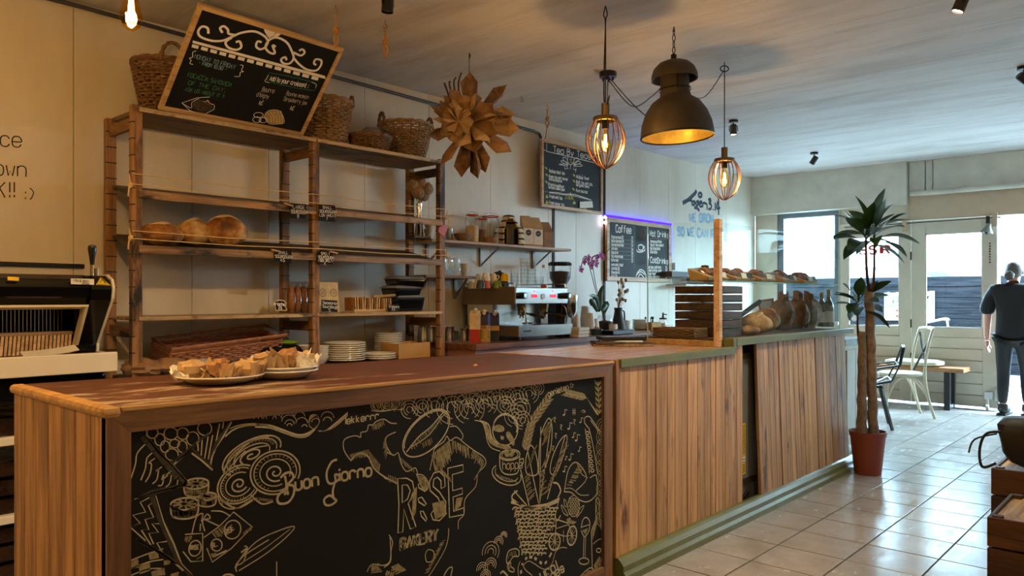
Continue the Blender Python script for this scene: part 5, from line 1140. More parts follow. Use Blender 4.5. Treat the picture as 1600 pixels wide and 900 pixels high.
def bowl(b, r, h, z=0): b.lathe([(.001, z), (r * .5, z), (r * .85, z + h * .5), (r, z + h), (r * .95, z + h), (r * .78, z + h * .5), (r * .4, z + .008), (.001, z + .008)], n=22)
for j, (px, x) in enumerate(((476, -4.3), (499, -4.2))):
    for k in range(4):
        b = MB(); bowl(b, .062, .05); o = b.build('bowl', 'porcelain', None, smooth=True); o.location = Pr(px, Z5 + k * .022, x); tag(o, ('white bowl stacked behind the middle rack post, ' if j == 0 else 'white bowl stacked just right of the middle rack post, ') + ORD[k] + ' from below', 'bowl', 'bowls behind the middle post' if j == 0 else 'bowls right of the middle post')
t = thing('cardboard_box', 'open cardboard tray box at the right end of the low shelf', 'box', Pr(648, Z5, -4.2))
ya, yb_ = Pr(623, 0, -4.1).y, Pr(672, 0, -4.1).y
b = MB(); b.box(-4.3, -4.1, ya, yb_, Z5, Z5 + .005); b.build('base', 'card', t)
for q in ((-4.3, -4.296, ya, yb_), (-4.104, -4.1, ya, yb_), (-4.296, -4.104, ya, ya + .004)): b = MB(); b.box(*q, Z5 + .005, Z5 + .105); b.build('side', 'card', t)
b = MB(); b.box(-4.296, -4.104, yb_ - .004, yb_, Z5 + .005, Z5 + .04); b.box(-4.296, -4.24, yb_ - .004, yb_, Z5 + .04, Z5 + .105); b.box(-4.16, -4.104, yb_ - .004, yb_, Z5 + .04, Z5 + .105); b.build('side', 'card', t)

# ================================================================== BASKETS ON TOP
def basket(label, loc, r0, r1, h, rows, handles=2, mat='wicker', rz=0.0, hs=1.0, ell=1.0):
    t = local('wicker_basket', label, 'basket', 'wicker baskets on the rack'); ns = 18; seg = ns * 4
    rad = lambda z: r0 + (r1 - r0) * (z / h) ** .8
    for k in range(rows):
        z = .008 + (h - .016) * k / (rows - 1); rr = rad(z); b = MB()
        b.tube([(ell * (rr + .0095 * math.sin(i * PI / 2 + k * PI + .8)) * math.cos(2*PI*i/seg), (rr + .0095 * math.sin(i * PI / 2 + k * PI + .8)) * math.sin(2*PI*i/seg), z + .002 * math.sin(i * .37 + k)) for i in range(seg)], h / rows * .44, 5, closed=True); b.build('wicker_strand', mat, t, smooth=True)
    for i in range(ns):
        a = 2*PI*(i + .5)/ns; b = MB(); b.tube([(ell * rad(z) * math.cos(a), rad(z) * math.sin(a), z) for z in (0, h * .3, h * .6, h)], .0055, 5); b.build('stake', 'wicker_dark', t, smooth=True)
    b = MB(); b.lathe([(.001, .004), (r0, .004), (r0, .01), (.001, .01)], n=20); b.build('base', 'wicker_dark', t)
    for ph in (0, PI):
        b = MB(); b.tube([(ell * (r1 + .006 * math.cos(i * .9 + ph)) * math.cos(2*PI*i/48), (r1 + .006 * math.cos(i * .9 + ph)) * math.sin(2*PI*i/48), h + .007 * math.sin(i * .9 + ph)) for i in range(48)], .011, 6, closed=True); b.build('rim', mat, t, smooth=True)
    for s_ in ((1, -1) if handles == 2 else (1,)) if handles else ():
        b = MB()
        for ph in (0, PI):
            b.tube([( .005 * math.cos(q * 1.3 + ph), s_ * (r1 + .01) + s_ * .012 * math.sin(PI * q / 16) + .005 * math.sin(q * 1.3 + ph), h - .05 * hs + .14 * hs * math.sin(PI * q / 16)) if False else
                    (.065 * hs * math.cos(PI * q / 16) + .005 * math.cos(q * 1.3 + ph), s_ * r1 + .005 * math.sin(q * 1.3 + ph), h - .02 + .11 * hs * math.sin(PI * q / 16)) for q in range(17)], .009, 6)
        b.build('handle', 'wicker_dark', t, smooth=True)
    return put(t, loc, rz)
TZ = 2.245
basket('tall wicker basket with looped handle half hidden by the leaning board', Pr(258, TZ, -4.27), .10, .165, .3, 17, 2, 'wicker_dark', R(80), .95)
basket('large deep wicker basket right behind the leaning chalkboard', Pr(505, TZ, -4.28), .13, .185, .29, 18, 2, 'wicker', R(-25), .7)
basket('low round wicker basket between the two tall ones', Pr(578, TZ, -4.2), .115, .135, .10, 7, 0, 'wicker_dark')
basket('deep wicker basket with two ear handles at the right end', Pr(634, TZ, -4.3), .12, .185, .26, 16, 2, 'wicker', R(-18), .85)
crumple('plastic_bread_bag', 'clear plastic bag of rolls sticking out of the low basket', 'bag', Pr(585, TZ + .09, -4.22), (.09, .1, .045), 'cling', 8, .12)
loaf('bread_roll', 'pale bread roll inside the clear plastic bag', Pr(588, TZ + .09, -4.22), (.055, .085, .03), 0, 9, 'oat', ridge=False)

# ================================================================== LEANING MENU BOARD
b0 = [Vector(v) for v in ((-4.085, 1.75, 2.268), (-4.085, 2.62, 2.268), (-3.66, 2.62, 2.69), (-3.66, 1.75, 2.69))]
nb_ = (b0[1] - b0[0]).cross(b0[3] - b0[0]).normalized()
if nb_.x < 0: nb_ = -nb_
# refit the corners to the plane so that the outline follows the photograph
b0 = [PN(x, y, b0[0], nb_) for x, y in ((247, 170), (472, 212), (537, 76), (311, 5))]
mb_ = thing('menu_chalkboard', 'black menu chalkboard in a golden wood frame leaning out from the rack top', 'chalkboard', (b0[0] + b0[1]) / 2)
cen = sum(b0, Vector()) / 4
def bl(u, v, off=0.0): return (b0[0] * (1 - u) + b0[1] * u) * (1 - v) + (b0[3] * (1 - u) + b0[2] * u) * v + nb_ * off
b = MB(); b.hexa([bl(.02, .02, -.012), bl(.98, .02, -.012), bl(.02, .98, -.012), bl(.98, .98, -.012), bl(.02, .02, 0), bl(.98, .02, 0), bl(.02, .98, 0), bl(.98, .98, 0)]); mpan = b.build('slate', 'board_black', mb_)
fw, fh = .026, .04
for q in (((0, 0), (1, 0), (1 - fw, fh), (fw, fh)), ((1, 0), (1, 1), (1 - fw, 1 - fh), (1 - fw, fh)), ((1, 1), (0, 1), (fw, 1 - fh), (1 - fw, 1 - fh)), ((0, 1), (0, 0), (fw, fh), (fw, 1 - fh))):
    b = MB(); v8 = [bl(u, v, -.014) for u, v in q] + [bl(u, v, .01) for u, v in q]
    b.add(v8, [(3, 2, 1, 0), (4, 5, 6, 7), (0, 1, 5, 4), (1, 2, 6, 5), (2, 3, 7, 6), (3, 0, 4, 7)]); b.build('frame_strip', 'frame_wood', mb_, bevel=.002)
pb = lambda x, y: PN(x, y, b0[0] + nb_ * .0015, nb_)
cm = crop(240, 0, 4.09); W_ = MB(); UPV = (.36, -.93)
def sc_(pts, w): pline(W_, pb, cm(pts), w, nb_)
for pts in ([(350, 215), (345, 180), (310, 170), (285, 200), (300, 235), (370, 260), (440, 260), (500, 235), (560, 210), (640, 200), (700, 225), (730, 260), (715, 300), (680, 315), (655, 295), (665, 265), (690, 270)],
            [(440, 210), (425, 180), (450, 168), (475, 190), (480, 215), (530, 225)], [(500, 240), (460, 270), (480, 305), (530, 318), (560, 300), (550, 265), (525, 270)],
            [(780, 300), (760, 290), (775, 340), (740, 335), (715, 300), (740, 255), (790, 240), (850, 270), (880, 320), (895, 370), (870, 405), (830, 405), (815, 380), (840, 365), (850, 385)],
            [(895, 335), (940, 355), (965, 335), (950, 315), (930, 325)], [(895, 370), (930, 410), (980, 445), (1040, 450), (1070, 415), (1070, 385), (1035, 380), (1025, 405), (1040, 415)]): sc_(pts, .0125)
for q in ([(740, 245), (705, 190), (740, 180), (752, 215)], [(750, 235), (755, 190), (780, 195), (770, 225)], [(760, 245), (790, 205), (815, 215), (790, 235)]): pfill(W_, pb, cm(q), True)
pfill(W_, pb, cm([(250, 258), (1095, 485), (1100, 505), (1080, 500), (250, 275)]))
for k in range(14):
    t_ = k / 13.6; x = 248 + 800 * t_; y = 282 + 212 * t_; pfill(W_, pb, cm([(x, y), (x + 42, y + 11), (x + 36, y + 31), (x - 6, y + 20)]))
W_.build('chalk_ornament', 'chalk_white', mpan)
def mtx(s_, x, y, h, mat, w=.0035, sl=.26, sx=.72):
    b = MB(); q = cm([(x, y)])[0]; ptext(b, pb, s_, q[0], q[1], h / 4.09, (.97, sl), UPV, w, nb_, sx, .25); b.build('chalk_lettering', mat, mpan)
mtx('MONDAY TO FRIDAY', 258, 370, 27, 'chalk_blue', .003, .27, .76); mtx('- FROM 10:30 -', 285, 410, 22, 'chalk_blue', .003, .24, .78)
mtx('FOCACCIA SANDWICH', 215, 490, 28, 'chalk_green', .003, .23, .74); mtx('OF THE DAY,', 218, 540, 26, 'chalk_green', .003, .2, 1.1); mtx('ASK US ABOUT IT !!', 198, 580, 23, 'chalk_green', .003, .18, .84)
b = MB(); pline(b, pb, cm([(272, 325), (250, 335), (248, 365), (228, 372), (240, 385), (232, 405), (252, 412)]), .0035, nb_); pline(b, pb, cm([(552, 415), (572, 420), (562, 450), (575, 458), (555, 462), (548, 488), (516, 488)]), .0035, nb_); b.build('chalk_bracket', 'chalk_white', mpan)
mtx('Add to your croissant :', 740, 512, 30, 'chalk_white', .0034, .2, .47); mtx('Beurre', 690, 584, 32, 'chalk_grey', .0028, .16, .48); mtx("d'Isigny", 655, 616, 28, 'chalk_grey', .0028, .16, .54); mtx('1\u20ac', 665, 668, 28, 'chalk_white', .0034, .1, .8)
mtx('Bonne maman', 846, 608, 27, 'chalk_grey', .0028, .17, .57); mtx('Strawberry jam', 828, 642, 26, 'chalk_grey', .0028, .18, .5); mtx('1\u20ac', 865, 702, 28, 'chalk_white', .0034, .1, .8)
b = MB(); pline(b, pb, cm([(740, 465), (880, 490), (890, 498), (905, 495), (1035, 530), (1035, 570), (1020, 580), (900, 560), (730, 520), (725, 490), (740, 465)]), .003, nb_, smooth=False); b.build('chalk_border', 'chalk_teal', mpan)
b = MB(); pline(b, pb, cm([(735, 480), (720, 505), (712, 520), (740, 530)]), .003, nb_); pline(b, pb, cm([(1010, 525), (1040, 540), (1035, 560)]), .003, nb_); b.build('chalk_border', 'chalk_white', mpan)
b = MB(); pline(b, pb, cm([(360, 620), (280, 625), (180, 658), (230, 705), (315, 735), (385, 700), (390, 675)]), .0035, nb_, smooth=False); pline(b, pb, cm([(180, 658), (240, 690), (245, 655), (290, 630)]), .003, nb_); pline(b, pb, cm([(290, 640), (330, 650), (345, 640), (360, 660), (388, 670)]), .003, nb_); b.build('chalk_sketch', 'chalk_white', mpan)
b = MB(); pfill(b, pb, cm([(250, 650), (290, 638), (340, 650), (380, 675), (370, 700), (310, 725), (250, 690)])); b.build('chalk_sketch', 'chalk_dim', mpan)
b = MB()
for q in ((275, 665, 16), (300, 690, 18), (345, 660, 14), (330, 690, 12)): pline(b, pb, cm(circ(q[0], q[1], q[2], q[2] * .6, 20)), .004, nb_)
b.build('chalk_sketch', 'chalk_orange', mpan)
b = MB(); pfill(b, pb, cm([(705, 745), (730, 710), (780, 702), (815, 720), (830, 780), (800, 790), (740, 785)]), True); b.build('chalk_sketch', 'chalk_tan', mpan)
b = MB(); pline(b, pb, cm([(705, 745), (730, 710), (780, 702), (815, 720), (835, 780), (800, 792), (740, 790), (705, 745)]), .003, nb_)
for k in range(5): pline(b, pb, cm([(725 + k * 22, 720 - k * 3), (750 + k * 18, 745), (750 + k * 18, 785)]), .003, nb_)
for q in ((660, 765, 26, 18), (700, 768, 26, 16), (670, 735, 30, 16)): pline(b, pb, cm(circ(*q)), .0035, nb_)
b.build('chalk_sketch', 'chalk_white', mpan)

# ================================================================== HOOKS AND ROPES
def rope_hook(label, px, py, tail, knot=True):
    p = P(px, py, Z=CZ); t = thing('ceiling_hook', label, 'hook', (p.x, p.y, CZ - tail)); s_ = 1
    b = MB(); b.tube(spl([(p.x, p.y, CZ), (p.x, p.y, CZ - .02), (p.x + .008, p.y + .008, CZ - .035), (p.x, p.y, CZ - .048), (p.x - .008, p.y - .008, CZ - .036)], 4), .0025, 6); b.build('hook', 'brass', t, smooth=True)
    if tail > .06:
        b = MB(); z0 = CZ - .045
        b.tube([(p.x, p.y, z0), (p.x, p.y, z0 - tail * .45)], .005, 6)
        if knot:
            zk = z0 - tail * .48
            b.ball((p.x, p.y, zk), (.016, .016, .02), 10, 8); b.tube(spl([(p.x - .014, p.y, zk), (p.x, p.y + .016, zk + .012), (p.x + .014, p.y, zk), (p.x, p.y - .016, zk - .01)], 5, True)[:-1], .006, 6, closed=True)
            for q in (-1, 1): b.tube([(p.x, p.y, zk), (p.x + q * .009, p.y + q * .009, zk - tail * .25), (p.x, p.y, z0 - tail)], .0055, 6)
        b.build('rope', 'rope', t, smooth=True)
    return t
rope_hook('rope knot hanging from a hook above the menu board corner', 525, 8, .19)
rope_hook('rope hanging from a hook above the left end of the menu board', 325, -14, .06)
rope_hook('short knotted rope dangling from a hook below the black spotlight', 602, 32, .17)
rope_hook('rope loop holding the tea menu board', 855, 163, .15)
rope_hook('bare small hook in the ceiling behind the paper star', 815, 150, .03)

# ================================================================== PAPER STAR
h_ = P(733, 83, Z=CZ); fx, fy, fz = h_.x, h_.y, P(733, 195, X=h_.x).z
t = thing('paper_star', 'hanging star made of folded brown paper cones', 'decoration', (fx, fy, fz - .3))
b = MB(); b.tube([(fx, fy, CZ), (fx, fy, fz + .33)], .0022, 6); b.tube(spl([(fx, fy, CZ), (fx + .01, fy, CZ - .02), (fx, fy, CZ - .035)], 4), .004, 6); b.build('hanger', 'iron', t)
toc = (Vector((0, 0, HC)) - Vector((fx, fy, fz))).normalized()
def cone(c, d, L_, w, mat, seed, op=1.3):
    rr = random.Random(seed); d = Vector(d).normalized(); a = d.cross(Vector((0, 0, 1)) if abs(d.z) < .9 else Vector((1, 0, 0))).normalized(); e = d.cross(a); ro = rr.uniform(0, 6.28)
    a, e = a * math.cos(ro) + e * math.sin(ro), e * math.cos(ro) - a * math.sin(ro); k = 9; vs = []
    for i in range(k + 1):
        th = -op + 2 * op * i / k; 
        for s_ in (.02, .35, .62, .8): q = w * (s_ ** .8) * (1.0 if s_ < .7 else .96); vs.append(c + d * (L_ * s_) + (a * math.sin(th) + e * (math.cos(th) - .4)) * q * (1 + rr.uniform(-.06, .06)))
    tip = c + d * L_ + e * w * .3; vs.append(tip); n = len(vs) - 1
    fs = [(i * 4 + j, i * 4 + j + 1, (i + 1) * 4 + j + 1, (i + 1) * 4 + j) for i in range(k) for j in range(3)] + [(i * 4 + 3, n, (i + 1) * 4 + 3) for i in range(k)]
    b = MB(); b.add(vs, fs); b.build('paper_cone', mat, t)
c0 = Vector((fx, fy, fz)); rs = random.Random(12)
right = Vector((CA, SA, 0))
for k, (ax, az, L_, w, mt) in enumerate(((.0, 1, .37, .055, 'kraft_printed'), (.62, .78, .38, .07, 'kraft_printed'), (-.9, .55, .3, .055, 'kraft_dark'), (1, .28, .33, .06, 'kraft'), (1, -.05, .36, .06, 'kraft'), (.8, -.6, .36, .07, 'kraft_dark'), (.45, -1, .36, .075, 'kraft_printed'), (.08, -1, .40, .07, 'kraft_printed'), (-.2, -1, .38, .06, 'kraft_printed'), (-.55, -.95, .36, .065, 'kraft_dark'), (-1, -.35, .3, .06, 'kraft_dark'), (-1, .05, .26, .055, 'kraft'), (.9, .1, .3, .07, 'kraft_printed'), (-.35, .75, .28, .055, 'kraft_dark'))):
    cone(c0, right * ax + Vector((0, 0, az)) + toc * rs.uniform(-.1, .3), L_ * .93, w * 1.55, mt, k, 1.05)
for k in range(12):
    a = 2*PI*k/12 + .2; cone(c0 + toc * .05, right * math.cos(a) + Vector((0, 0, math.sin(a))) + toc * .7, .22, .085, ('kraft', 'kraft_dark')[k % 2], 40 + k)
for k in range(8):
    a = 2*PI*k/8; cone(c0 + toc * .14 - right * .07 + Vector((0, 0, .02)), right * math.cos(a) + Vector((0, 0, math.sin(a))) + toc * .9, .13, .042, 'kraft', 60 + k)
for k in range(4): cone(c0 - toc * .03, right * rs.uniform(-1, 1) + Vector((0, 0, rs.uniform(-1, 1))) - toc * .5, .3, .06, 'kraft_dark', 80 + k)
b = MB()
for k in range(4): b.tube(spl([c0 - right * (.06 + .02 * k) + Vector((0, 0, .15)), c0 - right * (.07 + .03 * k) + Vector((0, 0, .27)), c0 - right * (.05 + .035 * k) + Vector((0, 0, .34 - .03 * k))], 4), .006, 5)
b.build('twig', 'twig', t, smooth=True)

# ================================================================== WALL LETTERING AND WALL BITS
pw = lambda x, y: P(x, y, X=WX + .0015)
t = thing('marker_writing', 'black handwritten words on the wall at the left edge', 'wall writing', P(20, 300, X=WX + .001))
b = MB(); ptext(b, pw, 'ce', -5 + 6, 228, 24, (1, .06), (0, -1), .006, sx=.85); ptext(b, pw, 'own', -8, 273, 24, (1, .07), (0, -1), .006, sx=.82); ptext(b, pw, 'K!!', -4, 309, 24, (1, -.02), (0, -1), .006, sx=.75); ptext(b, pw, ':)', 37, 311, 18, (1, .08), (0, -1), .005, sx=.95); b.build('lettering', 'marker', t)
t = thing('spray_lettering', 'navy and pale blue sprayed lettering on the far wall', 'graffiti', P(1095, 370, X=WX + .001))
cg = crop(1040, 280, 7.5)
b = MB()
for pts, w in (([(200, 280), (260, 245), (310, 200), (345, 165), (362, 130)], .05), ([(260, 248), (310, 250)], .03), ([(345, 260), (315, 265), (310, 295), (330, 300), (350, 270), (355, 300)], .03), ([(390, 255), (365, 262), (385, 285), (375, 305), (355, 300)], .03), ([(395, 290), (425, 275), (415, 260), (395, 280), (405, 320), (430, 315)], .03), ([(435, 330), (438, 285), (460, 280), (485, 300), (485, 360)], .03), ([(500, 245), (520, 232), (530, 255), (510, 280), (535, 300), (530, 345), (500, 350)], .034), ([(557, 350), (557, 362)], .04), ([(582, 275), (582, 370)], .034), ([(612, 260), (600, 340), (640, 335)], .034), ([(620, 225), (622, 420)], .034), ([(335, 330), (370, 340), (398, 372)], .04)): pline(b, pw, cg(pts), w)
pline(b, pw, cg(circ(405, 185, 20, 24, 0)), .035); b.build('navy_lettering', 'spray_navy', t)
b = MB(); q = cg([(280, 490)])[0]; ptext(b, pw, 'WE GROW', q[0], q[1], 11.5, (1, .05), (0, -1), .036, sx=.56)
q = cg([(140, 655)])[0]; ptext(b, pw, 'SO WE CAN RISE', q[0], q[1], 12, (1, .07), (0, -1), .034, sx=.54, jit=.2); q = cg([(672, 700)])[0]; ptext(b, pw, 'SOME', q[0] - 12, q[1], 11, (1, .1), (0, -1), .034, sx=.5); b.build('pale_lettering', 'spray_blue', t)
t = thing('magnetic_strip', 'thin black knife rail on the wall above the slicer', 'rail', P(60, 415, X=WX + .01))
a, c = P(-30, 411, X=WX + .012), P(131, 416, X=WX + .012)
b = MB(); b.bar(a, c, .024, .022); b.build('bar', 'black', t, bevel=.004)
b = MB(); b.bar(c - Vector((0, .02, 0)), c, .02, .02); b.build('end_cap', 'iron', t)
# ================================================================== BREAD SLICER
def Pk(px, x, z): return Vector((x, P(px, 400, X=x).y, z))
SY1 = P(184, 550, X=-3.73).y; SY0 = SY1 - .62
sl_ = thing('bread_slicer', 'black and white bread slicing machine behind the counter end', 'bread slicer', (-4.05, (SY0 + SY1) / 2, 0))
prof = [(-4.4, .90), (-4.4, 1.37), (-3.83, 1.372), (-3.775, 1.35), (-3.755, 1.31), (-3.765, 1.26), (-3.95, 1.045), (-3.95, 1.02), (-4.0, .9)]
b = MB(); b.prism([(x, SY1 - .012, z) for x, z in prof], (0, .012, 0)); b.build('side_plate', 'white_plastic', sl_, bevel=.003)
b = MB(); b.prism([(x - .008, SY1 - .1, z - .006) for x, z in prof], (0, .0875, 0)); b.build('side_cheek', 'black_gloss', sl_, bevel=.003)
hood = [(-4.38, 1.22), (-4.38, 1.366), (-3.84, 1.368), (-3.79, 1.345), (-3.772, 1.31), (-3.79, 1.27), (-3.84, 1.222)]
b = MB(); b.prism([(x, SY0, z) for x, z in hood], (0, SY1 - .1 - SY0, 0)); hd = b.build('hood', 'black_gloss', sl_, bevel=.006)
b = MB(); b.prism([(-3.835, SY0, 1.224), (-3.80, SY0, 1.232), (-3.80, SY0, 1.222), (-3.835, SY0, 1.212)], (0, SY1 - .1 - SY0, 0)); b.build('hood_lip', 'cream_chair', sl_)
b = MB(); b.box(-4.36, -4.2, SY0, SY1 - .1, 1.0, 1.22); b.build('blade_chamber', 'black_matt', sl_)
n_ = 30
for k in range(n_):
    y = SY0 + .02 + (SY1 - SY0 - .15) * k / (n_ - 1)
    b = MB(); b.box(-4.1, -4.06, y - .0012, y + .0012, 1.0, 1.225); b.build('blade', 'steel', sl_)
    b = MB(); b.hexa([(-3.968, y - .0055, 1.004), (-3.96, y - .0055, 1.004), (-3.968, y + .0055, 1.004), (-3.96, y + .0055, 1.004), (-3.998, y + .0095, 1.09), (-3.99, y + .0095, 1.09), (-3.998, y + .0205, 1.09), (-3.99, y + .0205, 1.09)]); b.build('finger', 'frame_pale', sl_)
b = MB(); b.box(-4.06, -4.0, SY0, SY1 - .1, 1.09, 1.105); b.build('pusher_bar', 'frame_pale', sl_, bevel=.003)
b = MB(); b.prism([(-3.80, SY1 - .1, 1.225), (-3.86, SY1 - .1, 1.225), (-3.98, SY1 - .1, 1.04), (-3.93, SY1 - .1, 1.04)], (0, -.012, 0)); b.build('guide_cheek', 'cream_chair', sl_)
b = MB(); b.box(-4.2, -3.74, SY0, SY1 - .012, .99, 1.002); b.build('crumb_bed', 'darkwood', sl_)
b = MB(); b.box(-3.75, -3.728, SY0, SY1, .925, 1.014); b.box(-4.3, -3.75, SY1 - .014, SY1, .925, 1.008); b.build('tray_front', 'white_plastic', sl_, bevel=.005)
b = MB(); b.box(-4.35, -3.78, SY0, SY1 - .03, .80, .925); b.build('lower_body', 'black_gloss', sl_, bevel=.02)
b = MB(); b.grid(lambda u, v: Vector((-3.8 - .06 * u, SY1 - .36 + .22 * v, 1.006 + .02 * u + .02 * v * v)), 3, 8); b.build('loose_scoop', 'white_plastic', sl_, solid=.004)
hx = P(144, 410, X=-3.95)
b = MB(); b.tube([(hx.x, hx.y, 1.36), (hx.x, hx.y, 1.44)], .009, 8); b.tube([(hx.x, hx.y + .02, 1.36), (hx.x, hx.y + .02, 1.405)], .011, 8); b.build('handle_rod', 'brass', sl_, smooth=True)
b = MB(); b.lathe([(.009, 1.42), (.012, 1.45), (.02, 1.495), (.017, 1.512), (.001, 1.518)], (hx.x, hx.y, 0), 14); b.build('handle_grip', 'black_gloss', sl_, smooth=True)
pf = lambda x, y: P(x, y, X=-3.768)
for q, mt, nm in (((111, 435, 147, 444), 'paper', 'name_plate'), ((12, 432, 30, 438), 'label_yellow', 'switch')):
    b = MB(); v = [pf(q[0], q[1]), pf(q[2], q[1] + 1), pf(q[2], q[3] + 1), pf(q[0], q[3])]; b.prism([v[3], v[2], v[1], v[0]], (-.004, 0, 0)); o = b.build(nm, mt, hd, bevel=.002 if nm == 'switch' else 0)
    if nm == 'name_plate': b = MB(); pf2 = lambda x, y: P(x, y, X=-3.7665); ptext(b, pf2, 'VAN DE BOVEN', 117, 440.5, 3.6, (1, .06), (0, -1), .0016, sx=.62); ptext(b, pf2, 'machines', 128, 443.8, 2.2, (1, .06), (0, -1), .001, sx=.8); b.strip([pf2(114, 438), pf2(119, 437), pf2(122, 439)], .002, (1, 0, 0)); b.build('plate_print', 'marker', hd)
b = MB(); v = [pf(150, 445), pf(173, 446), pf(157, 433)]; b.prism([v[0], v[1], v[2]], (.001, 0, 0)); b.build('warning_triangle', 'label_yellow', hd)
b = MB(); pf2 = lambda x, y: P(x, y, X=-3.766); pline(b, pf2, [(152, 444), (171, 445), (157, 434), (152, 444)], .003, smooth=False); pline(b, pf2, [(156, 442), (160, 437), (165, 443)], .003); b.build('warning_print', 'marker', hd)
b = MB(); b.ball((-3.86, SY1 + .001, 1.16), .007, 8, 6); b.build('bolt', 'steel', sl_)
st = thing('tray_trolley', 'white tray trolley with plastic-wrapped trays beneath the slicer', 'trolley', (-4.05, (SY0 + SY1) / 2, 0))
for z in (.64, .31, .03):
    b = MB(); b.box(-4.38, -3.74, SY0, SY1 - .06, z, z + .035); b.build('shelf', 'white_plastic', st, bevel=.004)
for x in (-4.36, -3.76):
    for y in (SY0 + .02, SY1 - .08): b = MB(); b.box(x - .015, x + .015, y - .015, y + .015, 0, .80); b.build('post', 'grey_metal', st)
k = 0
for z, n_ in ((.675, 1), (.345, 3), (.065, 3)):
    for j in range(n_):
        b = MB(); zz_ = z + j * .08; b.grid(lambda u, v: Vector((-4.3 + .52 * u, SY0 + .04 + .46 * v, zz_ + .062 + .012 * math.sin(14 * v + j) * math.sin(9 * u))), 8, 10); b.box(-4.3, -3.78, SY0 + .04, SY1 - .12, zz_, zz_ + .06)
        single(b, 'wrapped_tray', 'wrapped_dark', 'dark tray wrapped in shiny plastic, %s' % (['on the top trolley shelf', 'lowest on the middle trolley shelf', 'second on the middle trolley shelf', 'uppermost on the middle trolley shelf', 'lowest on the bottom trolley shelf', 'second on the bottom trolley shelf', 'uppermost on the bottom trolley shelf'][k]), 'tray', 'wrapped trays', smooth=True); k += 1

# ================================================================== TWO PLATES OF WRAPPED SANDWICHES
ZW = .998
def wraps_plate(label, c, r, seed, wl):
    for k in range(2 if seed == 2 else 1):
        b = MB(); plate(b, r, 0, .024); o = b.build('plate', ['porcelain', 'green_edge'][0], None, smooth=True); o.location = c + Vector((0, 0, k * .012)); tag(o, label if k == (1 if seed == 2 else 0) else 'lower white plate directly under the right-hand sandwich plate', 'plate')
    rr = random.Random(seed)
    for k, (dx, dy, rz, s_) in enumerate(wl):
        t = local('wrapped_sandwich', 'kraft paper wrapped sandwich piece, %s, on the %s plate' % (('leftmost', 'middle', 'rightmost', 'rear')[k], 'left-hand' if seed == 1 else 'right-hand'), 'sandwich', 'wrapped sandwiches on the two plates')
        b = MB(); b.ball((0, 0, .026 * s_), (.032 * s_, .045 * s_, .026 * s_), 12, 8, fn=lambda u: 1 + .3 * math.sin(7 * u.x + k) * math.cos(6 * u.y + 2 * k) + .15 * math.sin(14 * u.z + 5 * u.x)); b.build('filling', 'salad' if k % 2 else 'kraft', t, smooth=True, angle=20)
        for j in range(5):
            a = rr.uniform(0, 6.28); h = rr.uniform(.025, .055) * s_; w_ = rr.uniform(.035, .06) * s_
            b = MB(); b.grid(lambda u, v: Vector(((.036 * s_ + .02 * v) * math.cos(a + (u - .5) * 1.5) * (1 + .18 * math.sin(9 * u + j)), (.044 * s_ + .02 * v) * math.sin(a + (u - .5) * 1.5), h * v * (1 - .35 * abs(u - .5) * 2) + .008 * math.sin(11 * u + 5 * v + j))), 6, 4); b.build('paper_fold', 'kraft' if rr.random() < .7 else 'paper', t, solid=.001)
        put(t, c + Vector((dx, dy, (.016 if seed == 1 else .028))), rz)
pc1 = P(337, 600, Z=ZW); pc2 = P(438, 591, Z=ZW)
wraps_plate('white plate with wrapped sandwiches on the worktop, nearer to the slicer', pc1 + Vector((-.03, .03, 0)), .135, 1, ((-.05, -.07, .3, 1.05), (.0, .0, 1.2, 1.1), (.03, .075, 2.2, 1.0), (-.07, .04, .8, .9)))
wraps_plate('upper white plate with taller wrapped sandwiches, further along the worktop', pc2 + Vector((-.03, .03, 0)), .115, 2, ((-.03, -.055, .5, 1.05), (.0, .02, 1.6, 1.25), (.02, .065, 2.4, 1.0)))
crumple('crumb', 'small bread crumb lying on the worktop', 'crumb', P(743, 573, Z=ZW), (.006, .009, .005), 'crust', 11)

# ================================================================== BACK COUNTER
KZ = .93; KX = -3.81
bk = thing('back_counter', 'low back counter carrying the espresso machine along the wall', 'counter', (-4.15, 5.3, 0))
b = MB(); b.box(WX + .004, KX - .03, 3.86, 7.1, 0, KZ - .042); b.build('cabinet', 'pink_box', bk)
for y0 in (3.9, 4.72, 5.54, 6.36):
    b = MB(); b.box(KX - .03, KX - .012, y0, y0 + .78, .1, KZ - .07); dr = b.build('door', 'pink_box', bk, bevel=.004)
    b = MB(); b.tube([(KX - .004, y0 + .3, KZ - .12), (KX + .014, y0 + .3, KZ - .12), (KX + .014, y0 + .48, KZ - .12), (KX - .004, y0 + .48, KZ - .12)], .006, 6); b.build('handle', 'iron', dr)
bt = thing('back_worktop', 'reddish wooden worktop under the espresso machine', 'worktop', (-4.15, 5.3, KZ - .042))
b = MB(); b.box(WX + .002, KX, 3.84, 7.14, KZ - .042, KZ); b.build('slab', 'walnut', bt, bevel=.004)

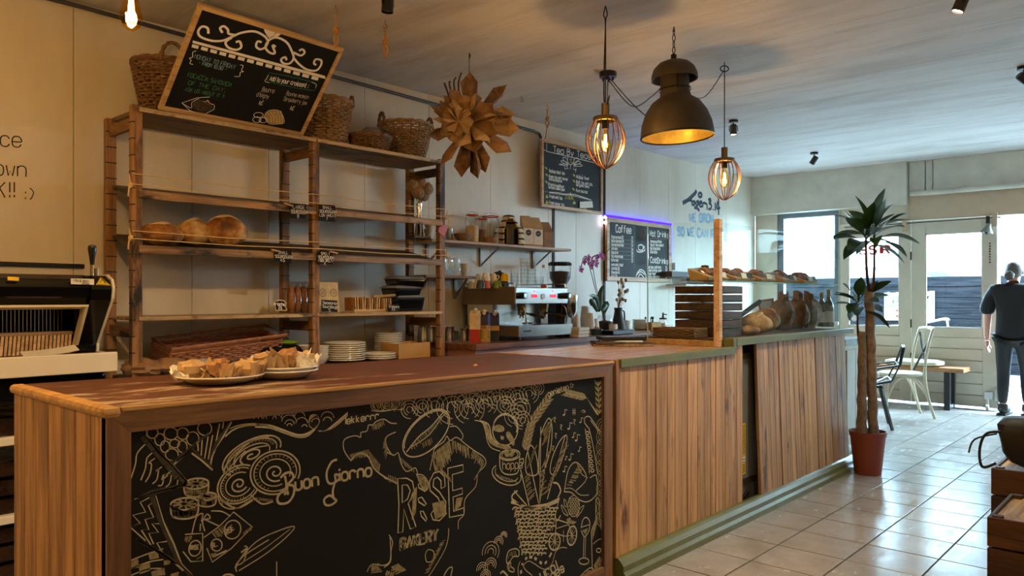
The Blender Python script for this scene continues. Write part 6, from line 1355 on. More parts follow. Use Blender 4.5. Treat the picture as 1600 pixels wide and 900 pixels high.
# espresso machine
EY0, EY1, EX0, EX1 = 4.35, 5.0, -4.46, -3.9
em = thing('espresso_machine', 'chrome two-group espresso machine with black handles', 'coffee machine', ((EX0 + EX1) / 2, (EY0 + EY1) / 2, KZ))
b = MB(); b.box(EX0, EX1 - .004, EY0 + .012, EY1 - .012, 1.215, 1.33); b.build('boiler_body', 'steel_dark', em, bevel=.006)
b = MB(); b.box(EX0 - .01, EX1 - .002, EY0, EY0 + .012, 1.205, 1.345); b.build('side_panel', 'steel_dark', em, bevel=.003)
b = MB(); b.box(EX0 - .01, EX1 - .002, EY1 - .012, EY1, 1.205, 1.345); b.build('side_panel', 'steel_dark', em, bevel=.003)
b = MB(); b.box(EX1 - .004, EX1 + .004, EY0 + .004, EY1 - .004, 1.215, 1.335); fp = b.build('front_panel', 'chrome', em, bevel=.003)
for y in (EY0 + .05, EY1 - .05):
    b = MB(); b.tube([(EX1 + .004, y, 1.275), (EX1 + .06, y, 1.275)], .026, 14); kb = b.build('steam_knob', 'black', em, smooth=True)
    b = MB(); b.tube([(EX1 + .06, y, 1.275), (EX1 + .064, y, 1.275)], .018, 14); b.build('knob_cap', 'steel', kb, smooth=True)
for y in (EY0 + .22, EY1 - .2):
    b = MB()
    for k in range(3): b.box(EX1 + .004, EX1 + .0055, y - .035 + k * .026, y - .017 + k * .026, 1.26, 1.285)
    b.box(EX1 + .004, EX1 + .0055, y - .006, y + .006, 1.305, 1.317); b.build('display', 'display_red', fp)
b = MB(); b.tube([(EX1 + .004, (EY0 + EY1) / 2, 1.27), (EX1 + .012, (EY0 + EY1) / 2, 1.27)], .022, 16); b.build('gauge', 'white_plastic', em, smooth=True)
b = MB(); b.box(EX0 + .02, EX0 + .3, EY0 + .03, EY1 - .03, 1.03, 1.215); b.build('splash_panel', 'chrome', em)
b = MB(); b.box(EX0, EX1 + .035, EY0 - .0, EY1 + .01, .962, 1.04); b.build('drip_tray_body', 'steel_dark', em, bevel=.004)
b = MB(); b.box(EX1 + .035, EX1 + .042, EY0 - .0, EY1 + .01, .96, 1.044); dt = b.build('drip_tray_front', 'chrome', em, bevel=.003)
b = MB()
for k in range(5): b.box(EX1 + .042, EX1 + .0428, EY0 + .05 + k * .018, EY0 + .062 + k * .018, .998, 1.008)
b.build('maker_lettering', 'marker', dt)
for k in range(14):
    b = MB(); y = EY0 + .03 + k * .044; b.box(EX0 + .3, EX1 + .03, y, y + .022, 1.04, 1.045); b.build('grid_slat', 'steel', em)
for y in (EY0 + .06, EY1 - .06):
    for x in (EX0 + .06, EX1 - .02): b = MB(); b.lathe([(.018, KZ), (.022, .95), (.016, .965)], (x, y, 0), 12); b.build('foot', 'black', em, smooth=True)
for y in (EY0 + .19, EY1 - .19):
    b = MB(); b.lathe([(.001, 1.215), (.04, 1.215), (.042, 1.19), (.034, 1.17), (.034, 1.15), (.001, 1.15)], (EX1 - .1, y, 0), 18); g = b.build('group_head', 'brass', em, smooth=True)
    b = MB(); b.lathe([(.001, 1.12), (.03, 1.12), (.036, 1.15), (.001, 1.152)], (EX1 - .1, y, 0), 18); b.tube([(EX1 - .07, y, 1.138), (EX1 - .02, y + .01, 1.13)], .008, 8); b.tube([(EX1 - .1, y - .01, 1.12), (EX1 - .1, y - .02, 1.1)], .007, 8); b.tube([(EX1 - .1, y + .01, 1.12), (EX1 - .1, y + .02, 1.1)], .007, 8); b.build('portafilter', 'steel', em, smooth=True)
    b = MB(); b.tube([(EX1 - .02, y + .01, 1.13), (EX1 + .03, y + .03, 1.12), (EX1 + .09, y + .05, 1.105)], [.012, .015, .012], 10); b.build('portafilter_handle', 'black', em, smooth=True)
for y in (EY0 + .07, EY1 - .07):
    b = MB(); b.tube(spl([(EX1 - .02, y, 1.21), (EX1 + .03, y, 1.18), (EX1 + .04, y + .01, 1.1), (EX1 + .02, y + .03, 1.06)], 5), .005, 8); b.build('steam_wand', 'steel', em, smooth=True)
b = MB()
for y in (EY0 + .01, EY1 - .01): b.tube([(EX0, y, 1.345), (EX0, y, 1.37), (EX1 - .02, y, 1.37), (EX1 - .02, y, 1.345)], .005, 6)
b.build('cup_rail', 'steel', em, smooth=True)
# two small espresso glasses on the drip tray
for k, y in enumerate((EY0 + .17, EY0 + .235)):
    t = local('espresso_glass', 'small espresso glass on the drip tray, %s' % ('left of the pair', 'right of the pair')[k], 'glass')
    b = MB(); b.lathe([(.001, 0), (.02, 0), (.026, .055), (.024, .055), (.018, .005), (.001, .005)], n=14); b.build('glass', 'glass', t, smooth=True)
    b = MB(); b.lathe([(.018, .006), (.02, .02), (.001, .02)], n=12); b.build('coffee', 'coffee', t, smooth=True); put(t, (EX1 - .05, y, 1.045))
def cup(b, r, h, inv=False, z=0.0, hd=True):
    pr_ = [(.001, 0), (r * .62, 0), (r * .9, h * .45), (r, h), (r * .93, h), (r * .82, h * .45), (r * .5, .006), (.001, .006)]
    if inv: pr_ = [(q, h - zz) for q, zz in pr_]
    b.lathe([(q, zz + z) for q, zz in pr_], n=18)
TOPZ = 1.332
cups = [('porcelain', 738, -4.32, 0, 'at the back left corner'), ('porcelain', 747, -4.2, 0, 'at the front left'), ('porcelain', 749, -4.33, 1, 'upturned on the stack behind the left one'), ('orange', 759, -4.12, 0, 'in orange-red glaze'), ('porcelain', 759, -4.12, 1, 'upturned on the orange one'), ('porcelain', 770, -4.18, 0, 'between the orange and green ones'), ('porcelain', 770, -4.18, 1, 'upturned on the white one beside green'), ('greenglaze', 777, -4.1, 0, 'in green glaze'), ('blueglaze', 789, -4.1, 0, 'in dark blue glaze under the yellow one'), ('yellow', 789, -4.1, 1, 'in bright yellow, upturned on the blue one'), ('blueglaze', 751, -4.08, 0, 'in grey-blue glaze at the front')]
for mt, px, x, lv, nm in cups:
    t = local('coffee_cup', 'cup on the espresso machine, ' + nm, 'cup', 'cups on the espresso machine'); b = MB(); cup(b, .036, .06, True); b.build('body', mt, t, smooth=True)
    b = MB(); b.tube(spl([(.03, 0, .045), (.052, 0, .04), (.05, 0, .02), (.034, 0, .012)], 4), .005, 6); b.build('handle', mt, t, smooth=True); put(t, Pk(px, x, TOPZ + lv * .058), R(-60 + px * 7 % 90))
crumple('black_cloth', 'black cloth draped behind the coffee cups', 'cloth', Pk(779, -4.36, TOPZ), (.05, .07, .075), 'black_matt', 15, .15)
for j, (px, x, n_) in enumerate(((804, -4.25, 4), (819, -4.2, 7), (831, -4.22, 6), (843, -4.15, 2))):
    for k in range(n_):
        b = MB(); b.lathe([(.001, 0), (.026, 0), (.037, .075), (.035, .075), (.024, .006), (.001, .006)], n=16); o = b.build('tumbler', 'glass', None, smooth=True); o.location = Pk(px, x, TOPZ + k * .03); tag(o, 'clear tumbler in the %s nested stack on the machine' % ('short', 'tallest', 'second tallest', 'smallest')[j] + ', ' + ORD[k] + ' from below', 'glass', 'nested tumblers, stack at %s' % ('left', 'centre', 'right', 'far right')[j])
t = local('syrup_bottle', 'clear bottle with amber syrup beside the grinder hopper', 'bottle')
b = MB(); b.lathe([(.001, 0), (.03, 0), (.03, .13), (.014, .16), (.014, .18), (.001, .18)], n=16); b.build('bottle', 'glass', t, smooth=True); b = MB(); b.lathe([(.027, .004), (.027, .035), (.001, .035)], n=16); b.build('syrup', 'orange', t, smooth=True); b = MB(); b.lathe([(.016, .175), (.016, .2), (.001, .2)], n=12); b.build('cap', 'cup_paper', t, smooth=True); put(t, Pk(850, -4.08, TOPZ))
# grinders
gp = Pk(875, -4.2, KZ); t = local('coffee_grinder', 'black coffee grinder with a large hopper full of beans', 'coffee grinder')
b = MB(); b.box(-.1, .1, -.08, .08, 0, .035); b.box(-.09, .03, -.07, .07, .035, .37); b.build('body', 'black', t, bevel=.015)
b = MB(); b.lathe([(.03, .36), (.04, .41), (.095, .5), (.1, .61), (.098, .61), (.092, .5), (.036, .41)], n=24); b.build('hopper', 'glass', t, smooth=True)
b = MB(); b.lathe([(.03, .38), (.038, .41), (.09, .5), (.092, .555), (.001, .565)], n=24); b.build('beans', 'coffee', t, smooth=True)
b = MB(); b.lathe([(.105, .61), (.107, .628), (.09, .64), (.001, .64)], n=24); b.build('lid', 'black_gloss', t, smooth=True)
b = MB(); b.box(.03, .08, -.02, .02, .2, .25); b.tube([(.06, -.03, .17), (.1, -.03, .17)], .01, 8); b.build('spout', 'steel', t); put(t, gp)
t = local('coffee_grinder', 'small chrome grinder with cone dosing chamber right of the espresso machine', 'coffee grinder')
b = MB(); b.box(-.08, .09, -.06, .06, 0, .03); b.box(-.08, .0, -.05, .05, .03, .3); b.build('body', 'black', t, bevel=.01)
b = MB(); b.lathe([(.02, .16), (.05, .22), (.052, .34), (.05, .35), (.001, .352)], (.04, .03, 0), 20); b.build('doser', 'chrome', t, smooth=True)
b = MB(); b.box(.005, .012, -.03, .03, .1, .16); b.build('control_plate', 'grey_metal', t); b = MB(); b.tube([(.05, .03, .16), (.05, .03, .11)], .012, 8); b.box(.02, .07, .0, .06, .03, .08); b.build('portafilter_rest', 'steel', t); put(t, Pk(884, -4.0, KZ))
# pitchers
for k, (px, x, r_, h_) in enumerate(((663, -4.3, .052, .125), (676, -4.25, .048, .115), (702, -4.28, .045, .11), (712, -4.35, .03, .07), (727, -4.2, .052, .095))):
    t = local('milk_pitcher', 'steel milk pitcher on the back worktop, %s' % ('half behind the right rack post', 'second from the rack', 'third from the rack', 'smallest one', 'wide one beside the cartons')[k], 'pitcher', 'steel milk pitchers')
    b = MB(); b.lathe([(.001, 0), (r_, 0), (r_, h_ * .3), (r_ * .82, h_ * .85), (r_ * .88, h_), (r_ * .84, h_), (r_ * .78, h_ * .85), (r_ * .94, h_ * .3), (.001, .004)], n=20); b.build('body', 'steel', t, smooth=True)
    b = MB(); b.tube(spl([(0, r_ * .85, h_ * .85), (0, r_ * 1.5, h_ * .8), (0, r_ * 1.5, h_ * .3), (0, r_ * .98, h_ * .25)], 4), .005, 6); b.build('handle', 'steel', t, smooth=True); b = MB(); b.prism([(.0, -r_ * .86, h_ * .8), (.016, -r_ * .8, h_), (0, -r_ * 1.25, h_ * 1.02), (-.016, -r_ * .8, h_)], (0, .004, 0)); b.build('spout', 'steel', t); put(t, Pk(px, x, KZ), R(20))
def carton(label, px, x, bands, h, capm='cup_paper', rz=0.0, tilt=0):
    t = local('drink_carton', label, 'carton', 'oat drink cartons'); w_ = .036; z = 0
    for mt, hh in bands: b = MB(); b.box(-w_, w_, -w_, w_, z, z + hh * h); b.build('panel', mt, t); z += hh * h
    b = MB(); b.hexa([(-w_, -w_, z), (w_, -w_, z), (-w_, w_, z), (w_, w_, z), (-w_, -.004, z + .035), (w_, -.004, z + .035), (-w_, .004, z + .035), (w_, .004, z + .035)]); b.build('gable', bands[-1][0], t)
    b = MB(); b.tube([(.0, -.02, z + .02), (.012, -.035, z + .045)], .014, 10); b.build('cap', capm, t, smooth=True)
    o = put(t, Pk(px, x, KZ), rz); return o
c_ = carton('yellow and cream drink carton with a red panel and yellow dot', 743, -4.02, (('red', .48), ('oat', .52)), .2, rz=R(30))
b = MB(); b.add([(.0365, .022 * math.cos(a), .055 + .026 * math.sin(a)) for a in [2*PI*i/18 for i in range(18)]], [tuple(range(18))]); b.add([(.022 * math.cos(a), -.0365, .055 + .026 * math.sin(a)) for a in [2*PI*i/18 for i in range(18)]], [tuple(range(18))]); o = b.build('yellow_dot', 'label_yellow', None); o.parent = c_; o.location = (0, 0, .032); 
c_ = carton('brown drink carton with dark navy top', 757, -4.0, (('card', .66), ('navy', .34)), .19, rz=R(30))
b = MB(); b.box(-.0365, .0, -.0366, -.036, .02, .09); b.box(.036, .0366, -.03, -.005, .02, .09); b.build('green_panel', 'greenglaze', c_)
b = MB()
for k in range(5): b.box(-.02, .02, -.0367, -.036, .1 + k * .008, .104 + k * .008); b.box(.036, .0367, -.02, .02, .1 + k * .008, .104 + k * .008)
b.build('print', 'marker', c_)
carton('dark drink carton tipped behind the brown one', 772, -4.02, (('marker', .45), ('card', .2), ('navy', .35)), .18, rz=R(50))
b = MB(); z = KZ
for k in range(3):
    b = MB(); q = Pk(905, -3.86, KZ); b.box(q.x - .05, q.x + .045, q.y - .07 + k * .006, q.y + .08, KZ + .002 + k * .028, KZ + .026 + k * .028); single(b, 'menu_book', 'paper', 'white booklet beside the espresso machine, %s of three' % ('bottom', 'middle', 'top')[k], 'book', 'white booklets', bevel=.003)
# paper cups
for j, (px, x, n_, r_, h_) in enumerate(((900, -4.18, 6, .04, .1), (914, -4.3, 9, .045, .12), (922, -4.14, 6, .045, .11), (930, -4.22, 3, .04, .1))):
    for k in range(n_):
        b = MB(); b.lathe([(.001, h_), (r_ * .72, h_), (r_ * .74, h_ - .004), (r_, .006), (r_ * 1.04, .003), (r_ * 1.04, 0), (r_ * .95, 0), (r_ * .7, h_ - .008)], n=20); o = b.build('paper_cup', 'cup_paper', None, smooth=True); o.location = Pk(px, x, KZ + k * .016); tag(o, 'white paper cup nested upside down, %s stack' % ('small', 'tallest rear', 'front wide', 'shortest')[j] + ', ' + ORD[k] + ' from below', 'paper cup', 'paper cups, %s' % ('first stack', 'second stack', 'third stack', 'fourth stack')[j])
# orchid
oc = Pk(945, -4.22, KZ); t = thing('potted_orchid', 'magenta orchid with two flower stems in a round glass pot', 'plant', oc)
b = MB(); b.lathe([(.001, 0), (.045, 0), (.075, .06), (.08, .11), (.06, .16), (.057, .16), (.076, .11), (.07, .06), (.042, .006), (.001, .006)], oc, 22); b.build('glass_pot', 'glass', t, smooth=True)
b = MB(); b.lathe([(.04, .008), (.07, .06), (.072, .1), (.001, .115)], oc, 18); b.build('bark_mix', 'soil', t, smooth=True)
stems = [[oc + Vector((0, 0, .1)), P(931, 455, X=-4.22), P(922, 420, X=-4.22), P(914, 400, X=-4.2), P(907, 420, X=-4.2)], [oc + Vector((.01, 0, .1)), P(932, 450, X=-4.2), P(926, 415, X=-4.18), P(925, 402, X=-4.18), P(938, 397, X=-4.16)], [P(925, 402, X=-4.18), P(945, 396, X=-4.16), P(953, 388, X=-4.16)]]
for s_ in stems: b = MB(); b.tube(spl(s_, 6), .0035, 6); b.build('stem', 'twig', t, smooth=True)
r = random.Random(3)
fl = [(907, 420), (912, 408), (918, 403), (920, 410), (923, 415), (925, 407), (931, 412), (932, 403), (938, 398), (941, 402)]
for k, (x, y) in enumerate(fl):
    c = P(x, y, X=-4.17 + .02 * (k % 3)); b = MB()
    for i in range(5):
        a = 2*PI*i/5 + r.uniform(-.3, .3); d = Vector((.25, math.cos(a), math.sin(a))); e = Vector((.2, -math.sin(a), math.cos(a)))
        b.add([c, c + d * .022 + e * .017, c + d * .042, c + d * .022 - e * .017], [(0, 1, 2, 3)])
    b.ball(c + Vector((.008, 0, 0)), .006, 6, 5); b.build('flower', 'orchid', t)
for pts in ([(934, 487), (925, 470), (924, 478)], [(936, 487), (938, 462), (942, 446)], [(940, 486), (948, 474), (945, 490)], [(935, 485), (930, 465), (921, 462)]):
    a, m_, e = (P(x, y, X=-4.16) for x, y in pts); sp = spl([a, m_, e], 6); b = MB(); n = len(sp)
    nn = Vector((1, -.7, .1)).normalized(); vs = []
    for i, p in enumerate(sp):
        tt = (sp[min(i + 1, n - 1)] - sp[max(i - 1, 0)]).normalized(); sd = nn.cross(tt) * (.03 * math.sin(PI * (.12 + .86 * i / (n - 1)))); vs += [p + sd, p - nn * .006, p - sd]
    b.add(vs, [(3*i + j, 3*i + j + 1, 3*i + j + 4, 3*i + j + 3) for i in range(n - 1) for j in range(2)]); b.build('leaf', 'orchid_leaf', t, smooth=True, solid=.002)
# black jug of dried flowers
jc = Pk(966, -4.22, KZ); t = thing('flower_jug', 'black jug holding a bunch of dried flowers', 'vase', jc)
b = MB(); b.lathe([(.001, 0), (.075, 0), (.07, .06), (.045, .15), (.036, .2), (.042, .23), (.038, .23), (.03, .2), (.001, .19)], jc, 20); b.build('jug', 'black_matt', t, smooth=True)
b = MB(); b.tube(spl([jc + Vector((0, .04, .2)), jc + Vector((0, .1, .19)), jc + Vector((0, .105, .1)), jc + Vector((0, .062, .06))], 5), .007, 8); b.build('handle', 'black_matt', t, smooth=True)
for k in range(16):
    top = P(r.uniform(956, 981), r.uniform(436, 470), X=jc.x + r.uniform(-.05, .06)); b = MB(); b.tube(spl([jc + Vector((0, 0, .2)), (jc + top) / 2 + Vector((0, r.uniform(-.02, .02), .12)), top], 3), .0022, 4); b.build('stalk', 'dried', t)
    b = MB(); b.ball(top, (.014, .014, .018), 8, 6, fn=lambda u: 1 + .3 * math.sin(9 * u.x + k) * math.sin(8 * u.z)); b.build('flower_head', ('dried', 'kraft', 'kraft_dark', 'dried_pale')[k % 4], t)
# small things to the right
b = MB(); q = Pk(932, -4.0, KZ); b.lathe([(.001, 0), (.05, 0), (.055, .05), (.05, .05), (.045, .006), (.001, .006)], q, 18); single(b, 'green_dish', 'blueglaze', 'small grey-green dish in front of the orchid', 'bowl', smooth=True)
crumple('paper_scrap', 'crumpled kraft paper in the grey-green dish', 'paper', Pk(933, -4.0, KZ + .03), (.03, .03, .02), 'kraft', 18)
t = local('white_mug', 'white mug beside the saucer stacks', 'mug'); b = MB(); b.lathe([(.001, 0), (.038, 0), (.042, .08), (.039, .08), (.034, .006), (.001, .006)], n=18); b.build('body', 'porcelain', t, smooth=True); b = MB(); b.tube(spl([(0, .04, .065), (0, .065, .06), (0, .062, .025), (0, .039, .018)], 4), .006, 6); b.build('handle', 'porcelain', t, smooth=True); put(t, Pk(958, -4.12, KZ))
stack('saucer', 'plate', 'white saucer in the stack next to the white mug', Pk(975, -4.24, KZ), .075, 8, .0125, group='saucers beside the mug', lip=.014)
stack('saucer', 'plate', 'grey-white saucer in the stack beside the cutlery box', Pk(1000, -4.28, KZ), .08, 8, .0125, group='saucers beside the cutlery box', lip=.014)
t = thing('cutlery_box', 'cardboard cutlery box with black spoons on the back counter', 'box', Pk(1018, -4.2, KZ)); q = Pk(1018, -4.2, KZ)
for x0, x1, y0, y1 in ((-.06, .06, -.09, -.085), (-.06, .06, .085, .09), (-.06, -.055, -.085, .085), (.055, .06, -.085, .085), (-.055, .055, -.003, .003)): b = MB(); b.box(q.x + x0, q.x + x1, q.y + y0, q.y + y1, KZ, KZ + .075); b.build('side', 'card', t)
for k in range(6): b = MB(); p = q + Vector((r.uniform(-.04, .04), r.uniform(-.06, .06), .02)); b.tube([p, p + Vector((0, r.uniform(-.02, .02), .1))], .004, 6); b.ball(p + Vector((0, 0, .1)), (.01, .01, .014), 8, 5); b.build('spoon', 'black', t, smooth=True)
t = local('sugar_jar', 'glass jar with black pump lid near the window end of the counter', 'jar'); b = MB(); b.lathe([(.001, 0), (.045, 0), (.045, .09), (.038, .1), (.036, .1), (.04, .088), (.04, .006), (.001, .006)], n=18); b.build('jar', 'glass', t, smooth=True); b = MB(); b.lathe([(.04, .1), (.04, .115), (.012, .12), (.008, .17), (.001, .172)], n=14); b.tube([(0, 0, .155), (.045, 0, .15)], .006, 6); b.build('pump', 'black', t, smooth=True); b = MB(); b.lathe([(.038, .008), (.038, .06), (.001, .06)], n=14); b.build('sugar', 'paper', t, smooth=True); put(t, Pk(1036, -4.2, KZ))
t = local('drinking_glass', 'low tumbler standing near the pump jar', 'glass'); b = MB(); b.lathe([(.001, 0), (.03, 0), (.034, .05), (.032, .05), (.027, .006), (.001, .006)], n=16); b.build('glass', 'glass', t, smooth=True); put(t, Pk(1046, -4.12, KZ))
b = MB(); q = Pk(962, -3.9, KZ); b.box(q.x - .08, q.x + .07, q.y - .14, q.y + .18, KZ + .001, KZ + .04); single(b, 'card_reader_tray', 'black', 'flat black box in front of the white mug', 'box', bevel=.006)
# papers and boards at the back of the front counter
LZ = .986
b = MB(); q0, q1 = P(938, 541, Z=LZ), P(1012, 541, Z=LZ); cxy = (q0 + q1) / 2; ang = math.atan2(q1.y - q0.y, q1.x - q0.x)
for k, (sx_, sy_, th, mt, nm, lb, dz, da) in enumerate(((.34, .2, .012, 'shelf_under', 'chopping_board', 'thin brown board lying lowest under the papers', 0, 0), (.33, .2, .01, 'shelf_dark', 'chopping_board', 'dark thin board under the papers', .013, .05), (.24, .16, .006, 'paper', 'paper_sheet', 'loose white papers on the brown boards', .024, -.1), (.26, .15, .022, 'black', 'black_folder', 'black folder lying on the papers', .031, .12))):
    b = MB(); b.obox(cxy + Vector((-.06, .06, dz + th / 2)), (sx_, sy_, th), rotm('Z', R(42) + da)); single(b, nm, mt, lb, 'board' if k < 2 else ('paper' if k == 2 else 'folder'), bevel=.002)
t = thing('long_wicker_tray', 'dark brown wicker tray behind the side glass', 'basket', (-2.36, 4.13, 1.027))
for k in range(6):
    b = MB(); z = 1.032 + k * .009; pts = []
    for (xa, ya), (xb, yb2) in (((-2.5, 4.05), (-2.22, 4.05)), ((-2.22, 4.05), (-2.22, 4.2)), ((-2.22, 4.2), (-2.5, 4.2)), ((-2.5, 4.2), (-2.5, 4.05))):
        for i in range(14): f = i / 14; w_ = .004 * math.sin(i * PI / 2 + k * PI); pts.append((xa + (xb - xa) * f + (w_ if xa == xb else 0), ya + (yb2 - ya) * f + (w_ if ya == yb2 else 0), z))
    b.tube(pts, .005, 5, closed=True); b.build('wicker_strand', 'wicker_dark', t, smooth=True)
b = MB(); b.box(-2.5, -2.22, 4.05, 4.2, 1.0265, 1.032); b.build('base', 'wicker_dark', t)

# ================================================================== WALL SHELVES
def wshelf(name, label, y0, y1, z, d, th=.022, mat='wallshelf', br=()):
    t = thing(name, label, 'shelf', (WX + d / 2, (y0 + y1) / 2, z)); b = MB(); b.box(WX + .001, WX + d, y0, y1, z - th, z); b.build('board', mat, t, bevel=.004)
    for y in br: b = MB(); b.box(WX + .001, WX + .02, y - .012, y + .012, z - th - .16, z - th); b.bar((WX + .01, y, z - th - .15), (WX + d - .05, y, z - th - .004), .018, .008); b.build('bracket', 'grey_metal', t)
    return t
SZ1 = 1.70; SZ2 = 1.432
wshelf('wall_shelf', 'long upper wall shelf with jars and coffee bags', 3.84, 5.53, SZ1, .27, br=(4.02, 4.62, 5.3))
wshelf('wall_shelf', 'short lower wall shelf with glass jugs', 3.84, 4.42, SZ2, .2, br=(3.9, 4.32))
wshelf('wall_shelf', 'white wall shelf below the sprayed lettering with bread bags', 7.62, 8.9, P(1075, 444, X=-4.3).z, .26, mat='dirty_white')
SX = -4.4
t = local('flower_vase', 'slim silver vase with dried hydrangea heads behind the rack', 'vase'); b = MB(); b.lathe([(.001, 0), (.035, 0), (.03, .08), (.018, .2), (.024, .27), (.02, .27), (.014, .2), (.001, .19)], n=16); b.build('vase', 'chrome', t, smooth=True)
for k, (x, y, z) in enumerate(((0, .01, .42), (.03, .05, .38), (-.02, -.05, .4), (.0, .04, .34), (.01, -.02, .35))): b = MB(); b.tube([(0, 0, .24), (x, y, z)], .003, 5); b.ball((x, y, z), .05, 14, 10, fn=lambda u: 1 + .16 * math.sin(13 * u.x + k) * math.sin(12 * u.y) * math.sin(11 * u.z)); b.build('flower_head', 'dried_pale', t, smooth=True, angle=20)
put(t, Pk(655, SX, SZ1))
def pot(label, px, x, z, r_, h_, mt, name='small_cup', cat='cup'):
    b = MB(); bowl(b, r_, h_); o = single(b, name, mt, label, cat, smooth=True); o.location = Pk(px, x, z); return o
pot('white cup with dark print on the upper shelf behind the rack post', 671, -4.34, SZ1, .042, .075, 'porcelain'); pot('small grey cup with blue mark stacked on the printed cup', 671, -4.34, SZ1 + .06, .04, .07, 'porcelain')
pot('steel beaker on the upper shelf beside the red heart', 702, SX, SZ1, .032, .1, 'steel', 'steel_beaker'); pot('flared wooden bowl on the upper wall shelf', 724, -4.33, SZ1, .078, .06, 'wallshelf', 'wooden_bowl', 'bowl')
b = MB(); q = Pk(660, -4.33, SZ1); b.box(q.x - .08, q.x + .03, q.y - .1, q.y + .06, SZ1 + .001, SZ1 + .02); single(b, 'wooden_plaque', 'darkwood', 'flat dark board under the vase end of the shelf', 'board', bevel=.004)
def kilner(label, px, x, r_, h_, fill):
    t = local('storage_jar', label, 'jar', 'clip-top jars on the upper shelf')
    b = MB(); b.lathe([(.001, 0), (r_, 0), (r_, h_ * .75), (r_ * .86, h_ * .84), (r_ * .86, h_ * .9), (r_ * .82, h_ * .9), (r_ * .95, h_ * .74), (r_ * .95, .006), (.001, .006)], n=22); b.build('jar', 'glass', t, smooth=True)
    b = MB(); b.lathe([(r_ * .9, h_ * .9), (r_ * .92, h_ * .94), (r_ * .8, h_), (.001, h_)], n=22); b.build('lid', 'glass', t, smooth=True); b = MB(); b.lathe([(r_ * .9, h_ * .88), (r_ * .94, h_ * .9), (r_ * .9, h_ * .92)], n=22); b.build('seal', 'orange', t, smooth=True)
    b = MB(); b.tube([(0, -r_ * .95, h_ * .8), (0, -r_ * 1.05, h_ * .9), (0, 0, h_ * 1.02), (0, r_ * 1.05, h_ * .9), (0, r_ * .95, h_ * .8)], .003, 6); b.build('clip', 'steel', t)
    if fill: b = MB(); b.lathe([(.001, .008), (r_ * .93, .008), (r_ * .93, h_ * fill[1]), (.001, h_ * fill[1] + .01)], n=18); b.build('contents', fill[0], t, smooth=True)
    return put(t, Pk(px, x, SZ1))
kilner('narrow clip jar with a dark layer, nearest the rack', 738, SX, .055, .25, ('oat', .55)); kilner('clip jar half hidden between two others', 752, -4.44, .055, .23, ('granola', .5)); kilner('largest clip jar showing orange-brown contents', 766, -4.37, .075, .25, ('granola', .2))
t = thing('towel_on_canister', 'striped tea towel draped over a black canister on the shelf', 'tea towel', Pk(795, -4.38, SZ1)); q = Pk(795, -4.38, SZ1)
b = MB(); b.lathe([(.001, 0), (.075, 0), (.078, .14), (.001, .15)], q, 20); b.build('canister', 'black', t, smooth=True)
def tw(u, v):
    a = -PI * .82 + 2 * PI * .82 * u; h = .245 * (1 - v) ** .7; rr = .025 + .085 * min(1, v * 1.5) + .012 * math.sin(5 * a) * v
    return q + Vector((rr * math.cos(a + PI - .55), rr * math.sin(a + PI - .55) * (1.1 + .6 * v * max(0, math.sin(a + PI - .55))), .005 + h if True else 0))
b = MB(); b.grid(tw, 30, 12); b.build('towel', 'towel', t, smooth=True, solid=.004); b = MB(); b.ball(q + Vector((0, 0, .24)), (.05, .055, .022), 14, 8); b.build('towel_fold', 'towel', t, smooth=True)
def coffee_bag(label, px, x, h_, mt, lab, rz):
    t = local('coffee_bag', label, 'coffee bag', 'coffee bags on the upper shelf'); w_, d_ = .05, .035
    b = MB(); b.hexa([(-d_, -w_, 0), (d_, -w_, 0), (-d_, w_, 0), (d_, w_, 0), (-d_, -w_, h_ * .62), (d_, -w_, h_ * .62), (-d_, w_, h_ * .62), (d_, w_, h_ * .62)]); b.build('bag', mt, t, bevel=.004)
    b = MB(); b.hexa([(-d_, -w_, h_ * .62), (d_, -w_, h_ * .62), (-d_, w_, h_ * .62), (d_, w_, h_ * .62), (-d_ * 1.1 - .01, -w_ * .9, h_), (-d_ * .9, -w_ * .9, h_), (-d_ * 1.1 - .01, w_ * .9, h_), (-d_ * .9, w_ * .9, h_)]); b.build('folded_top', mt, t, bevel=.003)
    if lab:
        b = MB(); b.box(d_ + .001, d_ + .0025, -w_ * .9, w_ * .9, .02, h_ * .58); lb = b.build('bag_label', 'paper', t)
        b = MB(); b.add([(d_ + .0032, .026 * math.cos(a), h_ * .44 + .026 * math.sin(a)) for a in [2*PI*i/18 for i in range(18)]], [tuple(range(18))]); b.build('round_logo', 'navy', lb)
        b = MB(); b.box(d_ + .0032, d_ + .0037, -.014, .014, h_ * .43, h_ * .45); b.box(d_ + .0032, d_ + .0037, -.02, .02, h_ * .2, h_ * .21); b.build('label_print', 'chalk_grey', lb)
    return put(t, Pk(px, x, SZ1), rz)
coffee_bag('kraft coffee bag with white label, next to the towel', 823, -4.36, .27, 'kraft', True, R(-25)); coffee_bag('kraft coffee bag with white label, middle of three', 838, -4.36, .265, 'kraft', True, R(-22)); coffee_bag('plain brown kraft bag at the shelf end', 854, -4.4, .24, 'kraft_dark', False, R(-20))
for k, (px, x) in enumerate(((690, -4.42), (701, -4.44), (711, -4.42))):
    t = local('glass_jug', 'small clear glass jug on the lower shelf, %s' % ('behind the rack post', 'middle of three', 'beside the white cups')[k], 'jug', 'glass jugs on the lower shelf')
    b = MB(); b.lathe([(.001, 0), (.045, 0), (.05, .06), (.04, .11), (.045, .15), (.042, .15), (.037, .11), (.046, .06), (.001, .005)], n=18); b.build('body', 'glass', t, smooth=True); b = MB(); b.tube(spl([(0, .042, .14), (0, .085, .14), (0, .085, .07), (0, .048, .05)], 5), .005, 6); b.build('handle', 'glass', t, smooth=True); put(t, Pk(px, x, SZ2), R(10))
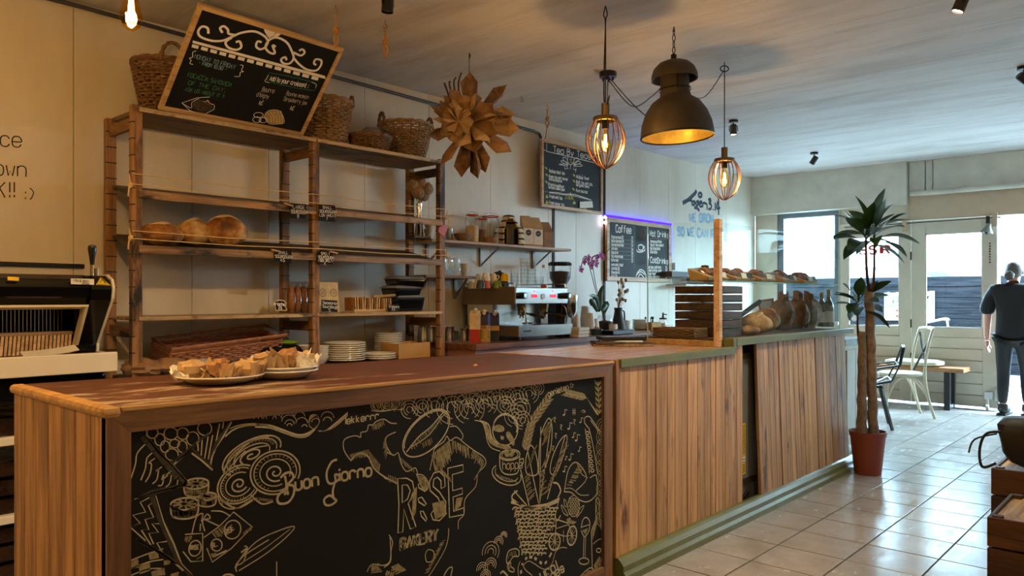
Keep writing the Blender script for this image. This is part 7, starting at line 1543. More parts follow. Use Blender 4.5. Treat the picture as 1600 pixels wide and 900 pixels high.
for k in range(2): pot('white espresso cup on the lower shelf, %s' % ('lower of two', 'stacked on top')[k], 726, -4.4, SZ2 + k * .04, .036, .06, 'porcelain')
t = thing('heart_ornament', 'red paper heart hanging on the right rack post', 'decoration', P(690, 362, X=-4.08))
hp = [(690, 353), (694, 350), (698, 352), (699, 358), (692, 371), (684, 362), (685, 355)]
b = MB(); b.prism([P(x, y, X=-4.075) for x, y in reversed(hp)], (.006, 0, 0)); b.build('heart', 'red', t, bevel=.002); b = MB(); b.tube([P(690, 352, X=-4.072), P(689, 330, X=-4.072)], .002, 5); b.build('loop', 'string', t)
# bread bags on the white wall shelf, coat, dark tray
bz = P(1075, 444, X=-4.3).z
for k, px in enumerate((1086, 1100, 1112)):
    crumple('bread_bag', 'brown paper wrapped bread on the white wall shelf, %s' % ('nearest the coffee menu', 'middle of three', 'nearest the window')[k], 'bread', Pk(px, -4.4, bz), (.1, .12, .07), 'kraft_dark', 40 + k, .1, 'bread on the white wall shelf')
b = MB(); a, c = P(1050, 428, X=-4.36), P(1078, 430, X=-4.36); b.box(WX + .01, -4.36, a.y, c.y, a.z - .03, a.z + .03); single(b, 'dark_rail', 'darkwood', 'short dark wooden rail beside the coffee menu', 'rail', bevel=.004)
t = thing('hanging_jacket', 'dark jacket hanging low on the wall behind the glass', 'jacket', P(1106, 519, X=-4.4))
def jk(u, v):
    p = P(1093 + 26 * u - 5 * math.sin(PI * v) * (1 - 2 * u) * -1, 462 + 58 * v, X=-4.44); p.x += .05 * math.sin(PI * u) + .012 * math.sin(12 * u + 3 * v); return p
b = MB(); b.grid(jk, 10, 8); b.build('cloth', 'black_matt', t, smooth=True, solid=.02); b = MB(); q = P(1106, 462, X=-4.5); b.tube([(WX, q.y, q.z), (-4.46, q.y, q.z), (-4.45, q.y, q.z + .03)], .008, 6); b.build('hook', 'iron', t)

# ================================================================== WALL MENUS
def menu(name, label, X, q, fw, th, fm, sm):
    c = [P(x, y, X=X) for x, y in q]; y0, y1 = (c[0].y + c[3].y) / 2, (c[1].y + c[2].y) / 2; z1, z0 = (c[0].z + c[1].z) / 2, (c[2].z + c[3].z) / 2
    t = thing(name, label, 'chalkboard', (X, (y0 + y1) / 2, z0)); b = MB(); b.box(X - th, X - .006, y0 + .01, y1 - .01, z0 + .01, z1 - .01); s_ = b.build('slate', sm, t)
    for a in ((y0, y1, z0, z0 + fw), (y0, y1, z1 - fw, z1), (y0, y0 + fw, z0 + fw, z1 - fw), (y1 - fw, y1, z0 + fw, z1 - fw)): b = MB(); b.box(X - th - .003, X + .006, *a); b.build('frame_strip', fm, t, bevel=.002)
    return t, s_, (y0, y1, z0, z1)
tt, ts, tr = menu('tea_menu_board', 'hanging chalkboard tea menu in a thin wooden frame', -4.4, ((846, 209), (942, 245), (940, 335), (846, 323)), .028, .016, 'frame_pale', 'board_grey')
pt = lambda x, y: P(x, y, X=-4.4 - .0045); ce_ = crop(840, 205, 6.667)
b = MB()
def tl(pts, w=.006, sm=True): pline(b, pt, ce_(pts), w, smooth=sm)
tl([(60, 110), (95, 112), (95, 210), (62, 190)], .007, False); tl([(95, 112), (500, 212)], .007, False); tl([(95, 210), (600, 330)], .007, False)
q = ce_([(165, 218)])[0]; ptext(b, pt, 'Tea By Teasitea', q[0], q[1], 9.5, (1, .2), (0, -1), .008, sx=.68)
for sx_ in (-1, 1):
    for k in range(3): cx_ = 345 + sx_ * (60 + k * 18); cy_ = 290 + k * 32; tl([(345 + sx_ * 25, 330 + k * 10), (cx_ - sx_ * 10, cy_ - 12), (cx_ + sx_ * 25, cy_ + (8 if sx_ > 0 else -8)), (345 + sx_ * 30, 350 + k * 8)], .006)
tl([(315, 270), (312, 320), (345, 350), (375, 320), (378, 285)], .007); tl([(345, 350), (340, 395)], .007, False); tl([(280, 370), (290, 395), (310, 380), (320, 395)], .006); tl([(370, 385), (385, 405), (400, 390), (395, 430)], .006)
for s_, x, y, h in (('Rooibos black tea', 122, 428, 5), ('Green tea mint leaves', 118, 482, 4.6), ('and eucalyptus', 120, 510, 4.2), ('Oriental sunflower', 112, 565, 4.6), ('verbena lemon peel', 112, 595, 4.4), ('Hibiscus flower', 402, 488, 4.8), ('Black tea, mint tea,', 402, 540, 4.6), ('bergamot blend', 402, 570, 4.4), ('Pure tea kick', 402, 630, 4.6), ('Fresh mint tea', 125, 692, 5), ('Fresh ginger tea', 122, 758, 5)):
    q = ce_([(x, y)])[0]; ptext(b, pt, s_, q[0], q[1], h, (1, .17), (0, -1), .0055, sx=.3 * 5 / h + .06)
tl([(195, 560), (235, 610)], .009, False); tl([(240, 560), (195, 612)], .009, False); tl([(430, 450), (470, 510)], .004, False); tl([(470, 450), (430, 520)], .004, False)
tl([(120, 635), (200, 640), (280, 655), (345, 655), (420, 670), (560, 718)], .008); tl([(120, 640), (260, 662), (345, 668), (440, 690), (550, 716)], .005); tl([(345, 640), (335, 660), (355, 662)], .006)
for x in (65, 82, 100): tl([(x, 622), (x + 1, 636)], .004, False)
b.build('chalk_lettering', 'chalk_white', ts)
b = MB()
for x, y in ((90, 385), (95, 455), (92, 530), (380, 460), (380, 520), (375, 605)): pfill(b, pt, ce_([(x - 15, y - 15), (x + 4, y - 10), (x + 15, y + 15), (x - 6, y + 8)]))
for x, y in ((97, 685), (97, 745), (382, 748)): pfill(b, pt, ce_(circ(x, y, 15, 14)[:-1])); pline(b, pt, ce_([(x - 5, y - 18), (x + 5, y - 24)]), .006, smooth=False)
q = ce_([(285, 700)])[0]; ptext(b, pt, '3.50\u20ac', q[0], q[1], 6, (1, .1), (0, -1), .006, sx=.6); q = ce_([(470, 822)])[0]; ptext(b, pt, '2.50', q[0], q[1], 4, (1, .1), (0, -1), .005, sx=.5); pline(b, pt, ce_([(335, 295), (350, 290), (345, 320), (360, 330)]), .007); b.build('chalk_drawing', 'chalk_yellow', ts)
b = MB(); v = [P(x, y, X=-4.39) for x, y in ce_([(438, 735), (570, 728), (578, 795), (440, 802)])]; b.prism([v[3], v[2], v[1], v[0]], (-.002, 0, 0)); b.build('paper_note', 'paper', tt)
b = MB(); p = P(855, 163, Z=CZ); b.tube([(p.x, p.y, CZ - .19), (-4.4, tr[0] + .05, tr[3])], .004, 6); b.build('hanging_cord', 'rope', tt)
cc, cs, cr = menu('coffee_menu_board', 'wall chalkboard listing coffee, hot and cold drinks with violet light edge', -4.5, ((948, 338), (1049, 353), (1047, 441), (948, 439)), .045, .02, 'frame_pale', 'board_grey')
pq = lambda x, y: P(x, y, X=-4.5 - .0045); cf = crop(940, 335, 7.826); b = MB()
for s_, x, y, h, sx in (('Coffee', 175, 215, 11, .42), ('Hot Drinks', 592, 265, 9, .42), ('ColdDrinks', 598, 588, 8.5, .42)):
    q = cf([(x, y)])[0]; ptext(b, pq, s_, q[0], q[1], h, (1, .1), (0, -1), .013, sx=sx)
L1 = ['Single espresso 2.2', 'Double espresso 2.5', 'Espresso macchiato', 'Americano', 'Cappuccino', 'Flat white/cortado', 'Caffe latte', 'extra shot / decaf 0.5', 'Iced latte 3.8', 'Babyccino 1.5', 'Filter 3.0']
for k, s_ in enumerate(L1):
    q = cf([(120, 290 + k * 47 + (8 if k > 6 else 0))])[0]; ptext(b, pq, s_.split(' ')[0] + ' ' + ' '.join(s_.split(' ')[1:]).split(' 0')[0], q[0], q[1], 4.2, (1, .05), (0, -1), .009, sx=.3)
    if k < 7: q = cf([(365, 303 + k * 47)])[0]; ptext(b, pq, ('2.2', '2.5', '2.4', '2.6', '3.0', '3.2', '3.3')[k], q[0], q[1], 4, (1, .03), (0, -1), .007, sx=.3)
for k, s_ in enumerate(('Verse muntthee', 'Tea of the moment', 'Hot chocolate', 'Chai latte')):
    q = cf([(595, 345 + k * 43)])[0]; ptext(b, pq, s_, q[0], q[1], 4.4, (1, .03), (0, -1), .009, sx=.34)
for k, s_ in enumerate(('Iced tea, cold brew', 'Fresh orange juice', 'Ginger beer', 'Still or sparkling')):
    q = cf([(560, 660 + k * 40)])[0]; ptext(b, pq, s_, q[0], q[1], 4.2, (1, .0), (0, -1), .009, sx=.36); q = cf([(780, 664 + k * 40)])[0]; ptext(b, pq, ('3.5', '4.0', '3.0', '2.5')[k], q[0], q[1], 4, (1, 0), (0, -1), .008, sx=.36)
for pts in ([(430, 430), (440, 455), (485, 460), (525, 440), (530, 420)], [(450, 380), (455, 430), (500, 435), (508, 380)], [(450, 380), (480, 372), (508, 380)], [(505, 395), (525, 395), (510, 420)], [(420, 800), (430, 730), (475, 675), (530, 710), (545, 790)], [(440, 790), (475, 730), (530, 790)], [(430, 740), (475, 700), (530, 735)]): pline(b, pq, cf(pts), .014)
b.build('chalk_lettering', 'chalk_white', cs)
b = MB(); pfill(b, pq, cf([(430, 230), (470, 170), (510, 190), (525, 260), (480, 330), (440, 300)]), True); pline(b, pq, cf([(490, 350), (430, 340), (430, 300), (520, 310), (540, 260)]), .01)
for k in range(3): pline(b, pq, cf([(460 + k * 25, 480), (450 + k * 25, 560), (470 + k * 25, 620), (480 + k * 25, 540)]), .007)
b.build('chalk_drawing', 'chalk_dim', cs)
b = MB()
for x0, x1, ya, yb2 in ((110, 400, 310, 0), (110, 400, 358, 0), (110, 400, 406, 0), (110, 400, 452, 0), (110, 400, 500, 0), (110, 400, 547, 0), (590, 820, 298, 0)): pline(b, pq, cf([(x0, ya - 6), (x1, ya + 8)]), .003, smooth=False)
pline(b, pq, cf([(400, 140), (400, 650)]), .003, smooth=False); b.build('chalk_rule', 'chalk_grey', cs)
y0, y1, z0, z1 = cr
b = MB(); b.box(-4.525, -4.505, y0 - .03, y1 + .03, z1 + .006, z1 + .022); b.box(-4.525, -4.505, y1 + .012, y1 + .028, z1 - .35, z1 + .006); b.build('led_strip', 'led', cc)
b = MB()
for z in (z1 - .005, z1 - .06): b.ball((-4.5, y0 - .03, z), .014, 8, 6)
b.build('led_chip', 'led_white', cc)
b = MB(); b.tube([(-4.52, y1 + .05, z1 - .3), (-4.52, y1 + .06, z1 - .45), (-4.52, y1 + .09, z1 - .8)], .003, 5); b.box(-4.525, -4.5, y1 + .1, y1 + .16, z1 - .5, z1 - .42); b.build('led_cable', 'white_plastic', cc)
# ================================================================== LAMPS
def bulb_parts(t, c, s=1.0, power=20, colr=WARM):
    """teardrop filament bulb hanging with its cap at c"""
    x, y, z = c
    b = MB(); b.lathe([(.013, 0), (.014, -.02), (.02, -.045), (.031, -.085), (.032, -.1), (.026, -.122), (.012, -.135), (.001, -.138)], c, 20); b.build('bulb', 'amber_glass', t, smooth=True)
    b = MB()
    for k in range(6):
        a = 2*PI*k/6; b.tube([(x + .004 * math.cos(a), y + .004 * math.sin(a), z - .035), (x + .009 * math.cos(a + .3), y + .009 * math.sin(a + .3), z - .105)], .0022, 5)
    b.build('filament', 'filament', t, smooth=True)
    lamp('bulb_light', (x, y, z - .085), power, colr, .018)
def cage_pendant(label, c, rod_top, cords, power):
    x, y, z = c   # z = bottom of the cage
    t = thing('cage_pendant', label, 'pendant lamp', c); H = .27; Rm = .108; rings = 22
    b = MB()
    for k in range(rings):
        a = 2*PI*k/rings + .06 * math.sin(k * 3); pts = []
        for i in range(13):
            f = i / 12; r_ = Rm * (math.sin(PI * (.015 + .855 * f)) ** .6) if f > .0 else .012
            pts.append((x + max(.012, r_) * math.cos(a + .25 * math.sin(k) * (f - .5)), y + max(.012, r_) * math.sin(a + .25 * math.sin(k) * (f - .5)), z + H * f))
        b.tube(pts, .0024, 5)
    b.build('wire_cage', 'copper', t, smooth=True)
    b = MB(); b.lathe([(.001, H + .012), (.066, H + .01), (.07, H), (.066, H - .012), (.05, H - .014)], c, 28); b.build('top_disc', 'brass', t, smooth=True)
    b = MB(); b.tube([(x, y, z + H + .008), (x, y, z + H + .085)], .022, 14); b.build('brass_sleeve', 'brass', t, smooth=True)
    b = MB(); b.tube([(x, y, z + H), (x, y, z + H - .055)], .02, 14); b.build('socket', 'black', t, smooth=True)
    for pts in cords: b = MB(); b.tube(spl(pts, 6), .0035, 6); b.build('cord', 'black', t, smooth=True)
    bulb_parts(t, (x, y, z + H - .05), 1.0, power)
    return t
p1 = P(946, 262, X=-2.44); c1_ = (p1.x, P(946, 262, X=-2.44).y, P(946, 263, X=-2.44).z)
jb = P(950, 113, Z=CZ)
hk = Vector((c1_[0], c1_[1], CZ))
cage_pendant('copper wire cage pendant in front of the tea menu', c1_, None, [[hk, hk - Vector((.012, 0, .05)), hk - Vector((0, 0, .11)), Vector(c1_) + Vector((0, 0, .35))], [hk, hk - Vector((-.012, 0, .05)), hk - Vector((0, 0, .11)), hk - Vector((.006, .006, .5)), Vector(c1_) + Vector((.01, .01, .36))], [Vector((jb.x, jb.y, CZ - .03)), Vector((jb.x * .5 + hk.x * .5, jb.y * .5 + hk.y * .5, CZ - .42)), Vector(c1_) + Vector((.012, .02, .40)), Vector(c1_) + Vector((.005, .0, .33))]], 16)
h2 = P(1132, 97, Z=CZ); c2_ = (h2.x, h2.y, P(1135, 313, X=h2.x).z)
dm = P(1053, 42, Z=CZ)
dz0 = P(1053, 215, X=dm.x).z
cage_pendant('copper wire cage pendant beside the domed lamp', c2_, None, [[h2, h2 - Vector((0, 0, .04)), Vector(c2_) + Vector((0, 0, .34))], [h2 - Vector((0, 0, .05)), Vector((h2.x * .6 + dm.x * .4, h2.y * .6 + dm.y * .4, CZ - .3)), Vector((dm.x + .02, dm.y + .1, dz0 + .24)), Vector((jb.x * .3 + dm.x * .7, jb.y * .3 + dm.y * .7, CZ - .48)), Vector((jb.x, jb.y, CZ - .03))]], 16)
t = thing('cord_ring', 'small black ring hook guiding the pendant cord', 'hook', (h2.x, h2.y, CZ - .06)); b = MB(); b.tube([(h2.x + .02 * math.cos(a), h2.y + .02 * math.cos(a), CZ - .045 + .02 * math.sin(a)) for a in [2*PI*i/16 for i in range(16)]], .004, 6, closed=True); b.tube([(h2.x, h2.y, CZ), (h2.x, h2.y, CZ - .03)], .003, 6); b.build('ring', 'black', t, smooth=True)
# ceiling rose with three outlets
t = thing('ceiling_rose', 'round black ceiling rose feeding the pendant cords', 'ceiling fitting', (jb.x, jb.y, CZ - .04)); b = MB(); b.lathe([(.06, 0), (.062, -.006), (.062, -.034), (.058, -.038), (.001, -.038)], (jb.x, jb.y, CZ), 24); b.build('canopy', 'black', t, smooth=True)
for k in range(4): a = 2*PI*k/4 + .4; b = MB(); b.tube([(jb.x + .035 * math.cos(a), jb.y + .035 * math.sin(a), CZ - .036), (jb.x + .035 * math.cos(a), jb.y + .035 * math.sin(a), CZ - .06)], .007, 8); b.build('outlet', 'black', t, smooth=True)
# domed industrial lamp
t = thing('dome_lamp', 'large rusty brown dome lamp with gold lining on a chain', 'pendant lamp', (dm.x, dm.y, dz0))
RD = .213; tilt = rotm('Y', R(-2.5)) @ rotm('X', R(1)); c = Vector((dm.x, dm.y, dz0)) - (tilt @ Vector((0, 0, .42)) - Vector((0, 0, .42))) + Vector((0, 0, .0)); tilt = tilt @ Matrix(((1, 0, 0), (0, 1, 0), (0, 0, 1.07)))
dome = [(RD, 0), (RD * 1.0, .02), (RD * .96, .075), (RD * .85, .135), (RD * .66, .19), (RD * .43, .222), (.09, .23)]
b = MB(); b.lathe(dome, c, 44, tilt); b.build('dome', 'rust', t, smooth=True, angle=60)
b = MB(); b.lathe([(q - .004, z_ - .003 if i else z_) for i, (q, z_) in enumerate(dome)], c, 44, tilt); b.build('gold_lining', 'gold_in', t, smooth=True, angle=60)
b = MB(); b.lathe([(RD + .003, -.002), (RD + .004, .006), (RD - .006, .006), (RD - .006, -.002), (RD + .003, -.002)], c, 44, tilt); b.build('rim', 'iron', t, smooth=True)
b = MB(); b.lathe([(.09, .225), (.088, .24), (.084, .26), (.082, .345), (.06, .36)], c, 32, tilt); b.build('neck', 'rust', t, smooth=True)
b = MB(); b.lathe([(.09, .262), (.093, .258), (.093, .266), (.09, .262)], c, 32, tilt); 
for k in range(3): a = 2*PI*k/3 - .9; b.tube([c + tilt @ Vector((.088 * math.cos(a), .088 * math.sin(a), .25)), c + tilt @ Vector((.088 * math.cos(a), .088 * math.sin(a), .345))], .003, 5)
b.build('neck_clasp', 'iron', t, smooth=True)
b = MB(); b.lathe([(.136, .318), (.134, .345), (.12, .38), (.09, .408), (.045, .424), (.012, .428), (.001, .428)], c, 36, tilt); b.lathe([(.13, .32), (.126, .345), (.11, .38), (.08, .4), (.001, .41)], c, 36, tilt); b.lathe([(.136, .318), (.13, .32)], c, 36, tilt); b.build('cap', 'rust', t, smooth=True, angle=60)
b = MB(); tp = c + tilt @ Vector((0, 0, .42)); b.tube([tp, tp + Vector((0, 0, .04))], .017, 10); b.build('hanging_lug', 'iron', t, smooth=True)
zz_ = tp.z + .03; k = 0; cnt = int((CZ - .05 - zz_) / .028); nlink = max(3, cnt)
b = MB()
for k in range(nlink + 1):
    zc = zz_ + (CZ - .03 - zz_) * k / nlink; f = k / nlink; xc = tp.x + (dm.x - tp.x) * f; yc = tp.y; fl_ = k % 2
    b.tube([(xc + (.009 * math.cos(a) if fl_ else 0), yc + (0 if fl_ else .009 * math.cos(a)), zc + .02 * math.sin(a)) for a in [2*PI*i/12 for i in range(12)]], .0028, 5, closed=True)
b.tube([(dm.x, dm.y, CZ), (dm.x, dm.y, CZ - .03)], .004, 6); b.build('chain', 'iron', t, smooth=True)
b = MB(); b.tube([c + tilt @ Vector((0, 0, .22)), c + tilt @ Vector((0, 0, .15))], .02, 12); b.build('socket', 'black', t, smooth=True)
b = MB(); b.ball(c + tilt @ Vector((0, 0, .115)), (.03, .03, .042), 14, 10); b.build('bulb', 'amber_glass', t, smooth=True)
lamp('dome_bulb_light', c + Vector((0, 0, .13)), 2, WARMW, .025)
b = MB(); b.tube(spl([Vector((jb.x, jb.y, CZ - .05)), Vector((jb.x * .6 + dm.x * .4, jb.y * .6 + dm.y * .4, CZ - .33)), Vector((jb.x * .3 + dm.x * .7, jb.y * .3 + dm.y * .7, CZ - .34)), c + tilt @ Vector((-.08, .02, .32))], 8), .0035, 6); b.build('cord', 'black', t, smooth=True)
# bare bulb pendants, one at the left picture edge and two unseen ones added to brighten the room
def bare(label, x, y, zb, power):
    t = thing('bare_bulb_pendant', label, 'pendant lamp', (x, y, zb)); cz = zb + .138
    bulb_parts(t, (x, y, cz), 1, power)
    b = MB(); b.tube([(x, y, cz - .005), (x, y, cz + .06)], .018, 12); b.build('socket', 'brass', t, smooth=True); b = MB(); b.tube([(x, y, cz + .06), (x, y, CZ)], .0035, 6); b.build('cord', 'black', t); return t
p = P(205, 48, X=-2.4); bare('bare glowing filament bulb hanging at the upper left', p.x, p.y, p.z, 52)
bare('added unseen filament bulb over the near end of the counter', -2.4, -.5, 2.07, 45)
bare('added unseen filament bulb on the side opposite the counter', .6, 1.4, 2.2, 34)
# ceiling spotlights
def spot(label, x, y, aim, lit=True, mat='black', power=30):
    t = thing('ceiling_spotlight', label, 'spotlight', (x, y, CZ - .16)); d = Vector(aim).normalized()
    b = MB(); b.lathe([(.04, 0), (.042, -.004), (.042, -.022), (.001, -.024)], (x, y, CZ), 20); b.build('mount', 'black', t, smooth=True)
    pv = Vector((x, y, CZ - .085)); b = MB(); b.tube([(x, y, CZ - .02), (x, y, CZ - .05)], .006, 8); sd = d.cross(Vector((0, 0, 1))); sd = sd.normalized() if sd.length > .01 else Vector((0, 1, 0))
    b.tube([pv + sd * .036 - Vector((0, 0, .015)), pv + sd * .036 + Vector((0, 0, .03)), pv + Vector((0, 0, .038)), pv - sd * .036 + Vector((0, 0, .03)), pv - sd * .036 - Vector((0, 0, .015))], .004, 6); b.build('yoke', 'black', t, smooth=True)
    m_ = Vector((0, 0, 1)).rotation_difference(d).to_matrix(); o0 = pv - d * .045
    b = MB(); b.lathe([(.001, 0), (.026, 0), (.03, .01), (.031, .095), (.028, .095), (.027, .085)], o0, 20, m_); b.build('barrel', mat, t, smooth=True)
    b = MB(); b.lathe([(.001, .084), (.0275, .084)], o0, 20, m_); b.build('lens', 'spot_lens' if lit else 'smoke_lid', t)
    if lit: lamp('spot_light', o0 + d * .11, power, (1, .82, .58), .02, spot=75, aim=d)
    return t
s_ = P(1146, 188, Z=CZ); spot('black ceiling spotlight right of the domed lamp', s_.x, s_.y, (.05, -.1, -1), True, 'rust', 30)
s_ = P(1272, 238, Z=CZ); spot('small black ceiling spotlight near the street window', s_.x, s_.y, (-.5, -.1, -.8), False)
s_ = P(1600, 104, Z=CZ); spot('black ceiling spotlight at the right picture edge', s_.x, s_.y, (.6, .6, -.6), False)
s_ = P(1502, -22, Z=CZ); spot('lit brown spotlight at the top right', s_.x, s_.y, (-.35, -.15, -1), True, 'rust', 110)
for k_, y_ in enumerate((2.7, 1.0, -.7)):  # out-of-view spotlights added to raise the light on the counter front
    spot('added unseen ceiling spotlight aimed at the counter front, %s from the doors' % ('second', 'third', 'last')[k_], -.95, y_, (-.75, .05, -1), True, 'rust', (120, 50, 45)[k_])
s_ = P(606, -22, Z=CZ); spot('black spotlight at the top edge above the rack', s_.x, s_.y, (-.1, .0, -1), False, 'black_gloss')

# ================================================================== PLANT
pc_ = Vector((-1.80, 5.80, 0)); pt_ = thing('dracaena_plant', 'tall dracaena with thick canes in a terracotta pot at the counter end', 'plant', pc_)
b = MB(); b.lathe([(.001, .0), (.09, 0), (.118, .27), (.124, .27), (.127, .305), (.12, .305), (.115, .27), (.112, .265)], pc_, 32); b.build('pot', 'terracotta', pt_, smooth=True, angle=30)
b = MB(); b.lathe([(.112, .262), (.001, .268)], pc_, 24); b.build('soil', 'soil', pt_)
DP = 5.8
def cane(p0, p1, r0, r1, nm='cane', mat='bark'):
    n = 14; b = MB(); b.tube([Vector(p0).lerp(Vector(p1), i / n) + Vector((.004 * math.sin(i * 2.3), .004 * math.cos(i * 1.7), 0)) for i in range(n + 1)], [r0 + (r1 - r0) * i / n + (.0015 if i % 2 else 0) for i in range(n + 1)], 14); return b.build(nm, mat, pt_, smooth=True)
def Pd(x, y, Y=DP): return P(x, y, Y=Y)
cA0, cA1 = pc_ + Vector((-.035, -.02, .25)), Pd(1347, 518, 5.78)
cB0, cB1 = pc_ + Vector((.03, .03, .25)), Pd(1358, 456, 5.83)
cane(cA0, cA1, .036, .025); cane(cB0, cB1, .034, .03)
s1a, s1b = Pd(1342, 560, 5.79), Pd(1341, 478, 5.76)
sh = [(spl([Pd(1350, 535), Pd(1341, 525), Pd(1340, 478)], 6), .009), (spl([cB1, Pd(1354, 420), Pd(1353, 372)], 6), .011), (spl([cB1 + Vector((.02, .01, -.02)), Pd(1366, 420), Pd(1366, 368)], 6), .010)]
for pts, r_ in sh: b = MB(); b.tube(pts, [r_ * (1 - .25 * i / len(pts)) for i in range(len(pts))], 8); b.build('shoot', 'twig', pt_, smooth=True)
def blade(base, d, L_, w, droop, seed):
    rr = random.Random(seed); d = Vector(d).normalized(); sd = d.cross(Vector((0, 0, 1))); sd = sd.normalized() if sd.length > .05 else Vector((CA, SA, 0)); n = 10; vs = []; tw_ = rr.uniform(-1.1, 1.1)
    pos = Vector(base); dr = d.copy()
    for i in range(n + 1):
        f = i / n; wd_ = w * .5 * (max(.14, math.sin(PI * max(0, (f - .16) / .84) ** .9)) if f < 1 else 0); up = sd.cross(dr).normalized(); s2 = (sd * math.cos(tw_ * f) + up * math.sin(tw_ * f))
        vs += [pos + s2 * wd_ + up * wd_ * .28, pos, pos - s2 * wd_ + up * wd_ * .28]
        dr = (dr + Vector((0, 0, -droop / n))).normalized(); pos = pos + dr * L_ / n
    for q in vs:
        if q.y < 5.97 and q.z < 1.74: q.x = max(q.x, -2.025)      # leaves press against the case glass instead of passing through
    b = MB(); b.add(vs, [(3*i + j, 3*i + j + 1, 3*i + j + 4, 3*i + j + 3) for i in range(n) for j in range(2)]); b.build('leaf', 'leaf', pt_, smooth=True, angle=180)
rl = random.Random(21); RT_ = Vector((CA, SA, 0)); FW = Vector((-SA, CA, 0))
k = 0
for (c, n, Lr, up0) in ((Pd(1353, 376), 11, .31, 1), (Pd(1366, 370), 12, .31, 1), (Pd(1341, 478), 11, .24, 0)):
    for i in range(n):
        a = i * 2.4 + rl.uniform(-.3, .3); el = (i / n) * 1.2 + (.02 if up0 else -.05); L_ = Lr * rl.uniform(.8, 1.15) * (.85 if i > n * .8 else 1)
        d = Vector((math.cos(a) * math.cos(el), math.sin(a) * math.cos(el), math.sin(el))); blade(c + Vector((0, 0, .012 * (i / n) * 6 - .03)), d, L_, .088 if up0 else .08, 1.0 - .7 * (i / n), k); k += 1
for d, L_ in ((RT_ * .6 + Vector((0, 0, 1)), .26), (RT_ * -.35 + Vector((0, 0, 1)), .28), (RT_ * 1 + Vector((0, 0, .55)), .3), (RT_ * -1 + Vector((0, 0, .7)), .3), (RT_ * .15 - FW * .2 + Vector((0, 0, 1)), .31)): blade(Pd(1362, 360), d, L_, .095, .5, k); k += 1
for d, L_ in ((RT_ * 1 + Vector((0, 0, .5)), .24), (RT_ * -1 + Vector((0, 0, .6)), .2), (RT_ * .6 + Vector((0, 0, .9)), .22), (RT_ * -.4 - FW * .4 + Vector((0, 0, -.1)), .2)): blade(Pd(1341, 472), d, L_, .08, .5, k); k += 1

# ================================================================== FAR END FURNITURE
t = thing('side_table', 'grey-topped white side cabinet behind the end of the counter', 'cabinet', (-2.5, 6.4, 0))
tx = P(1341, 530, Y=6.55).x
b = MB(); b.box(tx - .5, tx, 6.25, 6.75, .88, .93); b.build('top', 'grey_table', t, bevel=.004)
b = MB(); b.box(tx - .48, tx - .02, 6.28, 6.72, .08, .88); b.build('body', 'dirty_white', t, bevel=.003)
b = MB(); b.box(tx - .02, tx - .006, 6.31, 6.5, .14, .84); b.build('door', 'dirty_white', t, bevel=.003); b = MB(); b.box(tx - .02, tx - .006, 6.51, 6.7, .14, .84); b.build('door', 'dirty_white', t, bevel=.003)
for x in (tx - .46, tx - .04):
    for y in (6.3, 6.7): b = MB(); b.box(x - .02, x + .02, y - .02, y + .02, 0, .08); b.build('foot', 'grey_table', t)
# bench
t = thing('bench', 'wooden slab bench with black steel legs in front of the doors', 'bench', (-2.7, 9.72, 0))
bx1 = -1.97
b = MB(); b.box(-3.6, bx1, 9.56, 9.88, .425, .475); b.build('seat', 'bench_wood', t, bevel=.006)
for x in (-3.45, -2.14):
    b = MB(); b.box(x - .03, x + .03, 9.585, 9.645, 0, .425); b.build('leg', 'black', t, bevel=.003); b = MB(); b.box(x - .03, x + .03, 9.8, 9.86, 0, .425); b.build('leg', 'black', t, bevel=.003); b = MB(); b.box(x - .025, x + .025, 9.645, 9.8, .01, .06); b.build('foot_bar', 'black', t, bevel=.003)
b = MB(); b.ball((-2.5, 9.7, .51), (.3, .17, .035), 24, 8, fn=lambda u: 1.0 / max(.72, (abs(u.x) ** 4 + abs(u.y) ** 4 + abs(u.z) ** 4) ** .25 + .0)); single(b, 'seat_cushion', 'cushion', 'cream flat cushion lying on the bench', 'cushion', smooth=True)
# cream cross-back chair
t = local('crossback_chair', 'cream painted cross-back wooden chair beside the bench', 'chair')
Wc, Dc = .4, .42   # faces -x in local space, back at x=+
b = MB(); b.lathe([(.001, .43), (.19, .43), (.205, .44), (.205, .458), (.19, .465), (.001, .462)], (0, 0, 0), 24, Matrix(((1.02, 0, 0), (0, 1.0, 0), (0, 0, 1)))); b.build('seat', 'cushion', t, smooth=True)
for s_ in (-1, 1):
    b = MB(); b.tube(spl([(.27, s_ * .2, 0), (.21, s_ * .19, .22), (.18, s_ * .185, .45), (.2, s_ * .19, .7), (.26, s_ * .185, .93)], 5), [.015] * 21, 10); b.build('back_post', 'cream_chair', t, smooth=True)
    b = MB(); b.tube([(-.18, s_ * .17, .44), (-.2, s_ * .19, 0)], [.018, .013], 10); b.build('leg', 'cream_chair', t, smooth=True)
    b = MB(); b.tube(spl([(-.18, s_ * .175, .2), (-.1, s_ * .178, .38), (.02, s_ * .18, .425), (.13, s_ * .185, .37), (.2, s_ * .19, .22)], 5), .009, 8); b.build('arch_brace', 'cream_chair', t, smooth=True)
    b = MB(); pp = [Vector((.255, s_ * .17, .88)), Vector((.235, s_ * .06, .74)), Vector((.22, -s_ * .06, .62)), Vector((.19, -s_ * .175, .47))]; sp = spl(pp, 6); b.tube(sp, .011, 8); b.build('cross_stave', 'iron', t, smooth=True)
b = MB(); b.tube(spl([(.265, -.19, .92), (.285, 0, .935), (.265, .19, .92)], 6), .021, 10); b.build('top_rail', 'cream_chair', t, smooth=True)
b = MB(); b.tube(spl([(.2, -.19, .24), (.12, -.08, .37), (.1, 0, .4), (.12, .08, .37), (.2, .19, .24)], 5), .009, 8); b.build('arch_brace', 'cream_chair', t, smooth=True)
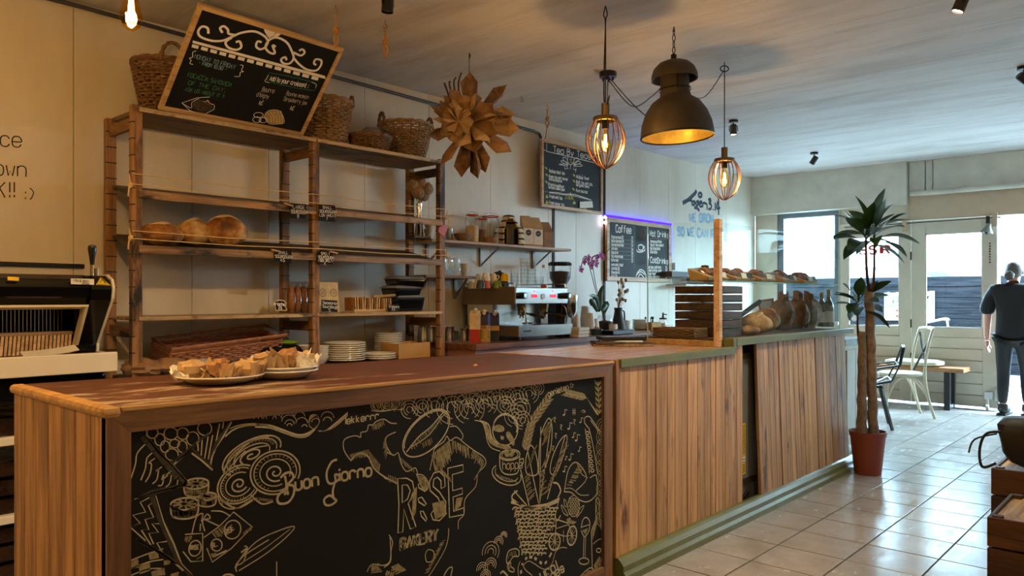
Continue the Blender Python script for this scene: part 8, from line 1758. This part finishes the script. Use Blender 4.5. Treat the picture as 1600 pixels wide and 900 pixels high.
put(t, (-2.42, 8.86, 0), R(33))
# black lattice chair
t = local('lattice_chair', 'black angular lattice chair behind the plant', 'chair')
V = {'a': (-.2, -.2, .44), 'b': (-.22, 0, .45), 'c': (-.2, .2, .44), 'd': (0, -.23, .43), 'e': (0, 0, .40), 'f': (0, .23, .43), 'g': (.17, -.21, .47), 'h': (.19, 0, .44), 'i': (.17, .21, .47), 'j': (.24, -.22, .62), 'k': (.25, 0, .60), 'l': (.24, .22, .62), 'm': (.28, -.15, .78), 'n': (.29, .15, .78), 'o': (.28, 0, .80), 'p': (.02, -.27, .58), 'q': (.02, .27, .58)}
b = MB()
for e in 'ab bc ad de ef cf be dg eh fi gh hi gj jk kl li hk jm mo on nl ko ge ie dp pj fq ql ae ec'.split(): b.bar(V[e[0]], V[e[1]], .024, .014)
b.build('lattice_shell', 'black', t, bevel=.004)
for x, y in ((-.16, -.17), (-.16, .17), (.13, -.17), (.13, .17)): b = MB(); b.bar((x * .6, y * .6, .41), (x * 1.35, y * 1.25, 0), .03, .02); b.build('leg', 'black', t, bevel=.004)
b = MB(); b.box(-.12, .1, -.12, .12, .385, .405); b.build('seat_plate', 'black', t, bevel=.004)
put(t, (-2.44, 7.95, 0), R(20))

# ================================================================== PERSON IN THE DOORWAY
pp_ = Vector((-1.52, 9.64, 0)); pr_ = thing('person', 'person seen from behind in black t-shirt and leggings walking out of the doorway', 'person', pp_)
def skin_mesh(name, verts, edges, radii, mat, parent, sub=2, root=0):
    me = bpy.data.meshes.new(name); mi = ROOT[pr_.name]
    me.from_pydata([tuple(mi @ Vector(v)) for v in verts], edges, []); me.materials.append(M[mat]); o = bpy.data.objects.new(name, me); col.objects.link(o); o.parent = parent
    sm = o.modifiers.new('skin', 'SKIN'); sm.use_smooth_shade = True
    sk = me.skin_vertices[0].data
    for i, r_ in enumerate(radii): sk[i].radius = r_ if isinstance(r_, tuple) else (r_, r_); sk[i].use_root = (i == root)
    ss = o.modifiers.new('sub', 'SUBSURF'); ss.levels = sub; ss.render_levels = sub
    return o
# frame of the figure: f = walking direction (towards the street), s = its right side
f_ = Vector((.12, 1, 0)).normalized(); s__ = Vector((f_.y, -f_.x, 0))
def B(sd, fw, z): return pp_ + s__ * sd + f_ * fw + Vector((0, 0, z))
body = [B(0, 0, .88), B(0, .0, 1.0), B(0, -.01, 1.15), B(0, -.02, 1.28), B(0, -.02, 1.36), B(0, .0, 1.42), B(0, .03, 1.50), B(0, .03, 1.58),
        B(-.17, -.02, 1.325), B(-.235, -.03, 1.08), B(-.255, .02, .86), B(-.26, .04, .79), B(.17, -.02, 1.325), B(.235, .0, 1.08), B(.25, .07, .87), B(.25, .1, .80),
        B(-.09, .0, .82), B(-.095, .01, .48), B(-.09, -.03, .1), B(-.09, .08, .045), B(.09, .01, .82), B(.1, .08, .48), B(.1, .1, .1), B(.1, .21, .045)]
ed = [(0, 1), (1, 2), (2, 3), (3, 4), (4, 5), (5, 6), (6, 7), (3, 8), (8, 9), (9, 10), (10, 11), (3, 12), (12, 13), (13, 14), (14, 15), (0, 16), (16, 17), (17, 18), (18, 19), (0, 20), (20, 21), (21, 22), (22, 23)]
rd = [(.14, .11), (.125, .1), (.12, .095), (.14, .1), (.07, .06), (.05, .05), (.078, .085), (.06, .07), .058, .043, .03, .026, .058, .043, .03, .026, .085, .058, .036, .034, .085, .058, .036, .034]
bod = skin_mesh('body', body, ed, rd, 'skin', pr_)
# hands: palm and five fingers each
for sg, wr in ((-1, B(-.26, .04, .79)), (1, B(.25, .1, .80))):
    dn = Vector((0, 0, -1)); vs = [wr, wr + dn * .045 + f_ * .005]; es = [(0, 1)]; rs_ = [(.022, .016), (.03, .016)]
    for q, (off, L_) in enumerate(((-.027, .062), (-.009, .075), (.009, .07), (.026, .055))):
        bs = wr + dn * .075 + f_ * off; i0 = len(vs); vs += [bs, bs + dn * L_ * .45 - s__ * sg * .006, bs + dn * L_ * .85 - s__ * sg * .022]; es += [(1, i0), (i0, i0 + 1), (i0 + 1, i0 + 2)]; rs_ += [.0095, .0085, .007]
    i0 = len(vs); vs += [wr + dn * .04 + f_ * .034, wr + dn * .07 + f_ * .05 - s__ * sg * .01, wr + dn * .095 + f_ * .05 - s__ * sg * .02]; es += [(1, i0), (i0, i0 + 1), (i0 + 1, i0 + 2)]; rs_ += [.011, .0095, .008]
    skin_mesh('hand', vs, es, rs_, 'skin', bod, 2)
sh_v = [B(0, 0, .78), B(0, 0, .92), B(0, -.01, 1.1), B(0, -.02, 1.27), B(0, -.015, 1.37), B(-.17, -.02, 1.33), B(-.235, -.025, 1.17), B(-.25, -.03, 1.06), B(.17, -.02, 1.33), B(.235, -.01, 1.17), B(.25, .0, 1.06)]
skin_mesh('t_shirt', sh_v, [(0, 1), (1, 2), (2, 3), (3, 4), (3, 5), (5, 6), (6, 7), (3, 8), (8, 9), (9, 10)], [(.19, .15), (.18, .14), (.165, .125), (.165, .12), (.075, .065), .085, .078, .08, .085, .078, .08], 'tshirt', pr_)
lg = [B(0, 0, .9), B(-.09, .0, .8), B(-.095, .01, .48), B(-.09, -.02, .3), B(-.09, -.03, .11), B(.09, .01, .8), B(.1, .08, .48), B(.1, .085, .3), B(.1, .1, .11)]
skin_mesh('leggings', lg, [(0, 1), (1, 2), (2, 3), (3, 4), (0, 5), (5, 6), (6, 7), (7, 8)], [(.15, .12), .098, .068, .062, .042, .098, .068, .062, .042], 'leggings', pr_)
for sd, fw in ((-.09, -.03), (.1, .1)):
    b = MB(); c = B(sd, fw + .06, 0)
    b.ball(c + Vector((0, 0, .05)), (.048, .135, .05), 16, 10, Matrix((s__, f_, Vector((0, 0, 1)))).transposed(), lambda u: 1 if u.z > 0 else .92); b.tube([B(sd, fw, .05), B(sd, fw, .12)], [.05, .046], 14); b.build('shoe', 'shoe', pr_, smooth=True, angle=60)
    b = MB(); b.obox(c + Vector((0, 0, .012)), (.09, .255, .024), Matrix((s__, f_, Vector((0, 0, 1)))).transposed()); b.build('shoe_sole', 'rubber', pr_, bevel=.01)
b = MB(); b.ball(B(0, .015, 1.545), (.085, .1, .098), 20, 14, None, lambda u: 1 + .03 * math.sin(16 * u.x + 5 * u.z)); hr = b.build('hair', 'hair', pr_, smooth=True)
b = MB(); b.ball(B(-.012, -.1, 1.49), (.052, .05, .05), 14, 10, None, lambda u: 1 + .12 * math.sin(9 * u.x) * math.sin(8 * u.z)); b.build('bun', 'hair', hr, smooth=True)
b = MB()
for sg in (-1, 1): b.ball(B(sg * .083, .03, 1.53), (.012, .022, .03), 10, 8)
b.ball(B(0, .135, 1.525), (.012, .02, .02), 8, 6); b.build('ears_and_nose', 'skin', bod, smooth=True)
b = MB()
for sg in (-1, 1): b.ball(B(sg * .03, .118, 1.55), (.011, .008, .007), 8, 6)
b.build('eyes', 'black_gloss', bod, smooth=True)
b = MB(); b.ball(B(0, .12, 1.475), (.024, .01, .007), 10, 6); b.build('mouth', 'orange', bod, smooth=True)

# ================================================================== CRATES AND BAG AT THE RIGHT
def crate(label, x0, x1, y0, y1, h):
    t = thing('wooden_crate', label, 'crate', ((x0 + x1) / 2, (y0 + y1) / 2, 0), 0, 'old wooden crates'); n = max(3, int(h / .11)); hh = h / n
    for k in range(n):
        for q in ((x0, x1, y0, y0 + .014), (x0, x1, y1 - .014, y1), (x0, x0 + .014, y0 + .014, y1 - .014), (x1 - .014, x1, y0 + .014, y1 - .014)): b = MB(); b.box(*q, k * hh + .004, (k + 1) * hh - .004); b.build('slat', 'crate', t, bevel=.003)
    for x in (x0 + .016, x1 - .046):
        for y in (y0 + .016, y1 - .046): b = MB(); b.box(x, x + .03, y, y + .03, 0, h); b.build('corner_post', 'crate', t)
    b = MB(); b.box(x0 + .015, x1 - .015, y0 + .015, y1 - .015, h - .03, h - .015); b.build('lid_board', 'shelf_pale', t)
    return t
crate('old dark wooden crate at the lower right picture edge', -.60, -.1, 3.28, 3.74, .46)
crate('dark wooden crate carrying the black bag, further from the viewer', -.72, -.22, 4.02, 4.5, .5)
b = MB(); b.box(-.70, -.3, 4.3, 4.49, .486, .51); single(b, 'white_papers', 'paper', 'crumpled white papers on the far crate behind the bag', 'paper', bevel=.004)
t = thing('shoulder_bag', 'slouching black shoulder bag resting on the crate', 'bag', (-.5, 4.12, .485))
b = MB(); b.ball((-.48, 4.14, .625), (.23, .12, .12), 24, 14, None, lambda u: (1.0 / max(.75, (abs(u.x) ** 4 + abs(u.y) ** 4 + abs(u.z) ** 4) ** .25)) * (1 + .07 * math.sin(8 * u.x + 3 * u.z) - (.1 * u.z if u.z > 0 else 0))); b.build('body', 'bag', t, smooth=True)
b = MB(); b.tube(spl([(-.66, 4.05, .66), (-.735, 4.02, .65), (-.76, 4.0, .58), (-.75, 4.0, .50), (-.7, 4.02, .52)], 6), .006, 8); b.build('strap', 'bag', t, smooth=True)
b = MB(); b.tube(spl([(-.7, 4.04, .65), (-.78, 4.0, .62), (-.80, 3.98, .56)], 5), .004, 6); b.build('strap_end', 'bag', t, smooth=True)
b = MB(); b.tube(spl([(-.62, 4.1, .68), (-.5, 4.06, .72), (-.36, 4.1, .68)], 6), .012, 8); b.build('handle', 'bag', t, smooth=True)
